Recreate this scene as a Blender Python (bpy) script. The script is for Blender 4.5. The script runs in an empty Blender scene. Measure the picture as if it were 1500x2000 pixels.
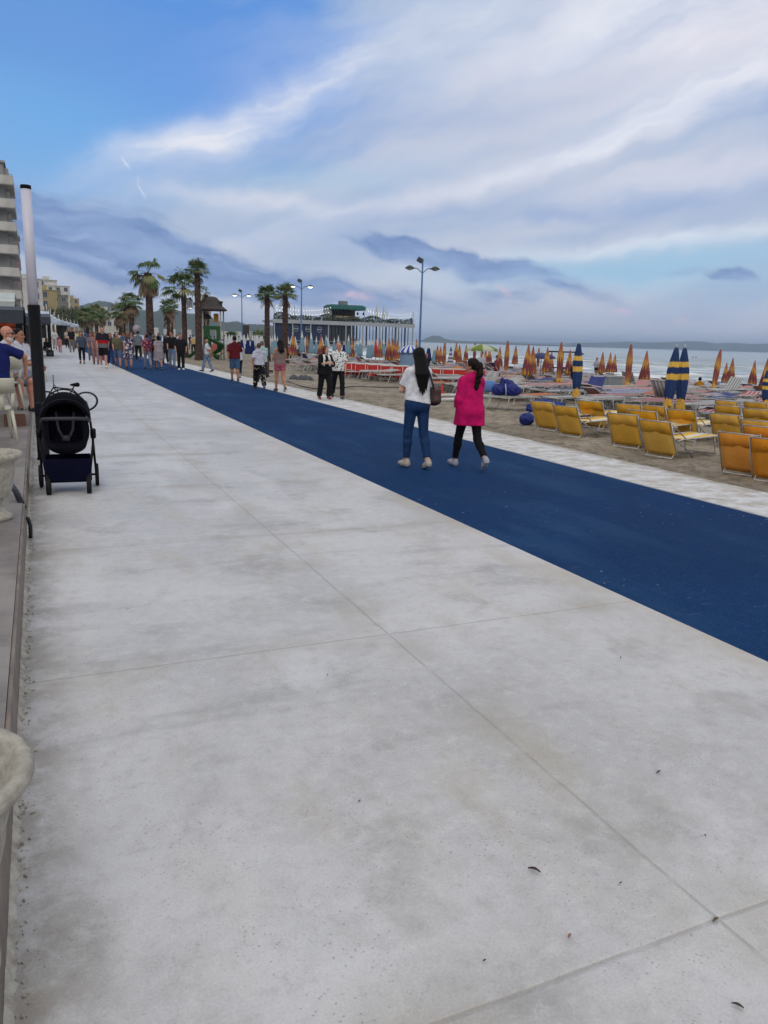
import bpy, math, random
import numpy as np
from mathutils import Matrix, Vector
random.seed(7)
# ------------------------------------------------------------------ camera, world, sun
F_PX, CAM_H, YAW = 1500.0, 1.70, math.radians(24.15)
ROLL = math.atan(0.0303)
PITCH = math.atan(335*math.cos(ROLL)/F_PX)
FW = np.array([math.sin(YAW)*math.cos(PITCH), math.cos(YAW)*math.cos(PITCH), -math.sin(PITCH)])
_r0 = np.array([math.cos(YAW), -math.sin(YAW), 0.0])
_u0 = np.cross(_r0, FW)
RT = math.cos(ROLL)*_r0+math.sin(ROLL)*_u0
UP = -math.sin(ROLL)*_r0+math.cos(ROLL)*_u0
EYE = np.array([0, 0, CAM_H])
def un(px, py, z=0.0):            # point of the photograph on the level z
    d = FW*F_PX+RT*(px-750)+UP*(1000-py)
    return EYE+d*((z-CAM_H)/d[2])
def pt(px, py, D):                # point at depth D
    return EYE+(FW*F_PX+RT*(px-750)+UP*(1000-py))*(D/F_PX)
def at(px, D, z=0.0):             # point at depth D and level z
    a = (px-750)/F_PX*D
    b = (z-CAM_H-FW[2]*D-RT[2]*a)/UP[2]
    return EYE+FW*D+RT*a+UP*b
def vz(p, py):                    # height of the point above ground position p that shows at row py
    k = (1000-py)/F_PX; a = np.array([p[0], p[1], 0.0])-EYE
    return float((k*(a@FW)-a@UP)/(UP[2]-k*FW[2]))
def depth(p): return float((np.array(p)-EYE)@FW)

S = bpy.context.scene
cam = bpy.data.objects.new('camera', bpy.data.cameras.new('camera'))
S.collection.objects.link(cam)
cam.matrix_world = Matrix(((RT[0], UP[0], -FW[0], 0), (RT[1], UP[1], -FW[1], 0), (RT[2], UP[2], -FW[2], CAM_H), (0, 0, 0, 1)))
cam.data.sensor_fit = 'VERTICAL'; cam.data.sensor_height = 36; cam.data.lens = 27
cam.data.clip_start = 0.05; cam.data.clip_end = 40000
S.camera = cam
S.view_settings.view_transform = 'Standard'; S.view_settings.look = 'None'
S.view_settings.exposure = 0.0; S.view_settings.gamma = 1

S.cycles.use_denoising = True; S.cycles.use_adaptive_sampling = True; S.cycles.adaptive_threshold = .012
S.cycles.max_bounces = 6; S.cycles.diffuse_bounces = 3; S.cycles.glossy_bounces = 3

def lin(c):
    return tuple((x/255/12.92 if x/255 <= .04045 else ((x/255+.055)/1.055)**2.4) for x in c)+(1.0,)

class NT:                          # small helper for node trees
    def __init__(s, tree): s.t = tree
    def n(s, typ, **kw):
        nd = s.t.nodes.new(typ)
        for k, v in kw.items(): setattr(nd, k, v)
        return nd
    def set(s, sock, v):
        if isinstance(v, bpy.types.NodeSocket): s.t.links.new(v, sock)
        else: sock.default_value = v
    def m(s, op, a, b=None, c=None, clamp=False):
        nd = s.n('ShaderNodeMath', operation=op); nd.use_clamp = clamp
        s.set(nd.inputs[0], a)
        if b is not None: s.set(nd.inputs[1], b)
        if c is not None: s.set(nd.inputs[2], c)
        return nd.outputs[0]
    def mix(s, f, a, b, blend='MIX'):
        nd = s.n('ShaderNodeMix', data_type='RGBA', blend_type=blend)
        s.set(nd.inputs[0], f); s.set(nd.inputs[6], a); s.set(nd.inputs[7], b)
        return nd.outputs[2]
    def ss(s, v, lo, hi):          # smoothstep
        nd = s.n('ShaderNodeMapRange', interpolation_type='SMOOTHSTEP')
        s.set(nd.inputs[0], v); nd.inputs[1].default_value = lo; nd.inputs[2].default_value = hi
        return nd.outputs[0]
    def noise(s, vec, scale, detail=4, rough=.5, dist=0.0):
        nd = s.n('ShaderNodeTexNoise'); s.set(nd.inputs['Vector'], vec)
        nd.inputs['Scale'].default_value = scale; nd.inputs['Detail'].default_value = detail
        nd.inputs['Roughness'].default_value = rough; nd.inputs['Distortion'].default_value = dist
        return nd.outputs[0]
    def xyz(s, x, y, z):
        nd = s.n('ShaderNodeCombineXYZ'); s.set(nd.inputs[0], x); s.set(nd.inputs[1], y); s.set(nd.inputs[2], z)
        return nd.outputs[0]
    def sep(s, v):
        nd = s.n('ShaderNodeSeparateXYZ'); s.set(nd.inputs[0], v); return nd.outputs
    def mapping(s, v, scale=(1, 1, 1), rot=(0, 0, 0), loc=(0, 0, 0)):
        nd = s.n('ShaderNodeMapping'); s.set(nd.inputs[0], v)
        nd.inputs[1].default_value = loc; nd.inputs[2].default_value = rot; nd.inputs[3].default_value = scale
        return nd.outputs[0]

SUN_EL, SUN_AZ = math.radians(38), math.radians(200)   # azimuth measured clockwise from +Y
world = bpy.data.worlds.new('World'); S.world = world; world.use_nodes = True
world.cycles.sampling_method = 'MANUAL'; world.cycles.sample_map_resolution = 256
def build_world():
    w = NT(world.node_tree); w.t.nodes.clear()
    d = w.n('ShaderNodeTexCoord').outputs['Generated']
    x, y, z = w.sep(d)
    az = w.m('ARCTAN2', x, y)
    el = w.m('ARCSINE', z)
    K = 1500.0
    # angular sky chart: X, Y count in 1/1500 rad; X from the azimuth of the pier, Y upward from the horizon
    X = w.m('MULTIPLY', w.m('SUBTRACT', az, YAW), K)
    Y = w.m('MULTIPLY', el, K)
    def chart(px, py):
        v = FW*F_PX+RT*(px-750)+UP*(1000-py); v = v/np.linalg.norm(v)
        return (math.atan2(v[0], v[1])-YAW)*K, math.asin(v[2])*K
    # broad warp of the chart so that edges are ragged
    P0 = w.xyz(w.m('MULTIPLY', X, .001), w.m('MULTIPLY', Y, .001), 0.0)
    wn = w.n('ShaderNodeTexNoise'); w.set(wn.inputs['Vector'], P0); wn.inputs['Scale'].default_value = 5.5
    wn.inputs['Detail'].default_value = 6; wn.inputs['Roughness'].default_value = .55
    wr, wg, wb = w.sep(wn.outputs['Color'])
    Xw = w.m('ADD', X, w.m('MULTIPLY', w.m('SUBTRACT', wr, .5), 150.0))
    Yw = w.m('ADD', Y, w.m('MULTIPLY', w.m('SUBTRACT', wg, .5), 90.0))
    Vw, Vp = w.xyz(Xw, Yw, 0.0), w.xyz(X, Y, 0.0)
    def lobe(px, py, rx, ry, deg, soft=1.0, warped=True, pw=1.0):
        cx, cy = chart(px, py)
        mp = w.n('ShaderNodeMapping', vector_type='TEXTURE'); w.set(mp.inputs[0], Vw if warped else Vp)
        mp.inputs[1].default_value = (cx, cy, 0); mp.inputs[2].default_value = (0, 0, math.radians(deg)); mp.inputs[3].default_value = (rx, ry, 1)
        dt = w.n('ShaderNodeVectorMath', operation='DOT_PRODUCT'); w.set(dt.inputs[0], mp.outputs[0]); w.set(dt.inputs[1], mp.outputs[0])
        return (w.m('POWER', math.exp(-soft), dt.outputs['Value']), pw)
    def streak(deg, sx, sy, seed, detail=4, rough=.55, warp=True):
        a = math.radians(deg); c, s_ = math.cos(a), math.sin(a)
        XX, YY = (Xw, Yw) if warp else (X, Y)
        p = w.m('ADD', w.m('MULTIPLY', XX, c/sx), w.m('MULTIPLY', YY, s_/sx))
        q = w.m('ADD', w.m('MULTIPLY', XX, -s_/sy), w.m('MULTIPLY', YY, c/sy))
        return w.noise(w.xyz(p, q, seed), 1.0, detail, rough)
    def addup(l):
        o = w.m('MULTIPLY', l[0][0], l[0][1])
        for k, p in l[1:]: o = w.m('MULTIPLY_ADD', k, p, o)
        return o
    def one(l): return w.m('MULTIPLY', l[0], l[1])
    # clear sky: horizon pale, azure above; part of it is the Nishita sky
    g = w.ss(Y, 0, 620)
    clear = w.mix(g, lin((160, 190, 226)), lin((84, 148, 226)))
    clear = w.mix(one(lobe(345, 140, 260, 110, 0, 1.0, False, .75)), clear, lin((64, 138, 232)))
    clear = w.mix(one(lobe(90, 230, 240, 120, 0, 1.0, True, .7)), clear, lin((112, 180, 240)))
    clear = w.mix(one(lobe(60, 30, 240, 70, 0, 1.0, True, .8)), clear, lin((104, 156, 224)))
    sky = w.n('ShaderNodeTexSky', sky_type='NISHITA'); sky.sun_disc = False
    sky.sun_elevation = SUN_EL; sky.sun_rotation = SUN_AZ
    nish = w.mix(1.0, sky.outputs[0], (.10, .10, .10, 1), 'MULTIPLY')
    col = w.mix(.12, clear, nish)
    # high veil, all but the blue opening in the upper left
    hole = addup([lobe(330, 120, 330, 130, 0, .9, True, 1.25), lobe(60, 200, 300, 130, 0, .9, True, .9),
                  lobe(560, 60, 150, 80, 60, 1.0, True, .5), lobe(20, 330, 260, 60, -5, 1.0, True, .35)])
    st1 = streak(24, 480, 90, 3.1, 6, .62)
    veil = w.m('SUBTRACT', w.m('ADD', 1.05, w.m('MULTIPLY', w.m('SUBTRACT', st1, .5), 1.1)), hole)
    veil = w.ss(veil, .12, .95)
    vcol = w.mix(w.ss(streak(18, 700, 120, 9.2), .35, .66), lin((170, 190, 219)), lin((206, 211, 227)))
    col = w.mix(w.m('MULTIPLY', veil, .93), col, vcol)
    # long bright streaks fanning from the lower left to the upper right
    br = addup([lobe(1410, 120, 210, 70, 14, 1.0, True, 1.25), lobe(600, 190, 230, 34, 26, 1.0, True, .55),
                lobe(420, 260, 190, 30, 20, 1.0, True, .6), lobe(1000, 335, 480, 20, 15, 1.0, True, .6),
                lobe(1260, 240, 300, 14, 17, 1.0, True, .6), lobe(960, 50, 420, 70, 8, 1.0, True, .4), lobe(1250, 30, 300, 50, 10, 1.0, True, .5),
                lobe(470, 398, 170, 16, -2, 1.0, True, .55), lobe(1230, 486, 340, 14, 6, 1.0, True, 1.2), lobe(1150, 545, 260, 8, 2, 1.0, True, .5),
                lobe(1420, 350, 260, 40, 4, 1.0, True, .6), lobe(330, 300, 120, 26, 14, 1.0, True, .5)])
    st2 = streak(17, 330, 80, 5.7, 6, .6)
    bm = w.m('MULTIPLY', br, w.m('ADD', .42, w.m('MULTIPLY', w.ss(st2, .3, .75), .95)), clamp=True)
    col = w.mix(bm, col, lin((232, 235, 246)))
    # faint warm cast in the bright parts on the right
    warm = addup([lobe(1450, 60, 200, 60, 10, 1.0, True, .5), lobe(1480, 330, 200, 40, 3, 1.0, True, .5),
                  lobe(940, 495, 160, 10, 3, 1.0, True, .3), lobe(480, 392, 150, 14, -2, 1.0, True, .35)])
    col = w.mix(w.m('MULTIPLY', warm, .6), col, lin((226, 218, 228)))
    # pale turquoise gap above the sea
    gap = addup([lobe(1330, 510, 330, 30, 4, 1.0, True, .8), lobe(1180, 545, 300, 24, 0, 1.0, True, .35), lobe(640, 350, 200, 26, 8, 1.0, True, .35)])
    col = w.mix(gap, col, lin((160, 203, 232)))
    # darker grey-blue bands in the middle of the veil
    md = addup([lobe(1150, 415, 520, 34, 3, 1.0, True, .55), lobe(900, 235, 330, 34, 16, 1.0, True, .35), lobe(1400, 230, 300, 26, 10, 1.0, True, .45),
                lobe(520, 300, 200, 26, 14, 1.0, True, .25)])
    col = w.mix(w.m('MULTIPLY', md, w.ss(streak(10, 420, 60, 11.0), .3, .62)), col, lin((142, 170, 216)))
    # low slate clouds
    dk = addup([lobe(130, 435, 260, 52, -12, 1.0, True, 1.25), lobe(330, 510, 330, 34, -8, 1.0, True, 1.1), lobe(560, 560, 360, 26, -5, 1.0, True, .85),
                lobe(890, 515, 190, 22, -7, 1.0, True, 1.25), lobe(760, 480, 80, 14, -5, 1.0, True, .9), lobe(1080, 580, 200, 26, -4, 1.0, True, .8), lobe(1442, 541, 40, 8, 0, 1.0, True, 1.0),
                lobe(110, 570, 200, 34, -4, 1.0, True, .55), lobe(1380, 615, 260, 16, 2, 1.0, True, .35), lobe(1350, 525, 120, 12, 0, 1.0, True, .45)])
    st3 = streak(-8, 210, 38, 21.4, 6, .6)
    dm = w.ss(w.m('MULTIPLY', dk, w.m('ADD', -.25, w.m('MULTIPLY', st3, 2.5))), .35, 1.05)
    dcol = w.mix(w.ss(streak(-6, 160, 40, 33.0), .35, .7), lin((108, 138, 190)), lin((146, 172, 214)))
    col = w.mix(w.m('MULTIPLY', dm, .92), col, dcol)
    # wisps between them and pink lit tops
    wi = w.m('MULTIPLY', addup([lobe(230, 510, 100, 12, -12, 1.0, True, .8), lobe(120, 455, 50, 6, 3, 1.0, True, .6), lobe(560, 520, 90, 8, -8, 1.0, True, .5), lobe(620, 478, 160, 16, -3, 1.0, True, .6)]), w.ss(streak(-10, 120, 16, 41.0), .4, .65))
    col = w.mix(wi, col, lin((176, 196, 232)))
    pk = addup([lobe(693, 577, 34, 9, -3, 1.0, False, .9), lobe(955, 629, 14, 6, 0, 1.0, False, .7), lobe(1280, 636, 16, 9, -20, 1.0, False, .9), lobe(1331, 628, 9, 10, 0, 1.0, False, .8),
                lobe(985, 568, 18, 6, -30, 1.0, False, .6), lobe(1216, 608, 18, 5, -8, 1.0, False, .8), lobe(1470, 635, 25, 9, -20, 1.0, False, .5), lobe(1012, 630, 10, 5, 0, 1.0, False, .5)])
    pk = w.m('MULTIPLY', pk, w.ss(w.noise(w.xyz(w.m('MULTIPLY', X, .03), w.m('MULTIPLY', Y, .05), 2.0), 1.0, 4), .3, .62))
    col = w.mix(pk, col, lin((226, 200, 220)))
    # horizon veil
    hz = w.m('EXPONENT', w.m('MULTIPLY', w.m('ABSOLUTE', Y), -1/38.0))
    col = w.mix(w.m('MULTIPLY', hz, .75), col, lin((190, 201, 226)))
    col = w.mix(one(lobe(1150, 640, 560, 40, 3, 1.0, True, .6)), col, lin((198, 205, 222)))
    # two short contrails
    ct = addup([lobe(245, 318, 9, 2.2, -50, 1.0, False, .7), lobe(277, 374, 11, 1.4, -58, 1.0, False, .65), lobe(270, 352, 7, 2.0, -88, 1.0, False, .25)])
    col = w.mix(ct, col, lin((225, 234, 250)))
    # rest of the sky: even bright overcast overhead and behind the photographer
    front = w.m('COSINE', w.m('SUBTRACT', az, YAW))
    over = w.m('MAXIMUM', w.ss(Y, 800, 1300), w.ss(front, .55, .1))
    cl = w.mix(w.ss(w.noise(d, 3.0, 3), .35, .65), lin((206, 208, 213)), lin((242, 240, 235)))
    zen = w.m('MULTIPLY_ADD', w.ss(Y, 500, 2000), .62, .74)
    cl = w.mix(1.0, cl, w.xyz(zen, zen, zen), 'MULTIPLY')
    col = w.mix(over, col, cl)
    # below the horizon
    col = w.mix(w.ss(Y, 0, -30), col, lin((110, 118, 130)))
    bg = w.n('ShaderNodeBackground'); w.set(bg.inputs[0], col); bg.inputs[1].default_value = 1.0
    w.t.links.new(bg.outputs[0], w.n('ShaderNodeOutputWorld').inputs[0])
build_world()
sun = bpy.data.objects.new('sun', bpy.data.lights.new('sun', 'SUN')); S.collection.objects.link(sun)
sun.data.energy = 0.9; sun.data.angle = math.radians(35); sun.data.color = (1.0, .93, .84)
_sd = Vector((math.sin(SUN_AZ)*math.cos(SUN_EL), math.cos(SUN_AZ)*math.cos(SUN_EL), math.sin(SUN_EL)))
sun.rotation_euler = _sd.to_track_quat('Z', 'Y').to_euler()

# ------------------------------------------------------------------ helpers
COL = S.collection
def tag(o, label=None, cat=None, group=None, kind=None):
    if label: o['label'] = label
    if cat: o['category'] = cat
    if group: o['group'] = group
    if kind: o['kind'] = kind
    return o
def empty(name, loc, rz=0.0, label=None, cat=None, group=None, scale=1.0):
    o = bpy.data.objects.new(name, None); COL.objects.link(o)
    o.location = [float(c) for c in loc]; o.rotation_euler = (0, 0, rz); o.scale = (scale,)*3
    o.empty_display_size = .1
    return tag(o, label, cat, group)
def copy_tree(o, parent=None):
    c = o.copy(); COL.objects.link(c)
    if parent is not None: c.parent = parent
    for ch in o.children: copy_tree(ch, c)
    return c
def mesh_obj(name, v, f, mats, parent=None, mi=None, smooth=True):
    me = bpy.data.meshes.new(name)
    me.from_pydata([tuple(map(float, p)) for p in v], [], [tuple(map(int, q)) for q in f])
    for m_ in (mats if isinstance(mats, (list, tuple)) else [mats]): me.materials.append(m_)
    if mi is not None: me.polygons.foreach_set('material_index', np.asarray(mi, dtype=np.int32))
    if smooth: me.polygons.foreach_set('use_smooth', np.ones(len(me.polygons), dtype=bool))
    me.validate(); me.update()
    o = bpy.data.objects.new(name, me); COL.objects.link(o)
    if parent is not None: o.parent = parent
    return o
class MB:
    def __init__(s): s.v = []; s.f = []; s.m = []
    def add(s, vs, fs, mi=0):
        b = len(s.v); s.v += [tuple(p) for p in vs]; s.f += [tuple(i+b for i in q) for q in fs]; s.m += [mi]*len(fs); return s
    def box(s, c, d, rz=0.0, mi=0, rot=None, ch=0.0):
        hx, hy, hz = d[0]/2, d[1]/2, d[2]/2
        R_ = rot if rot is not None else Matrix.Rotation(rz, 3, 'Z')
        if ch <= 0:
            P = [(i*hx, j*hy, k*hz) for k in (-1, 1) for j in (-1, 1) for i in (-1, 1)]
            Fc = [(0, 2, 3, 1), (4, 5, 7, 6), (0, 1, 5, 4), (2, 6, 7, 3), (0, 4, 6, 2), (1, 3, 7, 5)]
        else:
            P = []; ch = min(ch, hx*.9, hy*.9, hz*.9)
            for k in (-1, 1):
                for i, j in ((-1, -1), (1, -1), (1, 1), (-1, 1)): P.append((i*(hx-ch), j*(hy-ch), k*hz))
                for i, j in ((-1, -1), (1, -1), (1, 1), (-1, 1)): P.append((i*hx, j*hy, k*(hz-ch)))
            Fc = [(3, 2, 1, 0), (8, 9, 10, 11)]
            for a in range(4):
                b = (a+1) % 4
                Fc += [(a, b, 4+b, 4+a), (4+a, 4+b, 12+b, 12+a), (12+a, 12+b, 8+b, 8+a)]
        return s.add([tuple(R_ @ Vector(p)+Vector(c)) for p in P], Fc, mi)
    def tube(s, pts, r, n=8, mi=0, caps=True, flat=1.0):
        pts = [Vector(p) for p in pts]; rs = r if isinstance(r, (list, tuple)) else [r]*len(pts)
        V = []; prev = None
        for i, p in enumerate(pts):
            t = (pts[min(i+1, len(pts)-1)]-pts[max(i-1, 0)]).normalized()
            ref = prev if prev is not None else (Vector((0, 0, 1)) if abs(t.z) < .95 else Vector((0, 1, 0)))
            a = t.cross(ref)
            if a.length < 1e-4: a = t.cross(Vector((1, 0, 0)))
            a.normalize(); b = a.cross(t).normalized(); prev = b
            for k in range(n):
                th = 2*math.pi*k/n
                V.append(p+a*(math.cos(th)*rs[i])+b*(math.sin(th)*rs[i]*flat))
        Fc = []
        for i in range(len(pts)-1):
            for k in range(n):
                k2 = (k+1) % n; Fc.append((i*n+k, i*n+k2, (i+1)*n+k2, (i+1)*n+k))
        if caps: Fc += [tuple(range(n-1, -1, -1)), tuple((len(pts)-1)*n+k for k in range(n))]
        return s.add(V, Fc, mi)
    def lathe(s, prof, c=(0, 0, 0), n=24, mi=0, mod=None):
        V = []; Fc = []
        for i, (r, z) in enumerate(prof):
            for k in range(n):
                th = 2*math.pi*k/n; rr = r*(mod(th, z) if mod else 1)
                V.append((c[0]+rr*math.cos(th), c[1]+rr*math.sin(th), c[2]+z))
        for i in range(len(prof)-1):
            for k in range(n):
                k2 = (k+1) % n; Fc.append((i*n+k, i*n+k2, (i+1)*n+k2, (i+1)*n+k))
        Fc += [tuple(range(n-1, -1, -1)), tuple((len(prof)-1)*n+k for k in range(n))]
        return s.add(V, Fc, mi)
    def sheet(s, P, th=.004, mi=0):      # P: rows x cols of points -> thin solid
        nr, nc = len(P), len(P[0]); A = np.array(P, float)
        du = np.gradient(A, axis=0); dv = np.gradient(A, axis=1)
        N = np.cross(du, dv); N /= (np.linalg.norm(N, axis=2, keepdims=True)+1e-9)
        top = (A+N*th/2).reshape(-1, 3); bot = (A-N*th/2).reshape(-1, 3)
        V = [tuple(p) for p in top]+[tuple(p) for p in bot]; o = nr*nc; Fc = []
        for i in range(nr-1):
            for j in range(nc-1):
                a, b, c, d = i*nc+j, i*nc+j+1, (i+1)*nc+j+1, (i+1)*nc+j
                Fc += [(a, b, c, d), (o+d, o+c, o+b, o+a)]
        for i in range(nr-1):
            for j in (0, nc-1):
                a, b = i*nc+j, (i+1)*nc+j; Fc.append((a, b, o+b, o+a) if j == 0 else (b, a, o+a, o+b))
        for j in range(nc-1):
            for i in (0, nr-1):
                a, b = i*nc+j, i*nc+j+1; Fc.append((b, a, o+a, o+b) if i == 0 else (a, b, o+b, o+a))
        return s.add(V, Fc, mi)
    def build(s, name, mats, parent=None, smooth=False, **kw):
        return mesh_obj(name, s.v, s.f, mats, parent, s.m, smooth)

# ------------------------------------------------------------------ materials
MATS = {}
def mat(name, c, rough=.7, c2=None, scale=8.0, amt=.5, bump=0.0, bscale=60.0, metal=0.0, spec=.5, detail=5, emit=0.0, coat=0.0, vary=0.0, fold=0.0):
    """c, c2 are sRGB 0..255; c2 mottles c by noise on object coordinates"""
    if name in MATS: return MATS[name]
    m = bpy.data.materials.new(name); m.use_nodes = True; t = NT(m.node_tree)
    b = t.t.nodes['Principled BSDF']
    b.inputs['Roughness'].default_value = rough; b.inputs['Metallic'].default_value = metal
    b.inputs['Specular IOR Level'].default_value = spec; b.inputs['Coat Weight'].default_value = coat
    b.inputs['Base Color'].default_value = lin(c)
    oc = t.n('ShaderNodeTexCoord').outputs['Object']
    if c2 is not None:
        f = t.noise(oc, scale, detail, .6)
        cc = t.mix(t.ss(f, .5-.25/max(amt, .01)*.5, .5+.25/max(amt, .01)*.5), lin(c), lin(c2))
        if vary:
            rv = t.n('ShaderNodeObjectInfo').outputs['Random']; hs = t.n('ShaderNodeHueSaturation'); t.set(hs.inputs['Color'], cc)
            t.set(hs.inputs['Value'], t.m('MULTIPLY_ADD', rv, 2*vary, 1-vary)); t.set(hs.inputs['Saturation'], t.m('MULTIPLY_ADD', rv, -vary, 1.0)); t.set(hs.inputs['Hue'], t.m('MULTIPLY_ADD', rv, vary*.08, .5-vary*.04)); cc = hs.outputs[0]
        t.set(b.inputs['Base Color'], cc)
    if bump:
        bn = t.n('ShaderNodeBump'); bn.inputs['Strength'].default_value = bump; bn.inputs['Distance'].default_value = .01
        t.set(bn.inputs['Height'], t.noise(oc, bscale, 4, .6)); t.set(b.inputs['Normal'], bn.outputs[0])
    if fold:
        b2 = t.n('ShaderNodeBump'); b2.inputs['Strength'].default_value = fold; b2.inputs['Distance'].default_value = .03
        t.set(b2.inputs['Height'], t.noise(t.mapping(oc, (13, 13, 6)), 1.0, 3, .5, 1.2))
        if bump: t.set(b2.inputs['Normal'], bn.outputs[0])
        t.set(b.inputs['Normal'], b2.outputs[0])
    if emit:
        b.inputs['Emission Color'].default_value = lin(c); b.inputs['Emission Strength'].default_value = emit
    MATS[name] = m; return m
def fabric(name, c, c2=None): return mat(name, c, .85, c2 or tuple(int(x*.86) for x in c), 14, .6, .25, 220, spec=.2, fold=.55)

# ------------------------------------------------------------------ implicit surfaces (numpy surface nets)
class Field:
    def __init__(s, lo, hi, h):
        s.lo = np.array(lo, float); s.h = h
        s.n = np.maximum(((np.array(hi)-s.lo)/h).astype(int)+2, 3)
        s.a = np.full(s.n, 1.0, np.float32)
    def _win(s, lo, hi):
        i0 = np.clip(((np.array(lo)-s.lo)/s.h).astype(int)-1, 0, s.n); i1 = np.clip(((np.array(hi)-s.lo)/s.h).astype(int)+2, 0, s.n)
        if np.any(i1 <= i0): return None, None
        ax = [s.lo[k]+s.h*np.arange(i0[k], i1[k]) for k in range(3)]
        return tuple(slice(i0[k], i1[k]) for k in range(3)), np.meshgrid(*ax, indexing='ij', sparse=True)
    def _put(s, sl, d, k, sub=False):
        a = s.a[sl]
        if sub: s.a[sl] = np.maximum(a, -d); return
        if k > 0:
            hh = np.maximum(k-np.abs(a-d), 0)/k; s.a[sl] = np.minimum(a, d)-hh*hh*k*.25
        else: s.a[sl] = np.minimum(a, d)
    def cap(s, a, b, ra, rb=None, k=.02, flat=1.0, cut=None, ns=0.0, sub=False, nf=30.0):
        rb = ra if rb is None else rb; a = np.array(a, float); b = np.array(b, float); R_ = max(ra, rb)+k+3*s.h+ns
        sl, g = s._win(np.minimum(a, b)-R_, np.maximum(a, b)+R_)
        if sl is None: return
        x, y, z = g; y0 = (a[1]+b[1])/2
        if flat != 1.0:
            yy = y0+(y-y0)/flat; a = a.copy(); b = b.copy(); a[1] = y0+(a[1]-y0)/flat; b[1] = y0+(b[1]-y0)/flat
        else: yy = y
        ba = b-a; L = max(ba@ba, 1e-9)
        px, py, pz = x-a[0], yy-a[1], z-a[2]
        t = np.clip((px*ba[0]+py*ba[1]+pz*ba[2])/L, 0, 1)
        q = np.sqrt((px-t*ba[0])**2+(py-t*ba[1])**2+(pz-t*ba[2])**2)-(ra+(rb-ra)*t)
        if flat != 1.0: q = q*min(1, (1+flat)/2)
        if ns: q = q+ns*np.sin(x*nf+2.1*np.sin(z*nf*.45))*np.sin(z*nf*.5+1.7*np.sin(y*nf*.8+x*9))*np.cos(y*nf*.9+1)
        for c_, d_ in (cut or []):
            q = np.maximum(q, (x-c_[0])*d_[0]+(y-c_[1])*d_[1]+(z-c_[2])*d_[2])
        s._put(sl, q.astype(np.float32), k, sub)
    def ell(s, c, r, k=.015, yaw=0.0, cut=None, sub=False, piv=None, ns=0.0, nf=40.0):
        c = np.array(c, float); r = np.array(r, float); ca, sa = math.cos(yaw), math.sin(yaw)
        if piv is not None:
            o = c-np.array(piv); c = np.array(piv)+np.array([ca*o[0]-sa*o[1], sa*o[0]+ca*o[1], o[2]])
        R_ = r.max()+k+3*s.h+ns
        sl, g = s._win(c-R_, c+R_)
        if sl is None: return
        x, y, z = g[0]-c[0], g[1]-c[1], g[2]-c[2]
        lx, ly = ca*x+sa*y, -sa*x+ca*y
        kk = np.sqrt((lx/r[0])**2+(ly/r[1])**2+(z/r[2])**2)+1e-6
        k1 = np.sqrt((lx/r[0]**2)**2+(ly/r[1]**2)**2+(z/r[2]**2)**2)+1e-6
        q = kk*(kk-1)/k1
        if ns: q = q+ns*np.sin(lx*nf+np.sin(z*nf*.7))*np.sin(ly*nf+1.3)*np.sin(z*nf*.8)
        for c_, d_ in (cut or []):   # given relative to the centre in the turned frame
            q = np.maximum(q, (lx-c_[0])*d_[0]+(ly-c_[1])*d_[1]+(z-c_[2])*d_[2])
        s._put(sl, np.broadcast_to(q, s.a[sl].shape).astype(np.float32), k, sub)
    def box(s, c, hd, r=.01, k=0.0, sub=False, ns=0.0, nf=30.0):
        c = np.array(c, float); hd = np.array(hd, float); sl, g = s._win(c-hd-.05-3*s.h-r, c+hd+.05+3*s.h+r)
        if sl is None: return
        q = [np.abs(g[i]-c[i])-hd[i]+r for i in range(3)]
        d = np.sqrt(sum(np.maximum(w_, 0)**2 for w_ in q))+np.minimum(np.maximum(np.maximum(q[0], q[1]), q[2]), 0)-r
        if ns: d = d+ns*np.sin(g[0]*nf)*np.sin(g[1]*nf+1)*np.sin(g[2]*nf+2)
        s._put(sl, np.broadcast_to(d, s.a[sl].shape).astype(np.float32), k, sub)
    def clip(s, c, d):
        ax = [s.lo[k]+s.h*np.arange(s.n[k]) for k in range(3)]
        x, y, z = np.meshgrid(*ax, indexing='ij', sparse=True)
        s.a = np.maximum(s.a, ((x-c[0])*d[0]+(y-c[1])*d[1]+(z-c[2])*d[2]).astype(np.float32))
    def mesh(s):
        a = s.a; a[0] = a[-1] = 1; a[:, 0] = a[:, -1] = 1; a[:, :, 0] = a[:, :, -1] = 1
        ins = a < 0; nx, ny, nz = s.n
        cnt = np.zeros((nx-1, ny-1, nz-1), np.float32); acc = np.zeros((nx-1, ny-1, nz-1, 3), np.float32)
        for axis in range(3):
            o = [slice(None)]*3; o1 = list(o); o2 = list(o); o1[axis] = slice(0, -1); o2[axis] = slice(1, None)
            A, B = a[tuple(o1)], a[tuple(o2)]; cr = (A < 0) != (B < 0)
            t = np.where(cr, A/np.where(cr, A-B, 1), 0)
            oth = [q for q in range(3) if q != axis]
            for i in (0, 1):
                for j in (0, 1):
                    sl = [slice(None)]*3; sl[oth[0]] = slice(i, i+s.n[oth[0]]-1); sl[oth[1]] = slice(j, j+s.n[oth[1]]-1)
                    c_ = cr[tuple(sl)]; cnt += c_
                    acc[..., axis] += np.where(c_, t[tuple(sl)], 0); acc[..., oth[0]] += c_*i; acc[..., oth[1]] += c_*j
        idx = np.full(cnt.shape, -1, np.int64); msk = cnt > 0; idx[msk] = np.arange(msk.sum())
        I = np.argwhere(msk); V = s.lo+s.h*(I+acc[msk]/cnt[msk][:, None])
        Fs = []
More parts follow.
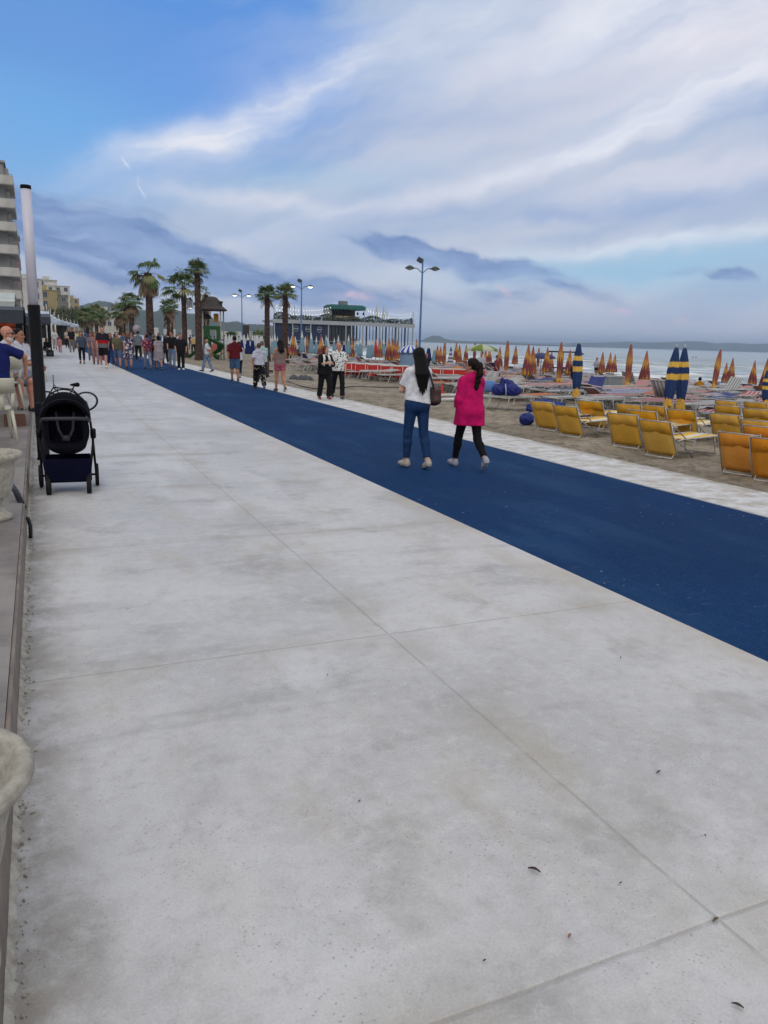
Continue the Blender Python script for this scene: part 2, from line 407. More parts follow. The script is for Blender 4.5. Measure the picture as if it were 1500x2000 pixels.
        for axis in range(3):
            o1 = [slice(1, -1)]*3; o2 = [slice(1, -1)]*3; o1[axis] = slice(0, -1); o2[axis] = slice(1, None)
            A, B = ins[tuple(o1)], ins[tuple(o2)]
            u, v = (axis+1) % 3, (axis+2) % 3
            for flip, mk in ((0, A & ~B), (1, B & ~A)):
                P = np.argwhere(mk)
                if not len(P): continue
                P[:, u] += 1; P[:, v] += 1
                def g(du, dv):
                    Q = P.copy(); Q[:, u] += du; Q[:, v] += dv; return idx[Q[:, 0], Q[:, 1], Q[:, 2]]
                q = np.stack([g(-1, -1), g(0, -1), g(0, 0), g(-1, 0)], 1)
                Fs.append(q[:, ::-1] if flip else q)
        Fc = np.concatenate(Fs) if Fs else np.zeros((0, 4), int)
        Fc = Fc[(Fc >= 0).all(1)]
        return V, Fc
    def build(s, name, mats, parent=None, pick=None, smooth=True):
        V, Fc = s.mesh(); me = bpy.data.meshes.new(name)
        me.vertices.add(len(V)); me.vertices.foreach_set('co', V.astype(np.float32).ravel())
        me.loops.add(Fc.size); me.loops.foreach_set('vertex_index', Fc.astype(np.int32).ravel())
        me.polygons.add(len(Fc)); me.polygons.foreach_set('loop_start', np.arange(0, Fc.size, 4, dtype=np.int32))
        for m_ in (mats if isinstance(mats, (list, tuple)) else [mats]): me.materials.append(m_)
        if pick is not None and len(Fc):
            me.polygons.foreach_set('material_index', pick(V[Fc].mean(1)).astype(np.int32))
        me.update(calc_edges=True)
        me.polygons.foreach_set('use_smooth', np.ones(len(Fc), dtype=bool)); me.validate()
        o = bpy.data.objects.new(name, me); COL.objects.link(o)
        if parent is not None: o.parent = parent
        return o
# ------------------------------------------------------------------ the setting: ground, sand, sea, hills
def ground_mat(name, build, rough=.8):
    m = bpy.data.materials.new(name); m.use_nodes = True; t = NT(m.node_tree); b = t.t.nodes['Principled BSDF']
    b.inputs['Roughness'].default_value = rough; b.inputs['Specular IOR Level'].default_value = .35
    oc = t.n('ShaderNodeTexCoord').outputs['Object']
    col, hgt, st = build(t, oc, *t.sep(oc))
    t.set(b.inputs['Base Color'], col)
    bn = t.n('ShaderNodeBump'); bn.inputs['Strength'].default_value = st; bn.inputs['Distance'].default_value = .01
    t.set(bn.inputs['Height'], hgt); t.set(b.inputs['Normal'], bn.outputs[0]); return m
def concrete(t, oc, x, y, z):
    n1 = t.noise(oc, .55, 6, .62, .4); n2 = t.noise(t.mapping(oc, (2.0, .75, 1), loc=(3, 7, 0)), 1.1, 6, .65); n3 = t.noise(oc, 105, 4, .75)
    c = t.mix(t.ss(n1, .36, .64), lin((173, 172, 174)), lin((192, 191, 193)))
    c = t.mix(t.m('MULTIPLY', t.ss(n2, .5, .70), .6), c, lin((172, 166, 156)))
    n4 = t.noise(t.mapping(oc, (.3, 2.2, 1), rot=(0, 0, .5)), 1.3, 6, .6)
    c = t.mix(t.m('MULTIPLY', t.ss(n4, .56, .72), .5), c, lin((146, 145, 146)))
    blot = t.noise(t.mapping(oc, (1, 1, 1), loc=(9.3, 2.1, 0)), 1.9, 3, .45)
    c = t.mix(t.m('MULTIPLY', t.m('MULTIPLY', t.ss(blot, .54, .68), t.ss(t.noise(oc, 7, 5, .7), .3, .6)), .5), c, lin((140, 138, 135)))
    wsh = t.noise(t.mapping(oc, (.9, .35, 1), loc=(1.3, 22.1, 0)), 1.4, 5, .6)
    c = t.mix(t.m('MULTIPLY', t.ss(wsh, .52, .7), .55), c, lin((200, 200, 203)))
    mf = t.noise(oc, 11, 9, .78, .3); c = t.mix(t.m('MULTIPLY', t.ss(mf, .5, .66), .30), c, lin((140, 137, 133))); c = t.mix(t.m('MULTIPLY', t.ss(mf, .5, .36), .30), c, lin((206, 206, 206)))
    sr = t.noise(t.mapping(oc, (14, 1.1, 1), rot=(0, 0, .9)), 1.0, 5, .7); c = t.mix(t.m('MULTIPLY', t.ss(sr, .66, .74), .35), c, lin((126, 124, 122)))
    # expansion joints: one along the promenade, one across every 2.48 m
    wob = t.m('MULTIPLY', t.m('SUBTRACT', t.noise(oc, 3.0, 3), .5), .02)
    j1 = t.m('ABSOLUTE', t.m('SUBTRACT', t.m('ADD', x, wob), 1.80))
    fy = t.m('ABSOLUTE', t.m('SUBTRACT', t.m('WRAP', t.m('ADD', y, wob), 1.42+1.24, 1.42-1.24), 1.42))
    jd = t.m('MINIMUM', j1, fy)
    stain = t.m('MULTIPLY', t.ss(jd, .26, .0), t.ss(t.noise(oc, 1.7, 4), .4, .65))
    c = t.mix(t.m('MULTIPLY', stain, .55), c, lin((158, 152, 140)))
    sj = t.ss(t.noise(oc, 7.0, 3), .2, .5)
    c = t.mix(t.m('MULTIPLY', t.ss(jd, .0085, .003), t.m('MULTIPLY', sj, .5)), c, lin((134, 128, 120)))
    # dirt along the terrace edge and along the blue track
    ed = t.m('MULTIPLY', t.ss(x, .16, -.14), t.ss(t.noise(oc, 5.0, 6, .7), .36, .6))
    c = t.mix(t.m('MULTIPLY', ed, .6), c, lin((128, 118, 104)))
    ed2 = t.m('MULTIPLY', t.ss(x, 2.9, 3.66), t.ss(n2, .35, .6))
    c = t.mix(t.m('MULTIPLY', ed2, .5), c, lin((172, 163, 150)))
    # pores, specks and scuffs
    vo = t.n('ShaderNodeTexVoronoi'); t.set(vo.inputs['Vector'], oc); vo.inputs['Scale'].default_value = 46
    pores = t.m('MULTIPLY', t.ss(vo.outputs['Distance'], .22, .10), t.ss(t.noise(oc, 2.3, 4, .6), .40, .60))
    c = t.mix(t.m('MULTIPLY', pores, .45), c, lin((104, 103, 104)))
    vo2 = t.n('ShaderNodeTexVoronoi'); t.set(vo2.inputs['Vector'], t.mapping(oc, (1, .6, 1))); vo2.inputs['Scale'].default_value = 3.2
    c = t.mix(t.m('MULTIPLY', t.ss(vo2.outputs['Distance'], .026, .012), .8), c, lin((84, 78, 74)))
    c = t.mix(.34, c, t.mix(n3, (.1, .1, .1, 1), (1, 1, 1, 1)), 'OVERLAY')
    h = t.m('ADD', t.m('MULTIPLY', n3, .35), t.m('ADD', t.m('MULTIPLY', t.ss(jd, .004, .014), .9), t.m('MULTIPLY', pores, -.3)))
    return c, h, .35
def rubber(t, oc, x, y, z):
    g = t.n('ShaderNodeTexVoronoi'); t.set(g.inputs['Vector'], oc); g.inputs['Scale'].default_value = 150
    gc = t.sep(g.outputs['Color'])[0]
    c = t.mix(t.ss(gc, .1, .9), lin((8, 42, 84)), lin((18, 62, 110)))
    n = t.noise(t.mapping(oc, (1.2, .35, 1)), 1.2, 6, .6)
    c = t.mix(t.m('MULTIPLY', t.ss(n, .45, .72), .42), c, lin((48, 84, 122)))
    c = t.mix(t.m('MULTIPLY', t.ss(t.noise(t.mapping(oc, (.6, .5, 1), loc=(4, 4, 0)), 1.0, 3, .5), .35, .6), .3), c, lin((10, 40, 78)))
    # pale scuffs and dropped specks
    sc = t.noise(t.mapping(oc, (1.2, 9, 1)), 3.4, 4, .7)
    c = t.mix(t.m('MULTIPLY', t.ss(sc, .60, .76), .42), c, lin((120, 134, 160)))
    vo = t.n('ShaderNodeTexVoronoi'); t.set(vo.inputs['Vector'], oc); vo.inputs['Scale'].default_value = 7
    sp = t.m('MULTIPLY', t.ss(vo.outputs['Distance'], .085, .04), t.ss(t.noise(t.mapping(oc, loc=(5, 1, 0)), .8, 3), .44, .6))
    c = t.mix(t.m('MULTIPLY', sp, .6), c, lin((186, 196, 214)))
    return c, t.m('MULTIPLY', g.outputs['Distance'], 1.0), .5
def worn_white(t, oc, x, y, z):
    n = t.noise(t.mapping(oc, (2.0, 3.0, 1)), 1.5, 8, .72); n2 = t.noise(oc, 1.1, 5, .6)
    c = t.mix(t.ss(n, .40, .60), lin((205, 206, 211)), lin((176, 172, 166)))
    c = t.mix(t.m('MULTIPLY', t.ss(n, .56, .72), .75), c, lin((136, 128, 116)))
    c = t.mix(t.m('MULTIPLY', t.ss(n2, .5, .7), .4), c, lin((190, 184, 174)))
    e = t.m('MULTIPLY', t.ss(x, 7.85, 8.15), t.ss(t.noise(oc, 6, 5, .7), .35, .55))
    c = t.mix(t.m('MULTIPLY', e, .6), c, lin((130, 120, 106)))
    c = t.mix(t.m('MULTIPLY', t.ss(x, 6.99, 6.92), .6), c, lin((90, 100, 122)))
    return c, n, .3
def sandy(t, oc, x, y, z):
    n = t.noise(oc, .5, 7, .65); n2 = t.noise(oc, 3.5, 6, .7); n3 = t.noise(oc, 30, 4, .7)
    c = t.mix(t.ss(n, .35, .65), lin((122, 113, 100)), lin((152, 142, 126)))
    c = t.mix(t.m('MULTIPLY', t.ss(n2, .48, .62), .7), c, lin((96, 88, 77)))
    fp = t.n('ShaderNodeTexVoronoi'); t.set(fp.inputs['Vector'], t.mapping(oc, (1, .7, 1))); fp.inputs['Scale'].default_value = 2.6
    c = t.mix(t.m('MULTIPLY', t.m('MULTIPLY', t.ss(fp.outputs['Distance'], .26, .1), t.ss(n, .4, .55)), .45), c, lin((88, 80, 70)))
    wet = t.ss(x, 40.5, 43.5); c = t.mix(wet, c, lin((96, 90, 82)))
    dirt = t.m('MULTIPLY', t.ss(x, 9.6, 8.1), t.ss(n2, .4, .6)); c = t.mix(t.m('MULTIPLY', dirt, .7), c, lin((92, 84, 72)))
    return c, t.m('ADD', n2, t.m('MULTIPLY', n3, .4)), 1.0
def dark_stone(t, oc, x, y, z):
    n = t.noise(oc, 1.4, 6, .65); n2 = t.noise(oc, 9, 5, .7)
    c = t.mix(t.ss(n, .35, .65), lin((112, 106, 104)), lin((138, 132, 129)))
    c = t.mix(t.m('MULTIPLY', t.ss(n2, .52, .7), .4), c, lin((92, 86, 82)))
    return c, n2, .4
M_CONC = ground_mat('concrete', concrete, .5); M_CONC.node_tree.nodes['Principled BSDF'].inputs['Specular IOR Level'].default_value = .6; M_BLUE = ground_mat('blue_rubber', rubber, .8); M_BLUE.node_tree.nodes['Principled BSDF'].inputs['Specular IOR Level'].default_value = .1; M_WHITE = ground_mat('worn_white', worn_white, .75)
M_SAND = ground_mat('sand', sandy, .9); M_STONE = ground_mat('dark_stone', dark_stone, .6)
def slab(name, x0, x1, y0, y1, z0, z1, m, ny=1):
    b = MB(); b.box(((x0+x1)/2, (y0+y1)/2, (z0+z1)/2), (x1-x0, y1-y0, z1-z0)); o = b.build(name, m); tag(o, kind='structure'); return o
Y0, Y1 = -8, 420
b = MB(); b.box((3500, 4500, -4.2), (13000, 15000, .2)); tag(b.build('ground', mat('earth', (110, 108, 96), .95, (90, 92, 78), .02)), kind='structure')
slab('promenade', -40, 3.65, Y0, Y1, -4.0, 0.0, M_CONC)
slab('running_track', 3.652, 6.918, Y0, Y1, -4.0, -0.002, M_BLUE)
slab('white_path', 6.92, 8.15, Y0, Y1, -4.0, 0.001, M_WHITE)
# a thin ragged sill of rubber lip at both track edges is in the materials; the terrace beside the promenade
TZ, TZ2 = .26, .45
yr = float(un(57, 832, TZ)[1])
slab('terrace', -40, -.20, Y0, yr, 0.002, TZ, M_STONE)
slab('upper_terrace', -40, -.20, yr+.002, 75, 0.002, TZ2, M_STONE)
b = MB(); b.box((-.19, (Y0+75)/2, TZ/2-.01), (.016, 75-Y0, TZ+.005)); tag(b.build('terrace_edging', mat('edging', (130, 118, 108), .6, (100, 90, 82), 5, .6)), kind='structure')
def vnoise(x, y, s, seed=0):
    o = 0; a = 1
    for k in range(4):
        o = o+a*np.sin(x*s*(1.9**k)*1.3+seed+2.3*np.sin(y*s*(1.7**k)*.9+k))*np.cos(y*s*(1.9**k)*1.1+1.7*np.sin(x*s*(1.8**k)*.7+seed*2+k)); a *= .5
    return o
# crumbled mortar along the foot of the edging
rng = np.random.RandomState(3)
b = MB()
N_ = 1500; ya = np.linspace(-1, 22, N_); wd_ = .012+.012*np.abs(vnoise(ya*0, ya, 9, 2))+.01*np.abs(vnoise(ya*0+3, ya, 31, 5)); hh_ = .008+.01*np.abs(vnoise(ya*0+1, ya, 17, 7))
b.add([(-.1815, y_, .001) for y_ in ya]+[(-.1815, y_, .012+h_) for y_, h_ in zip(ya, hh_)]+[(-.1815+w_*.5, y_, .004+h_*.6) for y_, w_, h_ in zip(ya, wd_, hh_)]+[(-.1815+w_, y_, .001) for y_, w_ in zip(ya, wd_)], [(k*N_+i, k*N_+i+1, (k+1)*N_+i+1, (k+1)*N_+i) for k in (1, 2) for i in range(N_-1)])
for i in range(900):
    y = -1.5+17*rng.rand()**1.6; x = -.165+abs(rng.randn())*.022; r = .003+.006*rng.rand()**2
    b.lathe([(r*.5, 0), (r, r*.3), (r*.7, r*.8), (r*.2, r)], (x, y, 0), 5, mod=lambda th, z: 1+.5*math.sin(3*th+i))
tag(b.build('mortar_crumbs', mat('mortar', (186, 182, 172), .95, (140, 134, 124), 20)), kind='stuff')

SHORE = 43.5
def sand_z0(x):
    return np.interp(x, [8.15, 9, 14, 30, SHORE, 60], [-.02, -.05, -.12, -.45, -.95, -2.2])
def sand_z(x, y): return float(sand_z0(x)+.02*vnoise(x, y, .8, 1))
xs = np.concatenate([np.linspace(8.15, 16, 110), np.linspace(16.2, 60, 90)])
ys = np.concatenate([np.linspace(-6, 4, 20), np.linspace(4.1, 24, 260), np.linspace(24.5, 420, 200)])
X_, Y_ = np.meshgrid(xs, ys, indexing='ij')
Z_ = sand_z0(X_)+.02*vnoise(X_, Y_, .8, 1)*np.minimum(1, (X_-8.15)*3)+.024*vnoise(X_, Y_, 7.5, 4)*np.minimum(1, (X_-8.15)*4)
nx_, ny_ = X_.shape
idx = np.arange(nx_*ny_).reshape(nx_, ny_)
Fq = np.stack([idx[:-1, :-1], idx[1:, :-1], idx[1:, 1:], idx[:-1, 1:]], -1).reshape(-1, 4)
tag(mesh_obj('sand', np.stack([X_, Y_, Z_], -1).reshape(-1, 3), Fq, M_SAND), kind='structure')
# sea with real swell near the shore
SEA_Z = -.86
m = bpy.data.materials.new('sea_water'); m.use_nodes = True; t = NT(m.node_tree); bb = t.t.nodes['Principled BSDF']
oc = t.n('ShaderNodeTexCoord').outputs['Object']; sx, sy, sz = t.sep(oc)
fo = t.noise(t.mapping(oc, (.5, .09, 1)), 1.0, 7, .7); near_ = t.ss(sx, 130, 46)
foam = t.m('MULTIPLY', t.ss(fo, .47, .58), t.m('MULTIPLY', near_, .85))
t.set(bb.inputs['Base Color'], t.mix(foam, lin((140, 152, 158)), lin((230, 232, 234))))
t.set(bb.inputs['Roughness'], t.m('ADD', .24, t.m('MULTIPLY', foam, .5)))
bb.inputs['IOR'].default_value = 1.33
bn = t.n('ShaderNodeBump'); bn.inputs['Strength'].default_value = .8; bn.inputs['Distance'].default_value = .16
t.set(bn.inputs['Height'], t.noise(t.mapping(oc, (1.2, .35, 1)), .9, 5, .6)); t.set(bb.inputs['Normal'], bn.outputs[0])
xs = np.concatenate([np.linspace(SHORE-3, 110, 240), np.geomspace(110.4, 400, 120), [900, 3000, 9900]])
ys = np.concatenate([[-2900, -300], np.linspace(-20, 150, 90), np.linspace(153, 420, 60), [800, 3000, 11900]])
X_, Y_ = np.meshgrid(xs, ys, indexing='ij')
fall = np.interp(X_, [SHORE-3, SHORE+4, 90, 300, 420], [.02, .40, .42, .3, 0])*np.interp(Y_, [-300, -20, 400, 430], [0, 1, 1, 0])
ph = X_*.9+2.2*np.sin(Y_*.045)+1.6*np.sin(Y_*.11+X_*.05)
Z_ = SEA_Z+fall*(np.exp(np.sin(ph)*1.5-1.5)*1.2+.25*np.sin(X_*2.3+Y_*.25)+.2*vnoise(X_, Y_, .35, 3))*(0.55+.45*np.sin(Y_*.06+X_*.09))
nx_, ny_ = X_.shape; idx = np.arange(nx_*ny_).reshape(nx_, ny_)
Fq = np.stack([idx[:-1, :-1], idx[1:, :-1], idx[1:, 1:], idx[:-1, 1:]], -1).reshape(-1, 4)
tag(mesh_obj('sea', np.stack([X_, Y_, Z_], -1).reshape(-1, 3), Fq, m), kind='structure')

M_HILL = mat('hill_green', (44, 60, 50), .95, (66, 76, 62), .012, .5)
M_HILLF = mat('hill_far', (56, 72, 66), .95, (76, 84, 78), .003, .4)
def hill(name, D, prof, m, thick=.35, base=-3.0, seed=0, rough=.02):
    """ridge following px/py profile at depth D, with front slope, crest and back slope"""
    P = []; px0, px1 = prof[0][0], prof[-1][0]
    n = 140; pxs = np.linspace(px0, px1, n); pys = np.interp(pxs, [p[0] for p in prof], [p[1] for p in prof])
    for j in range(15):
        f = j/14.; row = []
        for i in range(n):
            top = pt(pxs[i], pys[i], D)
            h = max(top[2]-base, 1.0)
            s_ = math.sin(min(f*2, 1)*math.pi/2) if f <= .5 else math.cos((f-.5)*2*math.pi/2)
            r = rough*h*float(vnoise(pxs[i]*.6, j*1.3, .35, seed))
            q = at(pxs[i], D*(1-thick*.5+thick*f), 0)
            row.append((q[0], q[1], base+max(0, h*s_+r*s_)*(1-thick*.5+thick*f if f < .5 else 1)))
        P.append(row)
    V = [p for r in P for p in r]; Fc = [(j*n+i, j*n+i+1, (j+1)*n+i+1, (j+1)*n+i) for j in range(14) for i in range(n-1)]
    return tag(mesh_obj(name, V, Fc, m), kind='structure')
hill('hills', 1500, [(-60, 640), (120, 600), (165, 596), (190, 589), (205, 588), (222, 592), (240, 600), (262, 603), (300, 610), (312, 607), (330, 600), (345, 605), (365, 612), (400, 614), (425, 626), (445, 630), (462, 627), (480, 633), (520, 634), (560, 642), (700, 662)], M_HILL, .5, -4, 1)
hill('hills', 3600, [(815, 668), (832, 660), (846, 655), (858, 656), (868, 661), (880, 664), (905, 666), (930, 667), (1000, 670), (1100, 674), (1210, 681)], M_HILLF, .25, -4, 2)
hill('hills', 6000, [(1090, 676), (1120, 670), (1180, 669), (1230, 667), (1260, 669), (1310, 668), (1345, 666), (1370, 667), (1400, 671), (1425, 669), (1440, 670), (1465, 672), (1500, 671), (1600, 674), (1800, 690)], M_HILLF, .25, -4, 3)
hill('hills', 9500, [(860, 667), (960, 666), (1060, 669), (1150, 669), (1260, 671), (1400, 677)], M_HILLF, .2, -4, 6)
# air between the photographer and the far hills
HB = MB(); HB.box((3500, 4500, 50), (13100, 15100, 114)); hz_ = HB.build('haze', [])
m = bpy.data.materials.new('haze_air'); m.use_nodes = True; m.node_tree.nodes.clear(); t = NT(m.node_tree)
pv = t.n('ShaderNodeVolumePrincipled'); pv.inputs['Color'].default_value = (.55, .72, 1.0, 1); pv.inputs['Density'].default_value = .00017; pv.inputs['Anisotropy'].default_value = 0.0
t.t.links.new(pv.outputs[0], t.n('ShaderNodeOutputMaterial').inputs['Volume'])
hz_.data.materials.append(m); tag(hz_, kind='stuff')
HAZE = hz_
# ------------------------------------------------------------------ people
SKIN = {'fair': (206, 158, 134), 'tan': (176, 122, 96), 'ruddy': (192, 134, 114), 'olive': (160, 112, 88)}
def skin_mats(key):
    c = SKIN[key]
    return [mat('skin_'+key, c, .55, tuple(int(x*.93) for x in c), 30, .5), mat('eye_dark', (30, 24, 22), .3), mat('lips_'+key, (int(c[0]*.8), int(c[1]*.62), int(c[2]*.62)), .5), mat('brow', (52, 38, 30), .8)]
def rad(v): return math.radians(v)
def hairmat(c):
    nm = 'hair_%d_%d_%d' % c
    if nm in MATS: return MATS[nm]
    m = bpy.data.materials.new(nm); m.use_nodes = True; t = NT(m.node_tree); b = t.t.nodes['Principled BSDF']; b.inputs['Roughness'].default_value = .5; b.inputs['Specular IOR Level'].default_value = .12
    f = t.noise(t.mapping(t.n('ShaderNodeTexCoord').outputs['Object'], (150, 150, 5)), 1.0, 3, .6)
    t.set(b.inputs['Base Color'], t.mix(t.ss(f, .35, .65), lin(tuple(int(q*.45) for q in c)), lin(tuple(min(255, int(q*1.1)) for q in c))))
    bn = t.n('ShaderNodeBump'); bn.inputs['Strength'].default_value = .8; bn.inputs['Distance'].default_value = .01; t.set(bn.inputs['Height'], f); t.set(b.inputs['Normal'], bn.outputs[0])
    MATS[nm] = m; return m
def person(label, pos, H, yaw, top, bottom, hair, shoes=(30, 30, 34), skin='tan', res=.02, female=False, legs=((20, 5), (-20, 25)),
           arms=((-18, 6, 12), (18, 6, 20)), head=0.0, bulk=1.0, belly=0.0, group=None, face=None, sit=False, lean=0.0, name='person', socks=None, extra=None, pitch=0.0, foot=None, bare=False):
    """top/bottom: dicts (kind, col, mat...), hair: (style, colour); yaw 0 = facing +Y; legs (left, right) = (swing, knee)"""
    root = empty(name, (pos[0], pos[1], pos[2]), yaw, label, name if name != 'person' else 'person', group, H/1.72)
    sw = (.143 if female else .165)*(1+(bulk-1)*.6); hw = .092 if female else .088
    K = {}
    legs = {-1: legs[0], 1: legs[1]}; arms = {-1: arms[0], 1: arms[1]}
    hipz = .90; mz = 9
    J = {}
    for s_ in (-1, 1):
        ab = rad(legs[s_][2]) if len(legs[s_]) > 2 else rad(1.5); a, kb = rad(legs[s_][0]), rad(legs[s_][1])
        hip = np.array([s_*hw, 0, hipz])
        kn = hip+.43*np.array([s_*math.sin(ab), math.sin(a)*math.cos(ab), -math.cos(a)*math.cos(ab)])
        an = kn+.41*np.array([-s_*math.sin(ab)*.5, math.sin(a-kb), -math.cos(a-kb)])
        fp = (a-kb)*.75 if (a-kb) < 0 else (a-kb)*.5
        if foot is not None: fp = rad(foot[0 if s_ < 0 else 1])
        td = np.array([s_*.12, math.cos(fp), math.sin(fp)]); td /= np.linalg.norm(td)
        up_ = np.array([0, -math.sin(fp), math.cos(fp)])
        heel = an-.035*td-.045*up_; toe = an+.15*td-.055*up_
        J[s_] = (hip, kn, an, heel, toe, td, up_); mz = min(mz, heel[2]-.032, toe[2]-.026)
    dz = 0.0-mz if not sit else 0.0
    for s_ in J: J[s_] = tuple(q+np.array([0, 0, dz]) if i < 5 else q for i, q in enumerate(J[s_]))
    B = np.array([0, 0, dz])
    ln = rad(lean)
    def T(x, y, z):      # torso point, leaning about the hips
        zz = z-.92; return np.array([x, y*math.cos(ln)+zz*math.sin(ln), .92+zz*math.cos(ln)-y*math.sin(ln)])+B
    A = {}
    for s_ in (-1, 1):
        asw, aab, ael = [rad(q) for q in arms[s_][:3]]; inw = rad(arms[s_][3]) if len(arms[s_]) > 3 else rad(4)
        sh = T(s_*sw, 0, 1.372)
        d1 = np.array([s_*math.sin(aab), math.cos(aab)*math.sin(asw), -math.cos(aab)*math.cos(asw)])
        el = sh+.285*d1
        e2 = asw+ael; d2 = np.array([-s_*math.sin(inw), math.cos(inw)*math.sin(e2), -math.cos(inw)*math.cos(e2)])
        wr = el+.245*d2
        w_ = np.array([0, math.cos(e2), math.sin(e2)]); w_ -= d2*(w_@d2); w_ /= np.linalg.norm(w_)
        n_ = np.array([-s_*1.0, 0, 0]); n_ -= d2*(n_@d2); n_ -= w_*(n_@w_); n_ /= np.linalg.norm(n_)
        A[s_] = (sh, el, wr, d1, d2, w_, n_)
    hc = T(0, .012, 1.595)+np.array([0, .02*math.sin(rad(pitch)), 0])
    allp = [hc+np.array([0, 0, .16]), hc]+[q for s_ in J for q in J[s_][:5]]+[q+.19*A[s_][4] for s_ in A for q in A[s_][:3]]+[T(0, 0, .9)]
    lo = np.min(allp, 0)-.27; hi = np.max(allp, 0)+.27; lo[2] = min(lo[2]+.2, dz-.02 if not sit else lo[2]+.2)
    # ---- body
    f = Field(lo, hi, res); mr = .62*res
    by = .70 if female else .68; bk = bulk
    cw = (.056 if female else .074)*bk
    def torso(f, o, k=.04):
        f.cap(T(-.055, -.01, .93), T(.055, -.01, .93), (.118 if female else .108)*bk**.5+o, k=k, flat=.82)
        f.cap(T(-.03*bk, belly*.45, 1.08), T(.03*bk, belly*.45, 1.08), (.098 if female else .112)*bk+belly*.5+o, k=k, flat=.80)
        f.cap(T(-cw*.8, belly*.25, 1.18), T(cw*.8, belly*.25, 1.18), (.096 if female else .112)*bk+belly*.25+o, k=k, flat=.74)
        f.cap(T(-cw, .005, 1.29), T(cw, .005, 1.29), (.098 if female else .108)*bk**.5+o, k=k, flat=.74)
        f.cap(T(-sw*.85, -.008, 1.368), T(sw*.85, -.008, 1.368), .048+o*.8, k=.05); f.cap(T(-sw*.62, -.01, 1.392), T(0, -.01, 1.42), .036+o*.6, .05+o*.5, k=.05); f.cap(T(sw*.62, -.01, 1.392), T(0, -.01, 1.42), .036+o*.6, .05+o*.5, k=.05)
        f.cap(T(-.04, -.01, 1.42), T(.04, -.01, 1.42), .06+o*.5, k=.05)
        if female:
            for s_ in (-1, 1):
                f.ell(T(s_*.062, -.065, .90), (.082+o, .082+o, .088+o), k=.05); f.ell(T(s_*.06, .075, 1.26), (.055+o, .055+o, .058+o), k=.04)
        else:
            for s_ in (-1, 1): f.ell(T(s_*.058, -.045, .90), (.078+o, .076+o, .085+o), k=.05)
    def thigh(f, s_, o, k=.04, t1=1.0):
        hip, kn, an = J[s_][:3]; f.cap(hip, hip+(kn-hip)*t1, (.088 if female else .084)*bk**.5+o, (.088+(.056-.088)*t1)*bk**.3+o, k=k)
    def calf(f, s_, o, t1=1.0, r1=.040):
        kn, an = J[s_][1:3]; up_ = kn+(an-kn)*.3+np.array([0, -.012, 0])
        f.cap(kn, up_, .054*bk**.3+o, .056*bk**.3+o, k=.03); e = up_+(an-up_)*t1; f.cap(up_, e, .055*bk**.3+o, .055+(r1-.055)*t1+o, k=.03)
    torso(f, 0)
    for s_ in (-1, 1):
        thigh(f, s_, 0); calf(f, s_, 0, r1=.036)
        hip, kn, an, heel, toe, td, up_ = J[s_]
        f.cap(heel+up_*.012, toe*.65+heel*.35+up_*.012, .036, .034, k=.03); f.cap(toe*.6+heel*.4, toe, .032, .024, k=.02)
        sh, el, wr, d1, d2, w_, n_ = A[s_]
        f.cap(sh, sh+d1*.1, .050*bk**.4, .046*bk**.4, k=.04); f.cap(sh, el, .046*bk**.5, .038*bk**.4, k=.03); f.cap(el, wr, .038*bk**.3, .026, k=.02)
        f.cap(wr, wr+d2*.03, .027, .027, k=.02)
        for i in range(4):
            b0 = wr+d2*.035+w_*(.022-.015*i); b1 = wr+d2*(.085-.004*abs(i-1))+w_*(.034-.022*i)
            f.cap(b0, b1, max(.013, mr), max(.012, mr), k=.012)
            L = (.075, .083, .077, .062)[i]; r_ = max(.0085, mr*.9); c1, c2_, c3 = 14+4*i, 40+5*i, 66+6*i
            p = b1
            for seg, an_ in ((.45, c1), (.32, c2_), (.23, c3)):
                q = p+L*seg*(d2*math.cos(rad(an_))+n_*math.sin(rad(an_))+w_*(.10-.07*i)); f.cap(p, q, r_, r_*.93, k=.004); p = q
        p0 = wr+d2*.03+w_*.024; p1 = p0+.040*(d2*.75+w_*.62+n_*.2); p2 = p1+.03*(d2*.95+w_*.25+n_*.3); r_ = max(.010, mr*.95)
        f.cap(p0, p1, r_*1.25, r_, k=.012); f.cap(p1, p2, r_, r_*.85, k=.004)
    f.cap(T(0, -.012, 1.40), T(0, .0, 1.53), .056*(1 if not female else .88), .050*(1 if not female else .88), k=.03)
    hy = rad(head)
    def hd(x, y, z):
        y2 = y*math.cos(rad(pitch))-z*math.sin(rad(pitch)); z2 = z*math.cos(rad(pitch))+y*math.sin(rad(pitch))
        return hc+np.array([math.cos(hy)*x-math.sin(hy)*y2, math.sin(hy)*x+math.cos(hy)*y2, z2])
    f.ell(hd(0, -.008, .035), (.074, .092, .088), k=.02, yaw=hy)
    f.ell(hd(0, .018, -.045), (.055, .066, .078), k=.035, yaw=hy)
    f.cap(hd(-.018, .072, -.098), hd(.018, .072, -.098), .016, k=.02)
    f.cap(hd(0, .092, .012), hd(0, .108, -.03), .009, .014, k=.012); f.cap(hd(-.012, .095, -.034), hd(.012, .095, -.034), .009, k=.01)
    f.cap(hd(-.03, .083, .026), hd(.03, .083, .026), .011, k=.014)
    for s_ in (-1, 1):
        f.ell(hd(s_*.031, .098, .002), (.018, .012, .012), k=.008, yaw=hy, sub=True) if res < .012 else None
        f.ell(hd(s_*.076, -.008, -.01), (.010, .020, .030), k=.008, yaw=hy); f.ell(hd(s_*.036, .068, -.028), (.022, .02, .022), k=.02, yaw=hy)
        f.ell(hd(s_*.031, .080, .003), (.013, .011, .011), k=.002, yaw=hy)
    f.cap(hd(-.016, .086, -.066), hd(.016, .086, -.066), .008, k=.006)
    er = max(.013, res*.55)
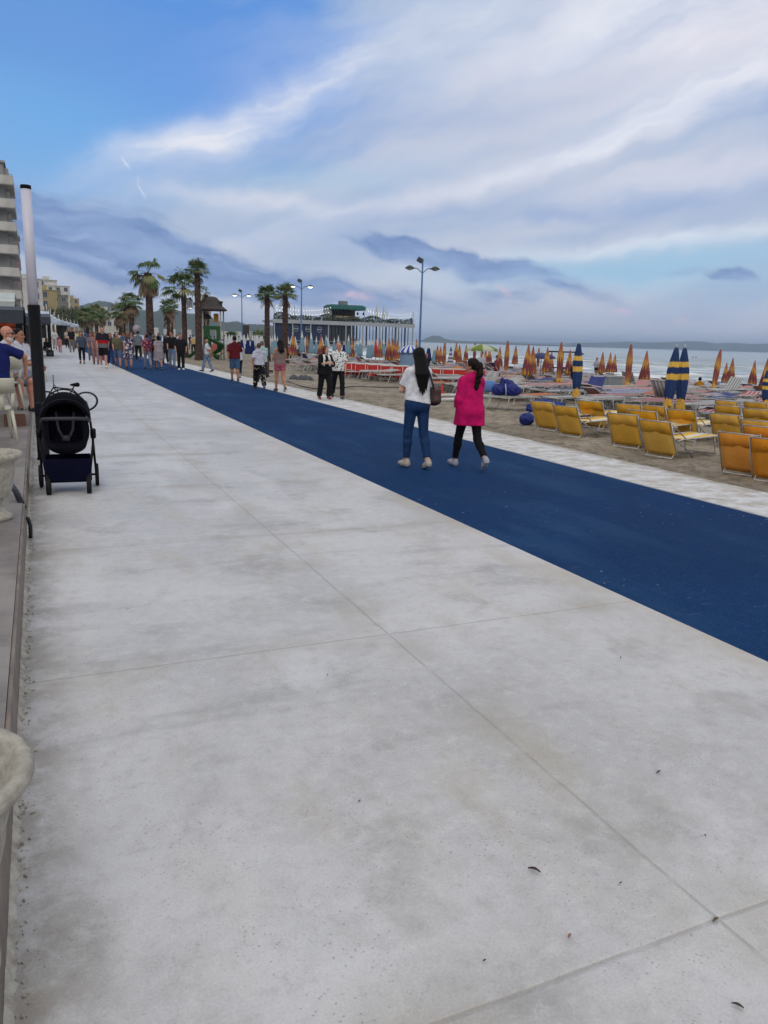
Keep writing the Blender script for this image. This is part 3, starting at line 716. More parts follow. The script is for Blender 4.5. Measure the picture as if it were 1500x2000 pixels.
    ey = [hd(s_*.031, .088, .003) for s_ in (-1, 1)]; bw = [hd(s_*.031, .090, .026) for s_ in (-1, 1)]; mo = hd(0, .094, -.066)
    fwd = np.array([-math.sin(hy), math.cos(hy), 0])
    def pick(c):
        m_ = np.zeros(len(c), int); fr = ((c-hc)@fwd) > .06
        for e in bw: m_[fr & (np.abs((c-e)@np.array([-fwd[1], fwd[0], 0])) < .02) & (np.abs(c[:, 2]-e[2]) < max(.0045, res*.3))] = 3
        for e in ey: m_[fr & (np.abs((c-e)@np.array([-fwd[1], fwd[0], 0])) < max(.013, res*.6)) & (np.abs(c[:, 2]-e[2]) < max(.007, res*.5))] = 1
        m_[fr & (np.abs((c-mo)@np.array([-fwd[1], fwd[0], 0])) < .024) & (np.abs(c[:, 2]-mo[2]) < max(.008, res*.5))] = 2
        return m_
    f.build('body', skin_mats(skin), root, pick)
    fres = max(res, .011)
    def M(c, key, sty='plain'):
        return fabric('cloth_%d_%d_%d' % c, c) if sty == 'plain' else PATTERN[sty]()
    # ---- bottom
    bo = bottom; kind = bo['kind']; bm = M(bo.get('c', (30, 30, 34)), 0, bo.get('pat', 'plain'))
    if kind != 'none':
        f = Field(lo, hi, res); o = bo.get('o', .012)
        top_z = T(0, 0, bo.get('waist', 1.03))[2]
        f.cap(T(-.055, -.01, .93), T(.055, -.01, .93), (.118 if female else .108)*bk**.5+o, k=.04, flat=.84)
        f.cap(T(-.03*bk, belly*.4, 1.04), T(.03*bk, belly*.4, 1.04), (.098 if female else .108)*bk+belly*.4+o, k=.04, flat=.82)
        for s_ in (-1, 1):
            f.ell(T(s_*.060, -.055 if female else -.045, .90), (.082+o, .080+o, .088+o), k=.05)
            hip, kn, an = J[s_][:3]
            if kind == 'shorts':
                t1 = bo.get('len', .75); e = hip+(kn-hip)*t1; d = (kn-hip)/np.linalg.norm(kn-hip); f.cap(hip, e+d*.06, .092*bk**.5+o, .068*bk**.5+o*1.6, k=.03, cut=[(e, d)], ns=.003)
            elif kind in ('jeans', 'trousers', 'leggings'):
                fl = {'jeans': .006, 'trousers': .022, 'leggings': 0}[kind]; o2 = {'jeans': .008, 'trousers': .016, 'leggings': .006}[kind]
                thigh(f, s_, o2); t1 = bo.get('len', .93)
                up_ = kn+(an-kn)*.3+np.array([0, -.01, 0]); d = (an-kn)/np.linalg.norm(an-kn); e = kn+(an-kn)*t1
                f.cap(kn, up_, .055+o2, .057+o2, k=.03, ns=.002); f.cap(up_, e+d*.06, .056+o2, .038+o2+fl, k=.03, cut=[(e, d)], ns=.003, nf=45)
            elif kind == 'wide':
                thigh(f, s_, .03); e = an+np.array([0, 0, .02]); d = (an-kn)/np.linalg.norm(an-kn)
                f.cap(kn, e+d*.06, .085, .088, k=.04, cut=[(e, d)], ns=.004)
        if kind == 'skirt':
            zb = bo.get('hem', .5)
            f.cap(T(-.04, 0, .95), np.array([-.05, .0, zb-.1])+B, .13, .17, k=.03); f.cap(T(.04, 0, .95), np.array([.05, .0, zb-.1])+B, .13, .17, k=.03, ns=.006); f.clip((0, 0, zb+dz), (0, 0, -1))
        f.clip((0, 0, top_z), (0, 0, 1))
        f.build({'shorts': 'shorts', 'skirt': 'skirt', 'jeans': 'jeans', 'leggings': 'leggings'}.get(kind, 'trousers'), bm, root)
    # ---- top
    tp = top; f = Field(lo, hi, res); o = tp.get('o', .014); hem = tp.get('hem', .88); sl = tp.get('sleeve', .55); fl = tp.get('flare', .02)
    torso(f, o)
    hw_ = .05*bk; hb = T(0, -.005+belly*.2, max(hem, .86))
    f.cap(T(-hw_, belly*.3, 1.2), T(-hw_, -.005+belly*.25, max(hem, .8)-.06), .105*bk**.7+o, .112*bk**.6+o+fl, k=.05, flat=.82, ns=.006, nf=26)
    f.cap(T(hw_, belly*.3, 1.2), T(hw_, -.005+belly*.25, max(hem, .8)-.06), .105*bk**.7+o, .112*bk**.6+o+fl, k=.05, flat=.82, ns=.006, nf=26)
    if hem < .75:      # dress
        for s_ in (-1, 1): f.cap(T(s_*.05, 0, .98), np.array([s_*.06, 0, hem-.08])+B, .125+o, .155+fl, k=.05, flat=.85, ns=.008, nf=22)
    if hem < .86:
        for s_ in (-1, 1):
            hip, kn, an = J[s_][:3]; f.cap(hip, hip+(kn-hip)*.75, .09*bk**.5+o+.006, .09*bk**.5+o+.006, k=.06, ns=.004)
    if tp.get('neck', True):
        f.cap(T(0, -.015, 1.43), T(0, -.012, 1.475), .064, .062, k=.02)
    f.cap(T(0, .05, 1.5), T(0, .12, 1.42), tp.get('vneck', .045), k=0, sub=True)
    for s_ in (-1, 1):
        sh, el, wr, d1, d2, w_, n_ = A[s_]
        if sl > 0:
            f.cap(sh, sh+d1*.1, .052+o*.5, .050+o*.6, k=.04)
            if sl <= 1: e = sh+d1*.285*sl; f.cap(sh, e+d1*.05, .047*bk**.4+o*.8, .047*bk**.4+o+tp.get('sf', .012), k=.03, cut=[(e, d1)], ns=.003)
            else:
                f.cap(sh, el, .046*bk**.4+o*.8, .042+o, k=.03, ns=.004); e = el+d2*.245*(sl-1); f.cap(el, e+d2*.05, .045+o, .036+o, k=.02, cut=[(e, d2)], ns=.004, nf=60)
    f.clip((0, 0, T(0, 0, hem)[2] if hem > .75 else hem+dz), (tp.get('slant', 0), tp.get('slanty', 0), -1))
    pk_ = tp.get('bands'); tm = M(tp.get('c', (200, 200, 200)), 1, tp.get('pat', 'plain'))
    if pk_:
        ms = [M(c, 1) for c, z in pk_]
        def bp(c):
            m_ = np.zeros(len(c), int)
            for i, (cc, z) in reversed(list(enumerate(pk_))): m_[c[:, 2]-dz < z] = i
            return m_
        f.build('shirt', ms, root, bp)
    else: f.build(tp.get('name', 'dress' if hem < .75 else 'shirt'), tm, root)
    # ---- hair
    st, hcx = hair; hm = hairmat(hcx)
    if st != 'bald':
        f = Field(hc-np.array([.3, .3, .75]), hc+np.array([.3, .3, .2]), min(res, .016))
        fc = [((0, .045, -.02), (0, .75, -.62))]
        if st in ('short', 'fringe'):
            f.ell(hd(0, -.014, .038), (.083, .100, .096), k=.01, yaw=hy, cut=[((0, .05, .02), (0, .8, -.65)), ((0, 0, -.085), (0, -.3, -1))], ns=.003, nf=70)
        else:
            f.ell(hd(0, -.014, .036), (.088, .106, .100), k=.01, yaw=hy, cut=[((0, .052, .01), (0, .85, -.5))], ns=.003, nf=60)
        if st in ('long', 'longish'):
            L = .56 if st == 'long' else .36; rr_ = random.Random(5); back = T(0, -.125, 1.2)[1]
            f.cap(hd(0, -.03, -.02), hd(0, -.06, -.13), .083, .075, k=.03, flat=.8)
            n_ = 15
            for i in range(n_):
                u = (i/(n_-1)-.5)*2; l_ = L*(1-.18*abs(u)-.12*rr_.random()); wx = .075*u
                p0 = hd(wx*.9, -.055-.035*(1-u*u), .0); p1 = np.array([hc[0]+wx*1.25+math.sin(-hy)*-.05, back-.012-.025*(1-u*u), hc[2]-.24]); p2 = np.array([hc[0]+wx*.9+.012*rr_.uniform(-1, 1), back-.005-.02*(1-u*u), hc[2]-l_])
                f.cap(p0, p1, .026, .024, k=.012, ns=.002, nf=90); f.cap(p1, p2, .024, .007, k=.010)
        elif st == 'ponytail':
            f.ell(hd(0, -.115, .03), (.035, .035, .04), k=.02, yaw=hy); p = hd(0, -.125, .02); rr_ = random.Random(3)
            for i in range(9):
                q = p+np.array([-.006+.010*math.sin(i*1.7), -.016 if i < 3 else .004, -.04]); f.cap(p, q, .056-.0035*i+.009*math.sin(i*2.4), .052-.0035*i, k=.02, ns=.012, nf=60); p = q
        elif st == 'bob':
            f.cap(hd(0, -.03, .0), hd(0, -.035, -.08), .092, .086, k=.03, flat=.9, ns=.004, cut=[(tuple(hd(0, .02, 0)), tuple(fwd))])
        elif st == 'bun':
            f.ell(hd(0, -.105, .06), (.045, .04, .045), k=.015, yaw=hy)
        elif st == 'curly':
            f.ell(hd(0, -.02, .035), (.105, .115, .105), k=.01, yaw=hy, cut=[((0, .055, -.02), (0, .8, -.5))], ns=.010, nf=60)
        f.build('hair', hm, root)
    # ---- shoes
    for s_ in (-1, 1):
        hip, kn, an, heel, toe, td, up_ = J[s_]
        if bare: continue
        f = Field(np.minimum(heel, toe)-.09, np.maximum(heel, toe)+.12, min(res, .014))
        sole = [(heel-up_*.030, -up_)]
        f.cap(heel+up_*.012, heel+up_*.05, .043, .040, k=.01); f.cap(heel+up_*.006, heel*.4+toe*.6+up_*.004, .044, .045, k=.03); f.cap(heel*.5+toe*.5+up_*.01, toe+td*.008+up_*.0, .043, .030, k=.03)
        ax = [f.lo[k]+f.h*np.arange(f.n[k]) for k in range(3)]
        f.clip(heel-up_*.036, -up_)
        so = (heel-up_*.036)@up_
        f.build('shoe', [mat('shoe_%d_%d_%d' % tuple(shoes), shoes, .6), mat('sole_pale', (196, 192, 186), .6)] if not (foot and 0) else None, root, lambda c, so=so, up_=up_: ((c@up_) < so+.02).astype(int))
    if socks: pass
    K.update(J=J, A=A, T=T, hd=hd, hc=hc, dz=dz, lo=lo, hi=hi, root=root)
    return K
def pattern(name, base, spots, scale, thr=(.35, .42), kind='vor', rough=.85):
    def mk():
        if name in MATS: return MATS[name]
        m_ = bpy.data.materials.new(name); m_.use_nodes = True; t = NT(m_.node_tree); b_ = t.t.nodes['Principled BSDF']; b_.inputs['Roughness'].default_value = rough; b_.inputs['Specular IOR Level'].default_value = .2
        oc = t.n('ShaderNodeTexCoord').outputs['Object']; c = lin(base)
        for i, sc in enumerate(spots):
            if kind == 'vor':
                v = t.n('ShaderNodeTexVoronoi'); t.set(v.inputs['Vector'], t.mapping(oc, loc=(i*3.1, i*1.7, 0))); v.inputs['Scale'].default_value = scale*(1+.25*i)
                fct = t.ss(v.outputs['Distance'], thr[1], thr[0])
            else: fct = t.ss(t.noise(t.mapping(oc, loc=(i*3.1, i*1.7, 0)), scale*(1+.3*i), 2, .4), .54, .58)
            c = t.mix(fct, c, lin(sc))
        t.set(b_.inputs['Base Color'], c); MATS[name] = m_; return m_
    return mk
PATTERN = {
    'daisies': pattern('black_daisy_print', (20, 20, 24), [(206, 196, 170)], 10, (.20, .27)),
    'hibiscus': pattern('white_dark_leaf_print', (214, 218, 220), [(44, 50, 58), (70, 78, 84)], 13, (.26, .33)),
    'navyflowers': pattern('navy_white_flower_print', (34, 36, 56), [(186, 180, 192), (120, 112, 140)], 9, kind='noise'),
    'redflowers': pattern('red_flower_print', (110, 34, 46), [(176, 120, 128), (60, 44, 70)], 14, kind='noise'),
    'check': pattern('grey_check', (150, 144, 154), [(120, 114, 126)], 22, kind='noise'),
    'denim': pattern('washed_denim', (92, 116, 146), [(118, 138, 164)], 7, kind='noise'),
}
# ------------------------------------------------------------------ shared materials
M_ALU = mat('aluminium_tube', (176, 180, 184), .4, (150, 152, 156), 12, .5, metal=.6)
M_WTUBE = mat('white_tube', (206, 208, 210), .5, (176, 174, 170), 9, .5)
M_BLACKM = mat('black_metal', (10, 11, 18), .5, spec=.12)
M_STEEL = mat('steel', (120, 124, 130), .35, metal=.9)
M_BLUEPOLE = mat('blue_pole_paint', (48, 92, 146), .5, (66, 104, 150), 4, .5)
M_CREAM = mat('cream_plastic', (202, 200, 184), .5, (186, 184, 168), 5, .4)
def striped(name, c1, c2, axis, width, duty=.5, off=0.0, rough=.85):
    if name in MATS: return MATS[name]
    m = bpy.data.materials.new(name); m.use_nodes = True; t = NT(m.node_tree); b = t.t.nodes['Principled BSDF']; b.inputs['Roughness'].default_value = rough; b.inputs['Specular IOR Level'].default_value = .2
    oc = t.n('ShaderNodeTexCoord').outputs['Object']; v = t.sep(oc)[axis]
    f = t.m('FRACT', t.m('DIVIDE', t.m('ADD', v, 50+off), width))
    c = t.mix(t.m('GREATER_THAN', f, duty), lin(c1), lin(c2)); n = t.noise(oc, 12, 4)
    c = t.mix(t.m('MULTIPLY', t.ss(n, .45, .7), .25), c, lin((120, 112, 104)))
    t.set(b.inputs['Base Color'], c); MATS[name] = m; return m
# ------------------------------------------------------------------ sun loungers
M_YEL = mat('yellow_mesh_fabric', (226, 172, 32), .7, (204, 150, 30), 3, .6, .3, 260, spec=.25, vary=.12, fold=.35)
M_ORA = mat('orange_mesh_fabric', (236, 156, 28), .7, (220, 140, 24), 3, .6, .3, 260, spec=.25, vary=.1, fold=.35)
M_YSEAT = striped('yellow_seat_fabric', (222, 178, 74), (212, 212, 200), 1, .60, .80, .30)
def yellow_lounger(fab, seat_on=True):
    r = empty('sun_lounger', (0, 0, 0))
    lean = -.29; zt = .60; W = .28
    P = []
    for i in range(9):
        f = i/8; row = []
        for j in range(7):
            g = j/6*2-1; row.append((lean*f-.018*math.sin(f*math.pi)*(1-g*g)+.0, g*W, .04+(zt-.04)*f))
        P.append(row)
    b = MB(); b.sheet(P, .006); b.build('backrest', fab, r, True)
    P = [[(lean*f-.014, g*W*.97, .04+(zt-.04)*f) for g in (-1, -.5, 0, .5, 1)] for f in (.66, .8, 1.0)]
    b = MB(); b.sheet(P, .006); b.build('head_pocket', fab, r, True)
    b = MB()
    for s_ in (-1, 1):
        b.tube([(.03, s_*(W+.015), .02), (0, s_*(W+.015), .06), (lean-.004, s_*(W+.015), zt+.005), (lean+.05, s_*(W-.0), zt+.02)], .012, 6)
        b.tube([(lean*.55, s_*(W+.02), .36), (.34, s_*(W+.03), .10), (.46, s_*(W+.03), .0)], .011, 6)
        b.tube([(lean*.98, s_*(W+.01), zt), (.18, s_*(W+.03), .33)], .009, 6)
    b.tube([(lean-.002, -W, zt+.01), (lean-.002, W, zt+.01)], .011, 6)
    b.build('backrest_frame', M_ALU, r, True)
    b = MB(); b.tube([(.0, -W*.86, .07), (-.07, -W*.86, .008), (-.07, W*.86, .008), (.0, W*.86, .07)], .011, 6); b.build('leg', M_WTUBE, r, True)
    if seat_on:
        P = [[(.12+1.2*f, g*(W-.01), .31+.015*math.cos(f*6)-.012*(1-g*g)) for g in (-1, -.5, 0, .5, 1)] for f in [k/10 for k in range(11)]]
        b = MB(); b.sheet(P, .006); b.build('seat', M_YSEAT, r, True)
        b = MB()
        for s_ in (-1, 1): b.tube([(.02, s_*(W+.004), .30), (.14, s_*(W+.004), .315), (1.33, s_*(W+.004), .315)], .014, 6)
        b.tube([(1.33, -W, .315), (1.33, W, .315)], .014, 6); b.build('seat_frame', M_WTUBE, r, True)
        b = MB(); b.tube([(1.15, -W, .31), (1.22, -W, .01), (1.22, W, .01), (1.15, W, .31)], .011, 6); b.build('leg', M_ALU, r, True)
        b = MB(); b.tube([(.55, -W, .31), (.42, -W, .01), (.42, W, .01), (.55, W, .31)], .011, 6); b.build('leg', M_ALU, r, True)
    return r
YAWL = math.radians(19)
protoY = yellow_lounger(M_YEL); protoO = yellow_lounger(M_ORA)
yl = [(1070, 840, 'y', 'leftmost yellow sun lounger in the front row, beside the blue bundles'),
      (1116, 853, 'y', 'yellow sun lounger second from left in the front row, before the navy banded parasol'),
      (1224, 876, 'y', 'yellow sun lounger third from left in the front row near the white path'),
      (1290, 894, 'y', 'yellow sun lounger fourth from left in the front row, pale seat stretching toward the sea'),
      (1448, 929, 'o', 'orange backed sun lounger nearest the white path at the right')]
row0 = [un(x, y, -.06) for x, y, *_ in yl]
extra = [(1236, 846, 'y', 'yellow sun lounger with pale lower back behind the third front lounger'), (1283, 850, 'y', 'yellow sun lounger behind the leaning navy parasol knot'),
         (1262, 866, 'y', 'yellow sun lounger squeezed between the front row and the parasol post'),
         (1422, 870, 'y', 'yellow sun lounger directly behind the orange backed one'), (1425, 842, 'y', 'yellow sun lounger third in the file behind the orange backed one'),
         (1484, 884, 'y', 'yellow sun lounger at the right picture edge behind an orange one'), (1482, 850, 'y', 'yellow sun lounger farthest back at the right picture edge'),
         (1492, 905, 'o', 'orange sun lounger at the right picture edge, middle of three'), (1511, 946, 'o', 'orange sun lounger cut off by the right picture edge beside the nearest one'),
         (1424, 822, 'y', 'yellow sun lounger, fourth in the file behind the orange backed one'), (1480, 826, 'y', 'yellow sun lounger before the half cut navy parasol at right'), (1336, 858, 'y', 'yellow sun lounger with only its pale seat showing right of the leaning parasol'), (1160, 836, 'y', 'yellow sun lounger just right of the navy banded parasol pole')]
for i, (x, y, k, lab) in enumerate(yl+extra):
    src = protoY if k == 'y' else protoO
    first = (i == 0) or (k == 'o' and i == 4)
    o = src if first else copy_tree(src)
    p = un(x, y, -.07); o.location = (p[0], p[1], sand_z(p[0], p[1])+.008); o.rotation_euler = (0, 0, YAWL+random.uniform(-.09, .09))
    tag(o, lab, 'sun lounger', 'yellow and orange loungers at the front of the beach')
F_KINDS = {'red': (striped('red_white_stripe', (156, 48, 56), (178, 164, 166), 1, .14, .5), 'red and white striped'), 'pink': (striped('pink_stripe', (172, 88, 92), (176, 160, 158), 1, .10, .5), 'faded pink striped'),
           'white': (mat('off_white_fabric', (170, 170, 168), .8, (134, 134, 134), 6, .5), 'off white'), 'blue': (mat('navy_fabric', (38, 50, 112), .8, (52, 62, 120), 6, .5), 'navy blue'),
           'bluestripe': (striped('blue_stripe', (64, 80, 138), (180, 180, 186), 1, .13, .5), 'blue and white striped'), 'grey': (striped('grey_stripe', (128, 134, 142), (190, 190, 188), 1, .12, .5), 'grey striped'), 'orange': (mat('orange_fabric_f', (190, 110, 60), .8, (170, 96, 54), 6, .5), 'orange')}
def flat_lounger(fab, back=0.0, simple=False, hoop=False):
    r = empty('beach_lounger', (0, 0, 0)); W = .29
    P = [[(.62*math.cos(back)*-(1-f/.33)*1 if f < .33 else (f-.33)/.67*1.22, g*W*1.04, .352+(.62*math.sin(back)*(1-f/.33) if f < .33 else 0)-.022*(1-g*g)) for g in (-1, -.4, .4, 1)] for f in (0, .16, .33, .34, .6, .8, 1.0)]
    b = MB(); b.sheet(P, .008, 0)
    fr = MB() if not simple else b; mi = 0 if not simple else 1
    for s_ in (-1, 1): fr.tube([(-.62*math.cos(back), s_*W, .33+.62*math.sin(back)), (0, s_*W, .33), (1.24, s_*W, .33)], .014, 5, mi)
    fr.tube([(-.62*math.cos(back), -W, .33+.62*math.sin(back)), (-.62*math.cos(back), W, .33+.62*math.sin(back))], .014, 5, mi); fr.tube([(1.24, -W, .33), (1.24, W, .33)], .014, 5, mi)
    legs = []
    for x0, x1 in ((-.28, -.42), (.28, .18), (1.0, 1.12)):
        lb = MB() if not simple else b
        pts = [(x0, -W, .33), ((x0+x1)/2+.03, -W, .2), (x1, -W, .03), (x1, -W+.05, .0), (x1, W-.05, .0), (x1, W, .03), ((x0+x1)/2+.03, W, .2), (x0, W, .33)]
        lb.tube(pts, .014, 5, mi); legs.append(lb)
    if simple: b.build('fabric', [fab, M_WTUBE], r)
    else:
        b.build('fabric', fab, r, True); fr.build('frame', M_WTUBE, r, True)
        for lb in legs: lb.build('leg', M_WTUBE, r, True)
    return r
protos = {}
def get_flat(kind, bk, simple):
    key = (kind, bk, simple)
    if key not in protos:
        protos[key] = flat_lounger(F_KINDS[kind][0], bk, simple); return protos[key]
    return copy_tree(protos[key])
def px_of(p):
    v = np.array(p)-EYE; z_ = v@FW; return 750+F_PX*(v@RT)/z_, 1000-F_PX*(v@UP)/z_, z_
rl = random.Random(11); cand = []
for k_, u in enumerate(np.arange(14.3, 41.0, 1.62)):
    v = 9.0
    while v < 64:
        v += rl.uniform(.55, 1.05)*(1.0 if u < 22 else 1.25)
        uu = u+rl.uniform(-.45, .45); x, y, D = px_of((uu, v, 0))
        if x > 1545 or x < 575 or (u < 15.5 and x > 1200) or rl.random() < .08: continue
        kind = rl.choices(['white', 'red', 'pink', 'grey', 'blue', 'orange', 'bluestripe'], [1.5, 3.0, 2.8, 2.0, 1.1, .6, 1.8])[0]
        bk = rl.choices([0.0, .12, .5, .95], [6, 3, .9, .5])[0]
        if u < 16.5 and x < 860: kind = rl.choice(['white', 'white', 'pink'])
        cand.append((D, uu, v, kind, bk, YAWL*.6+rl.gauss(0, .2)+(math.pi if rl.random() < .25 else 0), .13 if rl.random() < .25 else 0, rl.uniform(-.06, .06)))
cand.sort()
for i, (D, uu, v, kind, bk, yw, lift, rx) in enumerate(cand[:296]):
    o = get_flat(kind, bk, D > 26)
    o.location = (uu, v, sand_z(uu, v)+.01+lift); o.rotation_euler = (rx if lift else 0, 0, yw)
    st = {0.0: 'lying flat', .12: 'lying nearly flat', .5: 'head end half raised', .95: 'head end raised'}[bk]
    tag(o, 'beach lounger with %s fabric, %s, in packed rows' % (F_KINDS[kind][1], st), 'beach lounger', 'packed rows of beach loungers')
V = []; Fc = []; MI = []; fm = [F_KINDS[k][0] for k in F_KINDS]+[M_WTUBE]; fk = list(F_KINDS)
for i, (D, uu, v, kind, bk, yw, lift, rx) in enumerate(cand[296:]):
    src = get_flat(kind, bk, True) if (kind, bk, True) not in protos else protos[(kind, bk, True)]
    me = src.children[0].data; M_ = Matrix.Translation((uu, v, sand_z(uu, v)+.01+lift)) @ Matrix.Rotation(yw, 4, 'Z'); b0_ = len(V)
    V += [tuple(M_ @ q.co) for q in me.vertices]
    for q in me.polygons: Fc.append(tuple(k+b0_ for k in q.vertices)); MI.append(fk.index(kind) if q.material_index == 0 else len(fk))
if V: tag(mesh_obj('beach_loungers', V, Fc, fm, None, MI, False), 'farthest packed loungers near the water', kind='stuff')
for key, pr in list(protos.items()):       # prototypes that no place used
    if pr.get('label') is None:
        for ch in list(pr.children): bpy.data.objects.remove(ch)
        bpy.data.objects.remove(pr); del protos[key]
# red loungers folded up on edge in a line
redp = mat('red_canvas', (190, 42, 34), .75, (168, 34, 30), 5, .5)
b0 = None
for i, x in enumerate((681, 706, 733, 757, 783, 806, 880, 905)):
    if b0 is None:
        r = empty('folded_lounger', (0, 0, 0)); b = MB()
        b.sheet([[(.0, -.95+1.9*g, .18+.5*f) for g in (0, .25, .5, .75, 1)] for f in (0, .5, 1)], .02); b.build('canvas', redp, r)
        b = MB(); b.tube([(-.0, -.97, .16), (0, -.97, .72), (0, .97, .72), (0, .97, .16)], .025, 6); b.tube([(0, -.5, .7), (-.2, -.5, 0)], .018, 5); b.tube([(0, .5, .7), (-.2, .5, 0)], .018, 5); b.tube([(0, -.5, .2), (.2, -.5, 0)], .018, 5); b.tube([(0, .5, .2), (.2, .5, 0)], .018, 5)
        b.build('frame', M_WTUBE, r, True); b0 = r; o = r
    else: o = copy_tree(b0)
    p = at(x, 37.5-.012*(x-680), -.35); o.location = (p[0], p[1], sand_z(p[0], p[1])); o.rotation_euler = (0, 0, math.radians(96)-YAW)
    tag(o, 'lounger folded upright showing red canvas in the line behind the pale loungers', 'folded lounger', 'red folded loungers in a line')
# ------------------------------------------------------------------ parasols
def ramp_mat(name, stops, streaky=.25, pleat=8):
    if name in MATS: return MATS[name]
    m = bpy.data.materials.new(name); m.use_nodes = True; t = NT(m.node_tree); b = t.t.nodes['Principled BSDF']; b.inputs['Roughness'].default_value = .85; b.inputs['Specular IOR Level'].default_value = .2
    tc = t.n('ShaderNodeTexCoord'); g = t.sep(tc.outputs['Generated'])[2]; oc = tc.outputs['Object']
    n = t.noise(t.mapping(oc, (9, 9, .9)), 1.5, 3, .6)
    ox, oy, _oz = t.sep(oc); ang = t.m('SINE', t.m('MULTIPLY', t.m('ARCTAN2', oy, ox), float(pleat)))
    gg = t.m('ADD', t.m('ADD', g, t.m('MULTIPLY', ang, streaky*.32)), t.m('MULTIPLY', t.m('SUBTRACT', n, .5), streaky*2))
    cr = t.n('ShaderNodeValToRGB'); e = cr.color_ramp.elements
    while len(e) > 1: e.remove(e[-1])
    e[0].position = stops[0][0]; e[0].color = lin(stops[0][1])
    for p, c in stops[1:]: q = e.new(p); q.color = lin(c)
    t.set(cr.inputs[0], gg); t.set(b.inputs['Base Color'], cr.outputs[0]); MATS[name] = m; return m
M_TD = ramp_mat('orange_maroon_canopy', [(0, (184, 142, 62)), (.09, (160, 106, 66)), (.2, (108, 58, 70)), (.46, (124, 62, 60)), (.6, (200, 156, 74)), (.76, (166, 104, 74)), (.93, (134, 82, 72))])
M_TD2 = ramp_mat('orange_faded_canopy', [(0, (190, 150, 74)), (.1, (150, 92, 64)), (.36, (118, 62, 64)), (.54, (182, 138, 70)), (.78, (150, 92, 72)), (1, (128, 80, 74))], .15)
M_PINKC = ramp_mat('pink_canopy', [(0, (196, 130, 110)), (.3, (150, 60, 66)), (.6, (190, 110, 90)), (1, (160, 90, 86))], .2)
M_NAVY = ramp_mat('navy_yellow_canopy', [(0, (34, 54, 98)), (.36, (34, 54, 98)), (.38, (206, 168, 74)), (.47, (206, 168, 74)), (.49, (30, 50, 94)), (.60, (30, 50, 94)), (.62, (206, 168, 74)), (.70, (206, 168, 74)), (.72, (32, 52, 92)), (.97, (38, 58, 96)), (.985, (130, 140, 140))], .012)
M_KNOT = mat('yellow_valance', (204, 160, 62), .8, (180, 132, 44), 16, .6)
M_TEAL = ramp_mat('teal_white_canopy', [(0, (104, 138, 156)), (.68, (120, 152, 170)), (.74, (208, 208, 204)), (1, (200, 200, 198))], .03)
M_NAVW = ramp_mat('navy_white_stripe_canopy', [(0, (24, 36, 78)), (.12, (210, 212, 214)), (.2, (24, 36, 78)), (.3, (210, 212, 214)), (.38, (24, 36, 78)), (.5, (210, 212, 214)), (.58, (24, 36, 78)), (.72, (200, 202, 206)), (.78, (24, 36, 78))], .005)
M_NAVY2 = ramp_mat('navy_white_top_canopy', [(0, (26, 38, 92)), (.7, (26, 38, 92)), (.74, (200, 202, 204))], .01)
M_REDC = ramp_mat('red_canopy', [(0, (170, 36, 48)), (1, (190, 60, 60))], .05)
M_WHITEC = mat('white_canopy', (196, 200, 206), .8, (176, 180, 188), 3, .5)
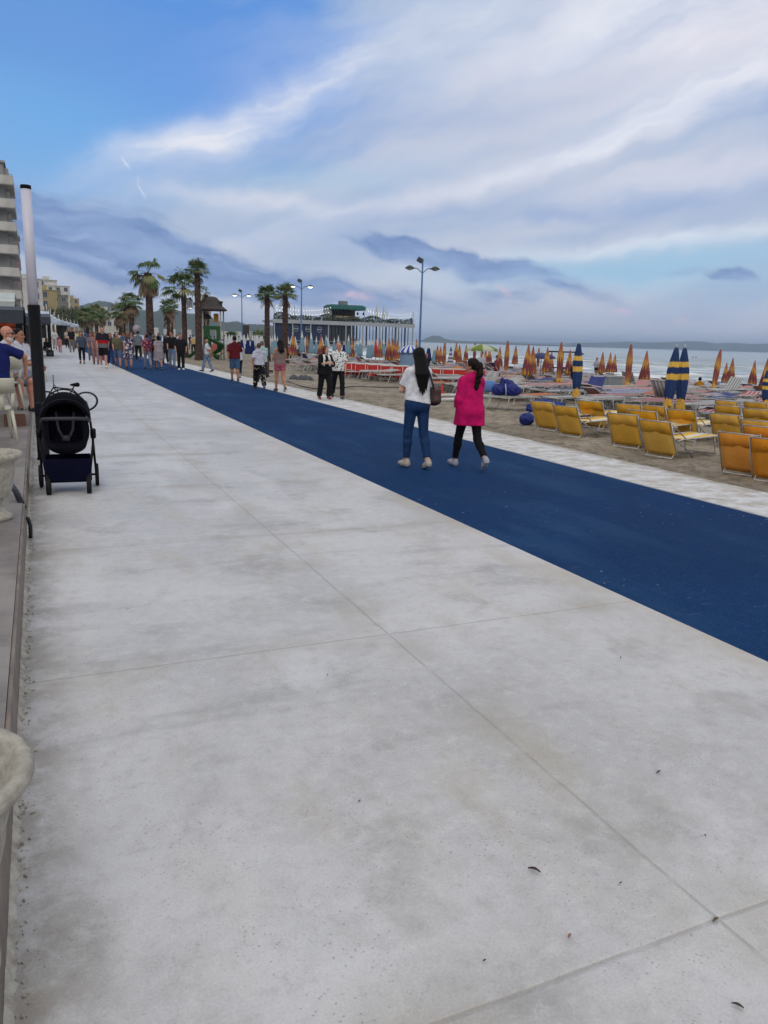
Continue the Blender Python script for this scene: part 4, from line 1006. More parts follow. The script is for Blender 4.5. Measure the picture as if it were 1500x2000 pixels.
def parasol(name, label, grp, top, L, style, m, base_z, tilt=(0, 0), fine=True, knot=False, w=1.0):
    """top: world point of the tip; L: canopy length"""
    r = empty(name, (top[0]-tilt[0], top[1]-tilt[1], base_z), 0, label, 'parasol', grp)
    h = top[2]-base_z; ph_ = random.uniform(0, 6)
    def lean(z): return np.array([tilt[0], tilt[1]])*(z/h)
    n = 24 if fine else 12
    if style == 'tied': prof = [(.012, 0), (.035, -.02), (.06, -.12), (.10, -.38), (.13, -.7), (.125, -1.0), (.118, -1.25), (.10, -1.42), (.085, -1.5)]
    else: prof = [(.01, 0), (.03, -.02), (.055, -.12), (.12, -.4), (.19, -.72), (.26, -1.05), (.31, -1.3), (.325, -1.42), (.29, -1.5)]
    k = L/1.5; am = .16 if style == 'loose' else .09
    V = []; Fc = []; rows = []
    zz = []
    for a, b_ in zip(prof[:-1], prof[1:]):
        for q in range(3): zz.append((a[0]+(b_[0]-a[0])*q/3, a[1]+(b_[1]-a[1])*q/3))
    zz.append(prof[-1])
    for i, (rr, z) in enumerate(zz):
        c = lean(h+z*k)
        for j in range(n*2):
            th = math.pi*j/n
            f = min(1, -z*2.2); tw = th+z*.35*(1 if style == 'tied' else .15)
            R_ = rr*k**.5*w*(1+am*f*math.cos(8*tw+ph_)+.05*f*math.sin(3*tw+ph_*2+z*3))
            dz = -.05*k*(.5+.5*math.cos(8*tw+ph_)) if (i == len(zz)-1 and style == 'loose') else 0
            V.append((c[0]+R_*math.cos(th), c[1]+R_*math.sin(th), h+z*k+dz))
    N2 = n*2
    for i in range(len(zz)-1):
        for j in range(N2): Fc.append((i*N2+j, (i+1)*N2+j, (i+1)*N2+(j+1) % N2, i*N2+(j+1) % N2))
    Fc += [tuple(range(N2)), tuple((len(zz)-1)*N2+j for j in range(N2-1, -1, -1))]
    mesh_obj('canopy', V, Fc, m, r)
    b = MB(); c0 = lean(h*.5); b.tube([(0, 0, -.1), (tilt[0]*.98, tilt[1]*.98, h*.985)], .02, 8); b.tube([(tilt[0], tilt[1], h-.01), (tilt[0]*1.02, tilt[1]*1.02, h+.05)], .014, 6); b.build('pole', M_WTUBE, r, True)
    if knot:
        zc = h-L-.11; c = lean(zc); f = Field((c[0]-.22, c[1]-.22, zc-.3), (c[0]+.22, c[1]+.22, zc+.3), .014); rr = random.Random(int(top[0]*100))
        for i in range(9):
            a = i*.7+rr.random(); f.cap((c[0]+.03*math.cos(a), c[1]+.03*math.sin(a), zc+.13), (c[0]+.085*math.cos(a), c[1]+.085*math.sin(a), zc-.04-.1*rr.random()), .03, .042, k=.015, ns=.008, nf=60)
        f.build('valance', M_KNOT, r)
    return r
def px_parasol(tx, ty, by, style, m, lab, grp, L=None, bx=None, knot=False, w=1.0, Dv=None):
    w = w*(.72 if style == 'loose' else .92); L = L or (1.5 if style == 'tied' else 1.3); D = Dv or F_PX*L/(by-ty)
    top = pt(tx, ty, D); bot = pt(bx if bx is not None else tx+(by-ty)*-.03, by, D)
    z0 = sand_z(top[0], top[1]) if top[0] < SHORE+6 else -1.3
    h = top[2]-z0; s_ = h/max(top[2]-bot[2], .1); tl = ((top[0]-bot[0])*s_, (top[1]-bot[1])*s_) if bx is not None else (0, 0)
    return parasol('beach_parasol', lab, grp, top, max(L, .5), style, m, z0, tl, D < 50, knot, w)
G1 = 'closed orange parasols over the loungers'
seq = [(573, 651, 693, 'loose', 'leftmost of the closed orange parasols, left of the black clad couple'), (600, 655, 690, 'tied', 'slim orange parasol second from left near the lamp posts'),
 (627, 655, 697, 'loose', 'orange parasol just left of the black clad woman'), (688, 662, 696, 'loose', 'orange parasol right of the man in the patterned shirt'), (742, 660, 697, 'loose', 'orange parasol over the red canvas line left of the striped open parasol'),
 (760, 659, 702, 'loose', 'first of three bunched orange parasols'), (768, 661, 704, 'loose', 'second of three bunched orange parasols'), (777, 663, 700, 'loose', 'third of three bunched orange parasols'),
 (814, 662, 688, 'tied', 'orange parasol partly behind the striped open parasol'), (855, 674, 706, 'loose', 'small orange parasol right of the white shirted woman'), (861, 676, 706, 'loose', 'small orange parasol touching its twin right of the white shirted woman'),
 (869, 668, 712, 'tied', 'slim maroon and orange parasol left of the navy striped one'), (892, 668, 702, 'loose', 'orange parasol right of the navy striped one'), (898, 673, 709, 'loose', 'low orange parasol before its taller neighbour right of the navy striped one'),
 (911, 673, 702, 'loose', 'orange parasol just left of the pink clad woman'), (928, 668, 704, 'tied', 'orange parasol behind the head of the pink clad woman'), (949, 681, 710, 'loose', 'orange parasol under the green open parasol, left one'),
 (957, 677, 710, 'loose', 'orange parasol under the green open parasol, right one'), (977, 677, 714, 'loose', 'bright yellow streaked orange parasol right of the green open one'), (992, 665, 722, 'tied', 'tall slim maroon parasol standing above the blue sacks'),
 (1008, 674, 710, 'loose', 'orange parasol right of the tall slim maroon one'), (1033, 672, 731, 'loose', 'broad maroon and yellow parasol at the middle of the beach'), (1042, 676, 729, 'loose', 'parasol half behind the broad maroon and yellow one'),
 (1053, 679, 716, 'tied', 'thin pale orange parasol before the lifeguard stand'), (1070, 678, 725, 'loose', 'orange parasol left of the lifeguard stand'), (1078, 686, 724, 'loose', 'dull orange parasol overlapping the lifeguard stand'),
 (1097, 668, 736, 'tied', 'tall orange parasol with yellow knot left of the navy banded one'), (1114, 683, 729, 'loose', 'orange parasol close behind the navy banded one'), (1178, 687, 727, 'loose', 'orange parasol beside the man standing at the water'),
 (1193, 688, 726, 'loose', 'orange parasol, left of a pair at the water'), (1202, 692, 726, 'loose', 'orange parasol, right of a pair at the water'), (1233, 672, 744, 'tied', 'tall slim orange parasol with yellow knot before the sea'),
 (1264, 685, 742, 'loose', 'flared orange parasol alone before the sea'), (1420, 708, 745, 'loose', 'shorter of two orange parasols touching at the right'), (1432, 699, 746, 'loose', 'taller of two orange parasols touching at the right'),
 (1475, 704, 750, 'loose', 'faded pinkish orange parasol near the right edge')]
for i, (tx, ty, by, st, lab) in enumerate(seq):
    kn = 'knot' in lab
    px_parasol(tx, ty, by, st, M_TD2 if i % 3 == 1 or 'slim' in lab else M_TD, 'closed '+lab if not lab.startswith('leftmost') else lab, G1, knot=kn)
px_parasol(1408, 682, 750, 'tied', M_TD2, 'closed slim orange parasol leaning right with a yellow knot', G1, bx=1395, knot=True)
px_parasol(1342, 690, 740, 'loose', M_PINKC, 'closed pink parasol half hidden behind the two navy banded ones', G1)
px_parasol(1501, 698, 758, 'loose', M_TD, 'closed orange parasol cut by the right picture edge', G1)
G2 = 'closed navy parasols with yellow bands'
px_parasol(1131, 669, 757, 'tied', M_NAVY, 'closed navy parasol with two yellow bands standing straight behind the yellow loungers', G2, bx=1126, knot=True, w=1.2, L=1.25)
px_parasol(1322, 677, 777, 'tied', M_NAVY, 'closed navy parasol with yellow bands leaning right, left of the pair', G2, bx=1306, knot=True, w=1.25, L=1.25)
px_parasol(1338, 677, 777, 'tied', M_NAVY, 'closed navy parasol with yellow bands, right of the leaning pair', G2, bx=1330, knot=True, w=1.2, L=1.28)
px_parasol(1501, 722, 782, 'tied', M_NAVY, 'closed navy parasol with a yellow hem at the right picture edge', G2, bx=1496, knot=True, w=1.3, L=.8)
px_parasol(881, 677, 712, 'loose', M_NAVW, 'closed parasol with navy and white hoops among the orange ones', None)
px_parasol(838, 670, 704, 'loose', M_NAVY2, 'closed navy parasol with a white top left of the small orange pair', None)
G3 = 'closed teal parasols with white tops near the pier'
k = 0
for tx, ty, by in ((537, 652, 692), (572, 649, 676), (590, 647, 686), (608, 650, 689), (637, 655, 682), (661, 656, 690), (681, 655, 690), (704, 660, 694), (721, 663, 698), (727, 663, 696), (750, 662, 695), (827, 668, 704), (849, 674, 706), (532, 656, 690), (618, 658, 690), (653, 660, 684), (697, 664, 690), (735, 664, 692)):
    px_parasol(tx, ty, by, 'loose', M_TEAL, 'closed grey teal parasol with a white pointed top before the pier restaurant', G3, w=.85)
for tx, ty, by in ((672, 666, 690), (542, 658, 690), (472, 655, 684), (484, 653, 690), (493, 654, 690)):
    px_parasol(tx, ty, by, 'loose', M_NAVY2, 'closed dark blue parasol with a white top among the teal ones', 'closed dark blue parasols near the playground', w=.9)
px_parasol(734, 663, 697, 'tied', M_REDC, 'closed plain red parasol in the red canvas line', None)
rp = random.Random(4)
for i in range(34):        # far rows of white parasols
    x = rp.uniform(426, 520) if i < 26 else rp.uniform(520, 640); D = rp.uniform(95, 170); p = at(x, D, -.5)
    parasol('beach_parasol', 'closed white parasol in the far rows beyond the playground', 'far rows of closed white parasols', (p[0], p[1], 1.9), 1.4, 'loose', M_WHITEC, -.7, (0, 0), False)
def open_parasol(label, x, y, D, R_, hh, m, drop=.45, n=8, skirt=None):
    p = pt(x, y, D); z0 = sand_z(p[0], p[1]) if p[0] < SHORE else -1.0; h = p[2]-z0
    r = empty('beach_parasol', (p[0], p[1], z0), .3, label, 'parasol')
    V = []; Fc = []; rows = ((.02, 0), (.35, -.10), (.7, -.28), (1.0, -.52))
    NN = n*4
    for f, z in rows:
        for j in range(NN):
            th = 2*math.pi*j/NN; q = 1-.035*abs(math.sin(th*n/2))*f
            V.append((R_*f*q*math.cos(th), R_*f*q*math.sin(th), h+z*drop/.52-(.03*abs(math.sin(th*n/2)) if f == 1 else 0)))
    for f, z in ((1.0, -.62),):
        for j in range(NN):
            th = 2*math.pi*j/NN; q = 1-.035*abs(math.sin(th*n/2)); V.append((R_*q*math.cos(th), R_*q*math.sin(th), h-drop-.1-.02*math.sin(j*2)))
    for i in range(4):
        for j in range(NN): Fc.append((i*NN+j, (i+1)*NN+j, (i+1)*NN+(j+1) % NN, i*NN+(j+1) % NN))
    mesh_obj('canopy', V, Fc, m, r)
    b = MB(); b.tube([(0, 0, -.1), (0, 0, h+.06)], .022, 8); b.build('pole', M_STEEL, r, True)
    b = MB()
    for j in range(n):
        th = 2*math.pi*j/n; b.tube([(0, 0, h-.05), (R_*.97*math.cos(th), R_*.97*math.sin(th), h-drop-.01)], .008, 4)
    b.build('rib_set', M_STEEL, r, True)
    return r, h
def sector(name, cols, n):
    m = bpy.data.materials.new(name); m.use_nodes = True; t = NT(m.node_tree); b = t.t.nodes['Principled BSDF']; b.inputs['Roughness'].default_value = .85
    x, y, z = t.sep(t.n('ShaderNodeTexCoord').outputs['Object']); a = t.m('MULTIPLY', t.m('ADD', t.m('ARCTAN2', y, x), math.pi), n/(2*math.pi))
    t.set(b.inputs['Base Color'], t.mix(t.m('GREATER_THAN', t.m('MODULO', a, 2.0), 1.0), lin(cols[0]), lin(cols[1]))); return m
rr_, hh_ = open_parasol('open blue and white striped parasol with a blue cabin curtain below it', 801, 673, 40, .62, 2, sector('blue_white_sectors', ((42, 76, 160), (208, 212, 220)), 24), .32, 8)
b = MB(); b.lathe([(.5, 0), (.52, .5), (.5, 1.0), (.49, hh_-.40)], (0, 0, .1), 40, mod=lambda th, z: 1+.05*math.cos(14*th)); b.build('curtain', ramp_mat('grey_blue_curtain', [(0, (108, 134, 164)), (1, (128, 152, 180))], .1), rr_, True)
open_parasol('open green and white parasol with people under it, in front of the sea', 942, 672, 38, .78, 2, sector('green_white_sectors', ((104, 124, 48), (170, 176, 156)), 8), .24)
open_parasol('small open navy parasol by the lifeguard stand', 1058, 689, 44, .8, 2, mat('navy_cloth', (36, 44, 92), .8, (48, 56, 104), 4), .22)
open_parasol('open pink parasol tilted low on the loungers before the sea', 1284, 741, 42, .5, 2, mat('pink_cloth', (186, 70, 84), .8, (200, 90, 96), 4), .15)
# ------------------------------------------------------------------ things on the sand
M_SACK = mat('blue_sack', (12, 36, 128), .5, (8, 24, 92), 7, .6, .9, 30, spec=.4, fold=.9)
def sack(label, x, D, parts, name='blue_sack', m=None, res=.022, lift=0.0, scale=.78):
    p = at(x, D, 0); z0 = sand_z(p[0], p[1])+lift
    r = empty(name, (p[0], p[1], z0), -YAW, label, 'sack', scale=scale)
    f = Field((-1.1, -.8, -.05), (1.1, .8, 1.2), res)
    for (c, rad_) in parts: f.ell(c, rad_, k=.06, ns=.03, nf=26)
    f.clip((0, 0, 0), (0, 0, -1))
    f.build('cloth', m or M_SACK, r)
    return r
tbl = get_flat('white', 0.0, False); p = at(985, 21.6, -.1); tbl.location = (p[0]-.3, p[1], sand_z(p[0], p[1])+.01); tbl.rotation_euler = (0, 0, -.25); tbl.scale = (.95, 1.25, 1.1)
tag(tbl, 'low white lounger carrying the knotted blue sacks', 'beach lounger')
r = sack('big knotted blue fabric sacks piled on a white lounger', 984, 21.7, [((-.22, 0, .22), (.26, .24, .22)), ((.2, 0, .24), (.30, .25, .25)), ((.46, .05, .2), (.14, .2, .16)), ((-.08, 0, .5), (.10, .10, .14)), ((.08, .02, .46), (.16, .12, .14)), ((-.12, -.02, .62), (.03, .04, .12)), ((.15, 0, .52), (.12, .04, .06))], lift=.37)
b = MB(); b.tube([(0.02, -.25, .05), (.0, -.27, .25), (-.01, -.14, .44)], .018, 6); b.build('tie_cord', mat('cord_pale', (170, 180, 200)), r, True)
sack('heap of blue folded cloths lying on the loungers behind the yellow ones', 1066, 19.0, [((-.3, 0, .34), (.22, .2, .13)), ((-.05, .1, .38), (.24, .22, .12)), ((.25, 0, .33), (.34, .24, .09)), ((.15, -.2, .26), (.2, .16, .1)), ((-.5, 0, .2), (.14, .14, .14))], lift=.1)
sack('round blue sack like a ball on the sand left of the yellow loungers', 1028, 17.2, [((0, 0, .17), (.21, .21, .19))])
r = empty('light_blue_board', tuple(at(953, 22.3, 0)[:2])+(sand_z(*at(953, 22.3, 0)[:2])+.42,), -YAW, 'pale blue pillow leaning beside the knotted sacks', 'pillow')
f = Field((-.4, -.2, -.05), (.4, .2, .5), .02); f.ell((0, 0, .16), (.26, .07, .17), ns=.01, nf=20); f.build('pillow', mat('light_blue_cloth', (92, 128, 190), .8, (78, 112, 176), 6), r); r.name = 'beach_pillow'
# white poles with a red cone
r = empty('white_poles', tuple(un(872, 775, -.12)), 0, 'pair of white poles lying on the sand behind the two women', 'poles')
for k, dx in enumerate((0, .42)):
    b = MB(); a = un(857, 781-k*9, -.02); c = un(893, 780-k*7, -.02); o_ = r.location
    b.tube([(a[0]-o_[0], a[1]-o_[1], .1), (c[0]-o_[0]+.5, c[1]-o_[1]-.2, .13)], .055, 10); b.build('pole', M_WTUBE, r, True)
p = un(862, 775, -.1); b = MB(); b.box((0, 0, .015), (.32, .32, .03)); b.lathe([(.12, .03), (.07, .2), (.025, .42), (.02, .43)], n=16); o = b.build('traffic_cone', mat('cone_red', (190, 44, 30), .6, (160, 50, 40), 9)); o.location = p; tag(o, 'small red cone beside the white poles on the sand', 'cone')
# rocks, hose, post
rk = random.Random(9)
for i in range(9):
    x, y = 573+rk.uniform(-4, 4)+i*4.6, 743+rk.uniform(-2.5, 2.5); p = un(x, y, -.1); b = MB()
    s_ = rk.uniform(.09, .2); ph = rk.random()*6
    b.lathe([(s_*.5, -.03), (s_, .0), (s_*.9, s_*.5), (s_*.45, s_*1.0), (s_*.1, s_*1.15)], n=9, mod=lambda th, z: 1+.22*math.sin(2*th+ph)+.14*math.sin(5*th+ph*2+z*9))
    o = b.build('rock', mat('dark_rock', (62, 66, 76), .9, (88, 90, 96), 7, .6)); o.location = (p[0], p[1], sand_z(p[0], p[1])); tag(o, 'small dark rock in the low pile on the sand behind the white path', 'rock', 'pile of dark rocks')
pts = [un(x, y, -.08) for x, y in ((560, 748), (590, 757), (612, 762), (650, 760), (690, 757), (740, 758), (800, 757), (850, 760))]
b = MB(); b.tube([(q[0], q[1], sand_z(q[0], q[1])+.025) for q in pts], .018, 6); tag(b.build('hose', mat('black_hose', (30, 30, 34), .6), None, True), 'thin black hose lying across the sand behind the couple', 'hose')
p = un(523, 729, -.08); b = MB(); b.box((0, 0, .33), (.12, .12, .74), ch=.01); b.box((0, .06, .1), (.5, .3, .12)); o = b.build('wooden_post', mat('dark_wood', (60, 50, 44), .9, (84, 70, 60), 9, .6)); o.location = p; tag(o, 'short dark wooden post on the sand by the strolling woman in pink shorts', 'post')
# lifeguard stand
p = at(1092, 47, -.8); r = empty('lifeguard_stand', (p[0], p[1], -.85), .2, 'dark open metal lifeguard stand at the water edge', 'lifeguard stand')
b = MB()
for sx_ in (-.8, .8):
    for sy_ in (-.6, .6): b.tube([(sx_*1.2, sy_*1.2, 0), (sx_*.8, sy_*.8, 2.2)], .05, 6)
b.tube([(-.9, -.6, .9), (.8, -.6, 1.9)], .03, 5); b.tube([(-.7, .55, 2.2), (.7, .55, 2.2)], .04, 5); b.tube([(-.7, -.55, 2.2), (.7, -.55, 2.2)], .04, 5); b.tube([(-.65, -.5, 2.2), (-.65, .5, 2.2)], .04, 5); b.tube([(.65, -.5, 2.2), (1.4, -.5, 2.1)], .04, 5)
b.build('frame', M_BLACKM, r, True); b = MB(); b.box((0, 0, 1.25), (1.2, .9, .06), ch=.01); b.build('platform', mat('dark_wood', (60, 50, 44)), r)
# crates and boxes among the loungers
for i, (x, D, s_, c, lab) in enumerate(((1188, 33, (.9, .7, .8), (142, 148, 150), 'grey plastic crate among the loungers near the water'), (1203, 34, (.6, .6, .75), (168, 144, 134), 'pale pinkish crate beside the grey one near the water'))):
    p = at(x, D, 0); r = empty('crate', (p[0], p[1], sand_z(p[0], p[1])), .2, lab, 'crate'); b = MB(); b.box((0, 0, s_[2]/2), s_, ch=.03); b.build('body', mat('crate%d' % i, c, .7, tuple(q-16 for q in c), 6), r); b = MB(); b.box((0, 0, s_[2]-.04), (s_[0]+.05, s_[1]+.05, .06), ch=.01); b.build('rim', mat('crate%d' % i, c), r)
# ------------------------------------------------------------------ lamp posts
M_GLOW = mat('lamp_glow', (255, 246, 226), .5, emit=3.0); M_HEAD = mat('lamp_hood', (44, 58, 62), .5)
def lamp_post(px, ty, D, lab, lit=True, base=-.45):
    top = pt(px, ty, D); h = vz(top, ty)-base; r = empty('street_lamp', (top[0], top[1], base), -YAW+.1, lab, 'street lamp', 'blue lamp posts along the beach')
    b = MB(); b.tube([(0, 0, 0), (0, 0, .5), (0, 0, h)], [.11, .095, .055], 12); b.lathe([(.2, 0), (.2, .04), (.12, .1)], n=12); b.build('pole', M_BLUEPOLE, r, True)
    b = MB(); ha = h-.95
    for s_ in (-1, 1): b.tube([(0, 0, ha-.1), (s_*.35, 0, ha+.22), (s_*.85, 0, ha+.30)], .03, 6)
    b.build('arm', M_HEAD, r, True)
    for s_ in (-1, 1):
        b = MB(); b.lathe([(.05, .16), (.20, .09), (.36, -.02), (.38, -.07), (.30, -.07)], (s_*.95, 0, ha+.28), 16); o = b.build('lamp_head', M_HEAD, r, True)
        b = MB(); b.lathe([(.28, -.072), (.22, -.14), (.08, -.19)], (s_*.95, 0, ha+.28), 14); b.build('bulb', M_GLOW if lit else mat('lamp_glass', (180, 186, 186), .3), o, True)
    b = MB(); b.box((-.22, 0, h-.12), (.42, .2, .34), rot=Matrix.Rotation(.5, 3, 'Y'), ch=.02); b.tube([(0, 0, h-.3), (-.2, 0, h-.2)], .025, 5); b.build('floodlight', M_HEAD, r)
    return r
lamp_post(826, 505, 57, 'tall blue lamp post nearest the camera, rising beside the pier end', False)
lamp_post(589, 546, 83, 'blue lamp post standing before the left part of the pier', True)
lamp_post(472, 566, 104, 'blue lamp post with two lit heads right of the playground')
lamp_post(383, 592, 118, 'distant blue lamp post seen between the palms')
# ------------------------------------------------------------------ palms and trees
M_TRUNK = mat('palm_trunk', (82, 62, 54), .95, (48, 36, 34), 5, .7, .8, 18)
M_STUB = mat('palm_stub', (132, 108, 92), .95, (98, 78, 66), 9, .6)
M_FROND = mat('palm_frond', (66, 90, 52), .6, (86, 104, 52), 3, .6, spec=.3)
M_FROND2 = mat('palm_frond_light', (112, 122, 80), .6, (112, 112, 66), 3, .6, spec=.3)
M_DEAD = mat('palm_dead_frond', (150, 130, 106), .8, (92, 74, 58), 3, .6)
def palm(label, px, base_y, D, top_y, R_=1.5, n=34, dead=.25, tr=.22, droop=1.0, base_z=-.1, seed=1, trunk_top=None, skirt=0.0, ragged=0.0, lean=0.0):
    rr = random.Random(seed); c0 = at(px, D, base_z); top = vz(c0, top_y); h = (top-base_z)-R_*.75
    r = empty('palm_tree', (c0[0], c0[1], base_z), 0, label, 'palm tree', 'palm trees along the seafront')
    b = MB(); nr = 22
    pts = [(lean*(i/nr)**2, 0, h*i/nr) for i in range(nr+1)]; rad_ = [tr*(1.35-.35*min(1, i/4))*(1-.22*i/nr) for i in range(nr+1)]
    b.tube(pts, rad_, 10)
    k = int(h*11)
    for i in range(k):       # stubs of old leaf bases around the trunk
        z = h*(.04+.96*i/k); 
        for q in range(4):
            a = i*2.4+q*1.57+rr.uniform(-.3, .3); rz = tr*(1-.2*z/h)*1.0; s_ = tr*rr.uniform(.25, .55); ca, sa = math.cos(a), math.sin(a); lx = lean*(z/h)**2
            if rr.random() < .25: continue
            b.add([(lx+ca*rz*.9-sa*s_*.5, sa*rz*.9+ca*s_*.5, z), (lx+ca*rz*.9+sa*s_*.5, sa*rz*.9-ca*s_*.5, z), (lx+ca*(rz+s_*.6), sa*(rz+s_*.6), z+s_*1.1), (lx+ca*rz*.8, sa*rz*.8, z-s_*.4)], [(0, 1, 2), (1, 0, 3), (0, 2, 3), (2, 1, 3)], 1 if rr.random() < .45 else 0)
    b.build('trunk', [M_TRUNK, M_STUB], r)
    def frond(b, el, az, L, fan, mi, hang=0.0):
        d = Vector((math.cos(az)*math.cos(el), math.sin(az)*math.cos(el), math.sin(el))); o = Vector((lean, 0, h-.1)); P = [o]; dd = d.copy()
        for k_ in range(4): dd = (dd+Vector((0, 0, -.13*droop-hang*.25))).normalized(); P.append(P[-1]+dd*L*.25)
        b.tube(P, .02, 4, mi, False)
        side = dd.cross(Vector((0, 0, 1))); side = side.normalized() if side.length > .05 else Vector((1, 0, 0)); up_ = side.cross(dd)
        nl = 17
        for q in range(nl):
            t = (q/(nl-1)*2-1); a = t*1.75; ln = fan*(1-.28*abs(t))*rr.uniform(.85, 1.1)
            ld = (dd*math.cos(a)+side*math.sin(a)+up_*.12).normalized(); base = P[-1]; w_ = fan*.052
            fold = Vector((0, 0, -1)); p0 = base; p1 = base+ld*ln*.5+fold*ln*.05; l2 = (ld+fold*(.55*droop+.5*rr.random()+hang*1.5)).normalized(); p2 = p1+l2*ln*.32; l3 = (l2+fold*(1.1*droop+hang)).normalized(); p3 = p2+l3*ln*.28
            wd = ld.cross(up_).normalized()*w_; th = up_*w_*.35
            b.add([p0, p1-wd+th, p1+wd-th, p2-wd*.8, p2+wd*.8, p3], [(0, 2, 1), (1, 2, 4, 3), (3, 4, 5)], mi)
    b = MB()
    for i in range(n):
        az = i*2.39996+rr.uniform(-.25, .25); f = i/n; el = 1.4-1.45*f+rr.uniform(-.15, .15)
        if rr.random() < ragged: continue
        frond(b, el, az, R_*.62*rr.uniform(.85, 1.15), R_*.62, 0 if rr.random() < .7 else 1)
    b.build('crown', [M_FROND, M_FROND2], r)
    if dead > 0:
        b = MB()
        for i in range(int(n*dead)):
            frond(b, rr.uniform(-1.0, -.2), i*2.39996+1, R_*.6*rr.uniform(.7, 1.2), R_*.62, 0, .6)
        if skirt:
            for i in range(40): a = i*2.4; z0 = h-.2-skirt*rr.random()**1.3; b.add([(lean+math.cos(a)*tr*.7, math.sin(a)*tr*.7, z0+.3), (lean+math.cos(a)*tr*1.6-math.sin(a)*.09, math.sin(a)*tr*1.6+math.cos(a)*.09, z0-.2), (lean+math.cos(a)*tr*1.7, math.sin(a)*tr*1.7, z0-.75), (lean+math.cos(a)*tr*1.3+math.sin(a)*.09, math.sin(a)*tr*1.3-math.cos(a)*.09, z0-.2)], [(0, 1, 2, 3)])
        b.build('dead_fronds', M_DEAD, r)
    return r
palm('tallest ragged palm with brown hanging fronds and a thick dark trunk', 295, 686, 70, 503, 1.75, 24, .8, .36, 1.9, 0, 3, skirt=.7, ragged=.45)
palm('palm with a drooping green crown between the ragged palm and the slim palm', 362, 695, 60, 530, 1.6, 20, .08, .22, 1.0, -.1, 8)
palm('upright green palm with a bare trunk beside the playground', 389, 700, 55, 508, 0.9, 30, .06, .25, .6, -.1, 5)
palm('small dead palm stump with green shoot rising behind the playground roof', 404, 690, 62, 560, .8, 5, 1.5, .24, 1.5, -.1, 12, skirt=1.6)
palm('left palm of the pair before the pier', 522, 698, 62, 558, .95, 28, .12, .24, .75, -.2, 21)
palm('right palm of the pair before the pier', 557, 706, 58, 556, .92, 28, .12, .24, .75, -.2, 27)
palm('low palm left of the ragged palm with a dry brown skirt', 259, 672, 92, 571, 1.45, 28, .7, .34, 1.1, 0, 31, skirt=1.8)
palm('brownish palm at the head of the crowd, behind the low one', 240, 670, 98, 590, 1.5, 24, 1.0, .45, 1.3, 0, 35, skirt=2.4)
palm('small palm with a bushy crown seen between two nearer palms', 333, 675, 100, 584, 1.3, 30, .5, .45, .9, 0, 41, skirt=2.0)
for i, (x, D, ty, lab) in enumerate(((190, 150, 597, 'far palm on the left side of the street beside the white low house'), (172, 140, 600, 'far palm below the dark hill at the left'), (200, 170, 603, 'far palm just left of the low white house'), (452, 150, 648, 'far small palm beyond the white parasols, left one'), (505, 160, 646, 'far small palm beyond the white parasols, right one'))):
    palm(lab, x, 0, D, ty, 2.0, 30, .4, .35, 1.1, 0, 50+i)
M_LEAF = mat('leaf_green', (58, 72, 46), .7, (80, 88, 56), 2, .6); M_LEAF2 = mat('leaf_dry', (98, 92, 62), .8, (80, 76, 52), 2, .6)
def tree(label, px, D, ty, w, seed=1, base_z=0.0, m=None):
    rr = random.Random(seed); p = at(px, D, base_z); top = vz(p, ty); h = top-base_z
    r = empty('tree', (p[0], p[1], base_z), 0, label, 'tree', 'street trees before the buildings')
    b = MB(); b.tube([(0, 0, 0), (.1, 0, h*.35), (0, .1, h*.6)], [.25, .18, .08], 8)
    for i in range(5): a = i*1.3; b.tube([(.1, 0, h*.35), (w*.3*math.cos(a), w*.3*math.sin(a), h*.7)], [.1, .03], 5)
    b.build('trunk', M_TRUNK, r, True); b = MB()
    cl = [(rr.uniform(-.36, .36)*w, rr.uniform(-.36, .36)*w, h*rr.uniform(.42, .88), rr.uniform(.16, .26)*w) for _ in range(16)]
    for cx, cy, cz, cr in cl:
        for _ in range(150):
            d = Vector((rr.gauss(0, 1), rr.gauss(0, 1), rr.gauss(0, 1))).normalized(); q = Vector((cx, cy, cz))+d*cr*rr.uniform(.55, 1.1); s_ = rr.uniform(.14, .3)
            u = Vector((rr.gauss(0, 1), rr.gauss(0, 1), rr.gauss(0, .6))).normalized(); v_ = u.cross(d).normalized() if u.cross(d).length > .1 else Vector((0, 0, 1))
            b.add([q-u*s_, q+v_*s_*.6, q+u*s_, q-v_*s_*.6], [(0, 1, 2, 3)], 0 if rr.random() < .7 else 1)
    b.build('crown', [m or M_LEAF, M_LEAF2], r); return r
for i, (x, D, ty, w, lab) in enumerate(((112, 88, 604, 3.2, 'dark street tree nearest the terrace awnings'), (124, 100, 600, 4, 'dense street tree before the yellow building'), (140, 110, 600, 4.5, 'wide dark street tree before the grey apartment block'), (152, 130, 602, 4, 'street tree above the white sign board'), (166, 150, 600, 4.5, 'street tree right of the sign board'), (180, 175, 606, 5, 'farthest street tree before the hill'))):
    tree(lab, x, D*1.75, ty, w*1.5, 60+i)
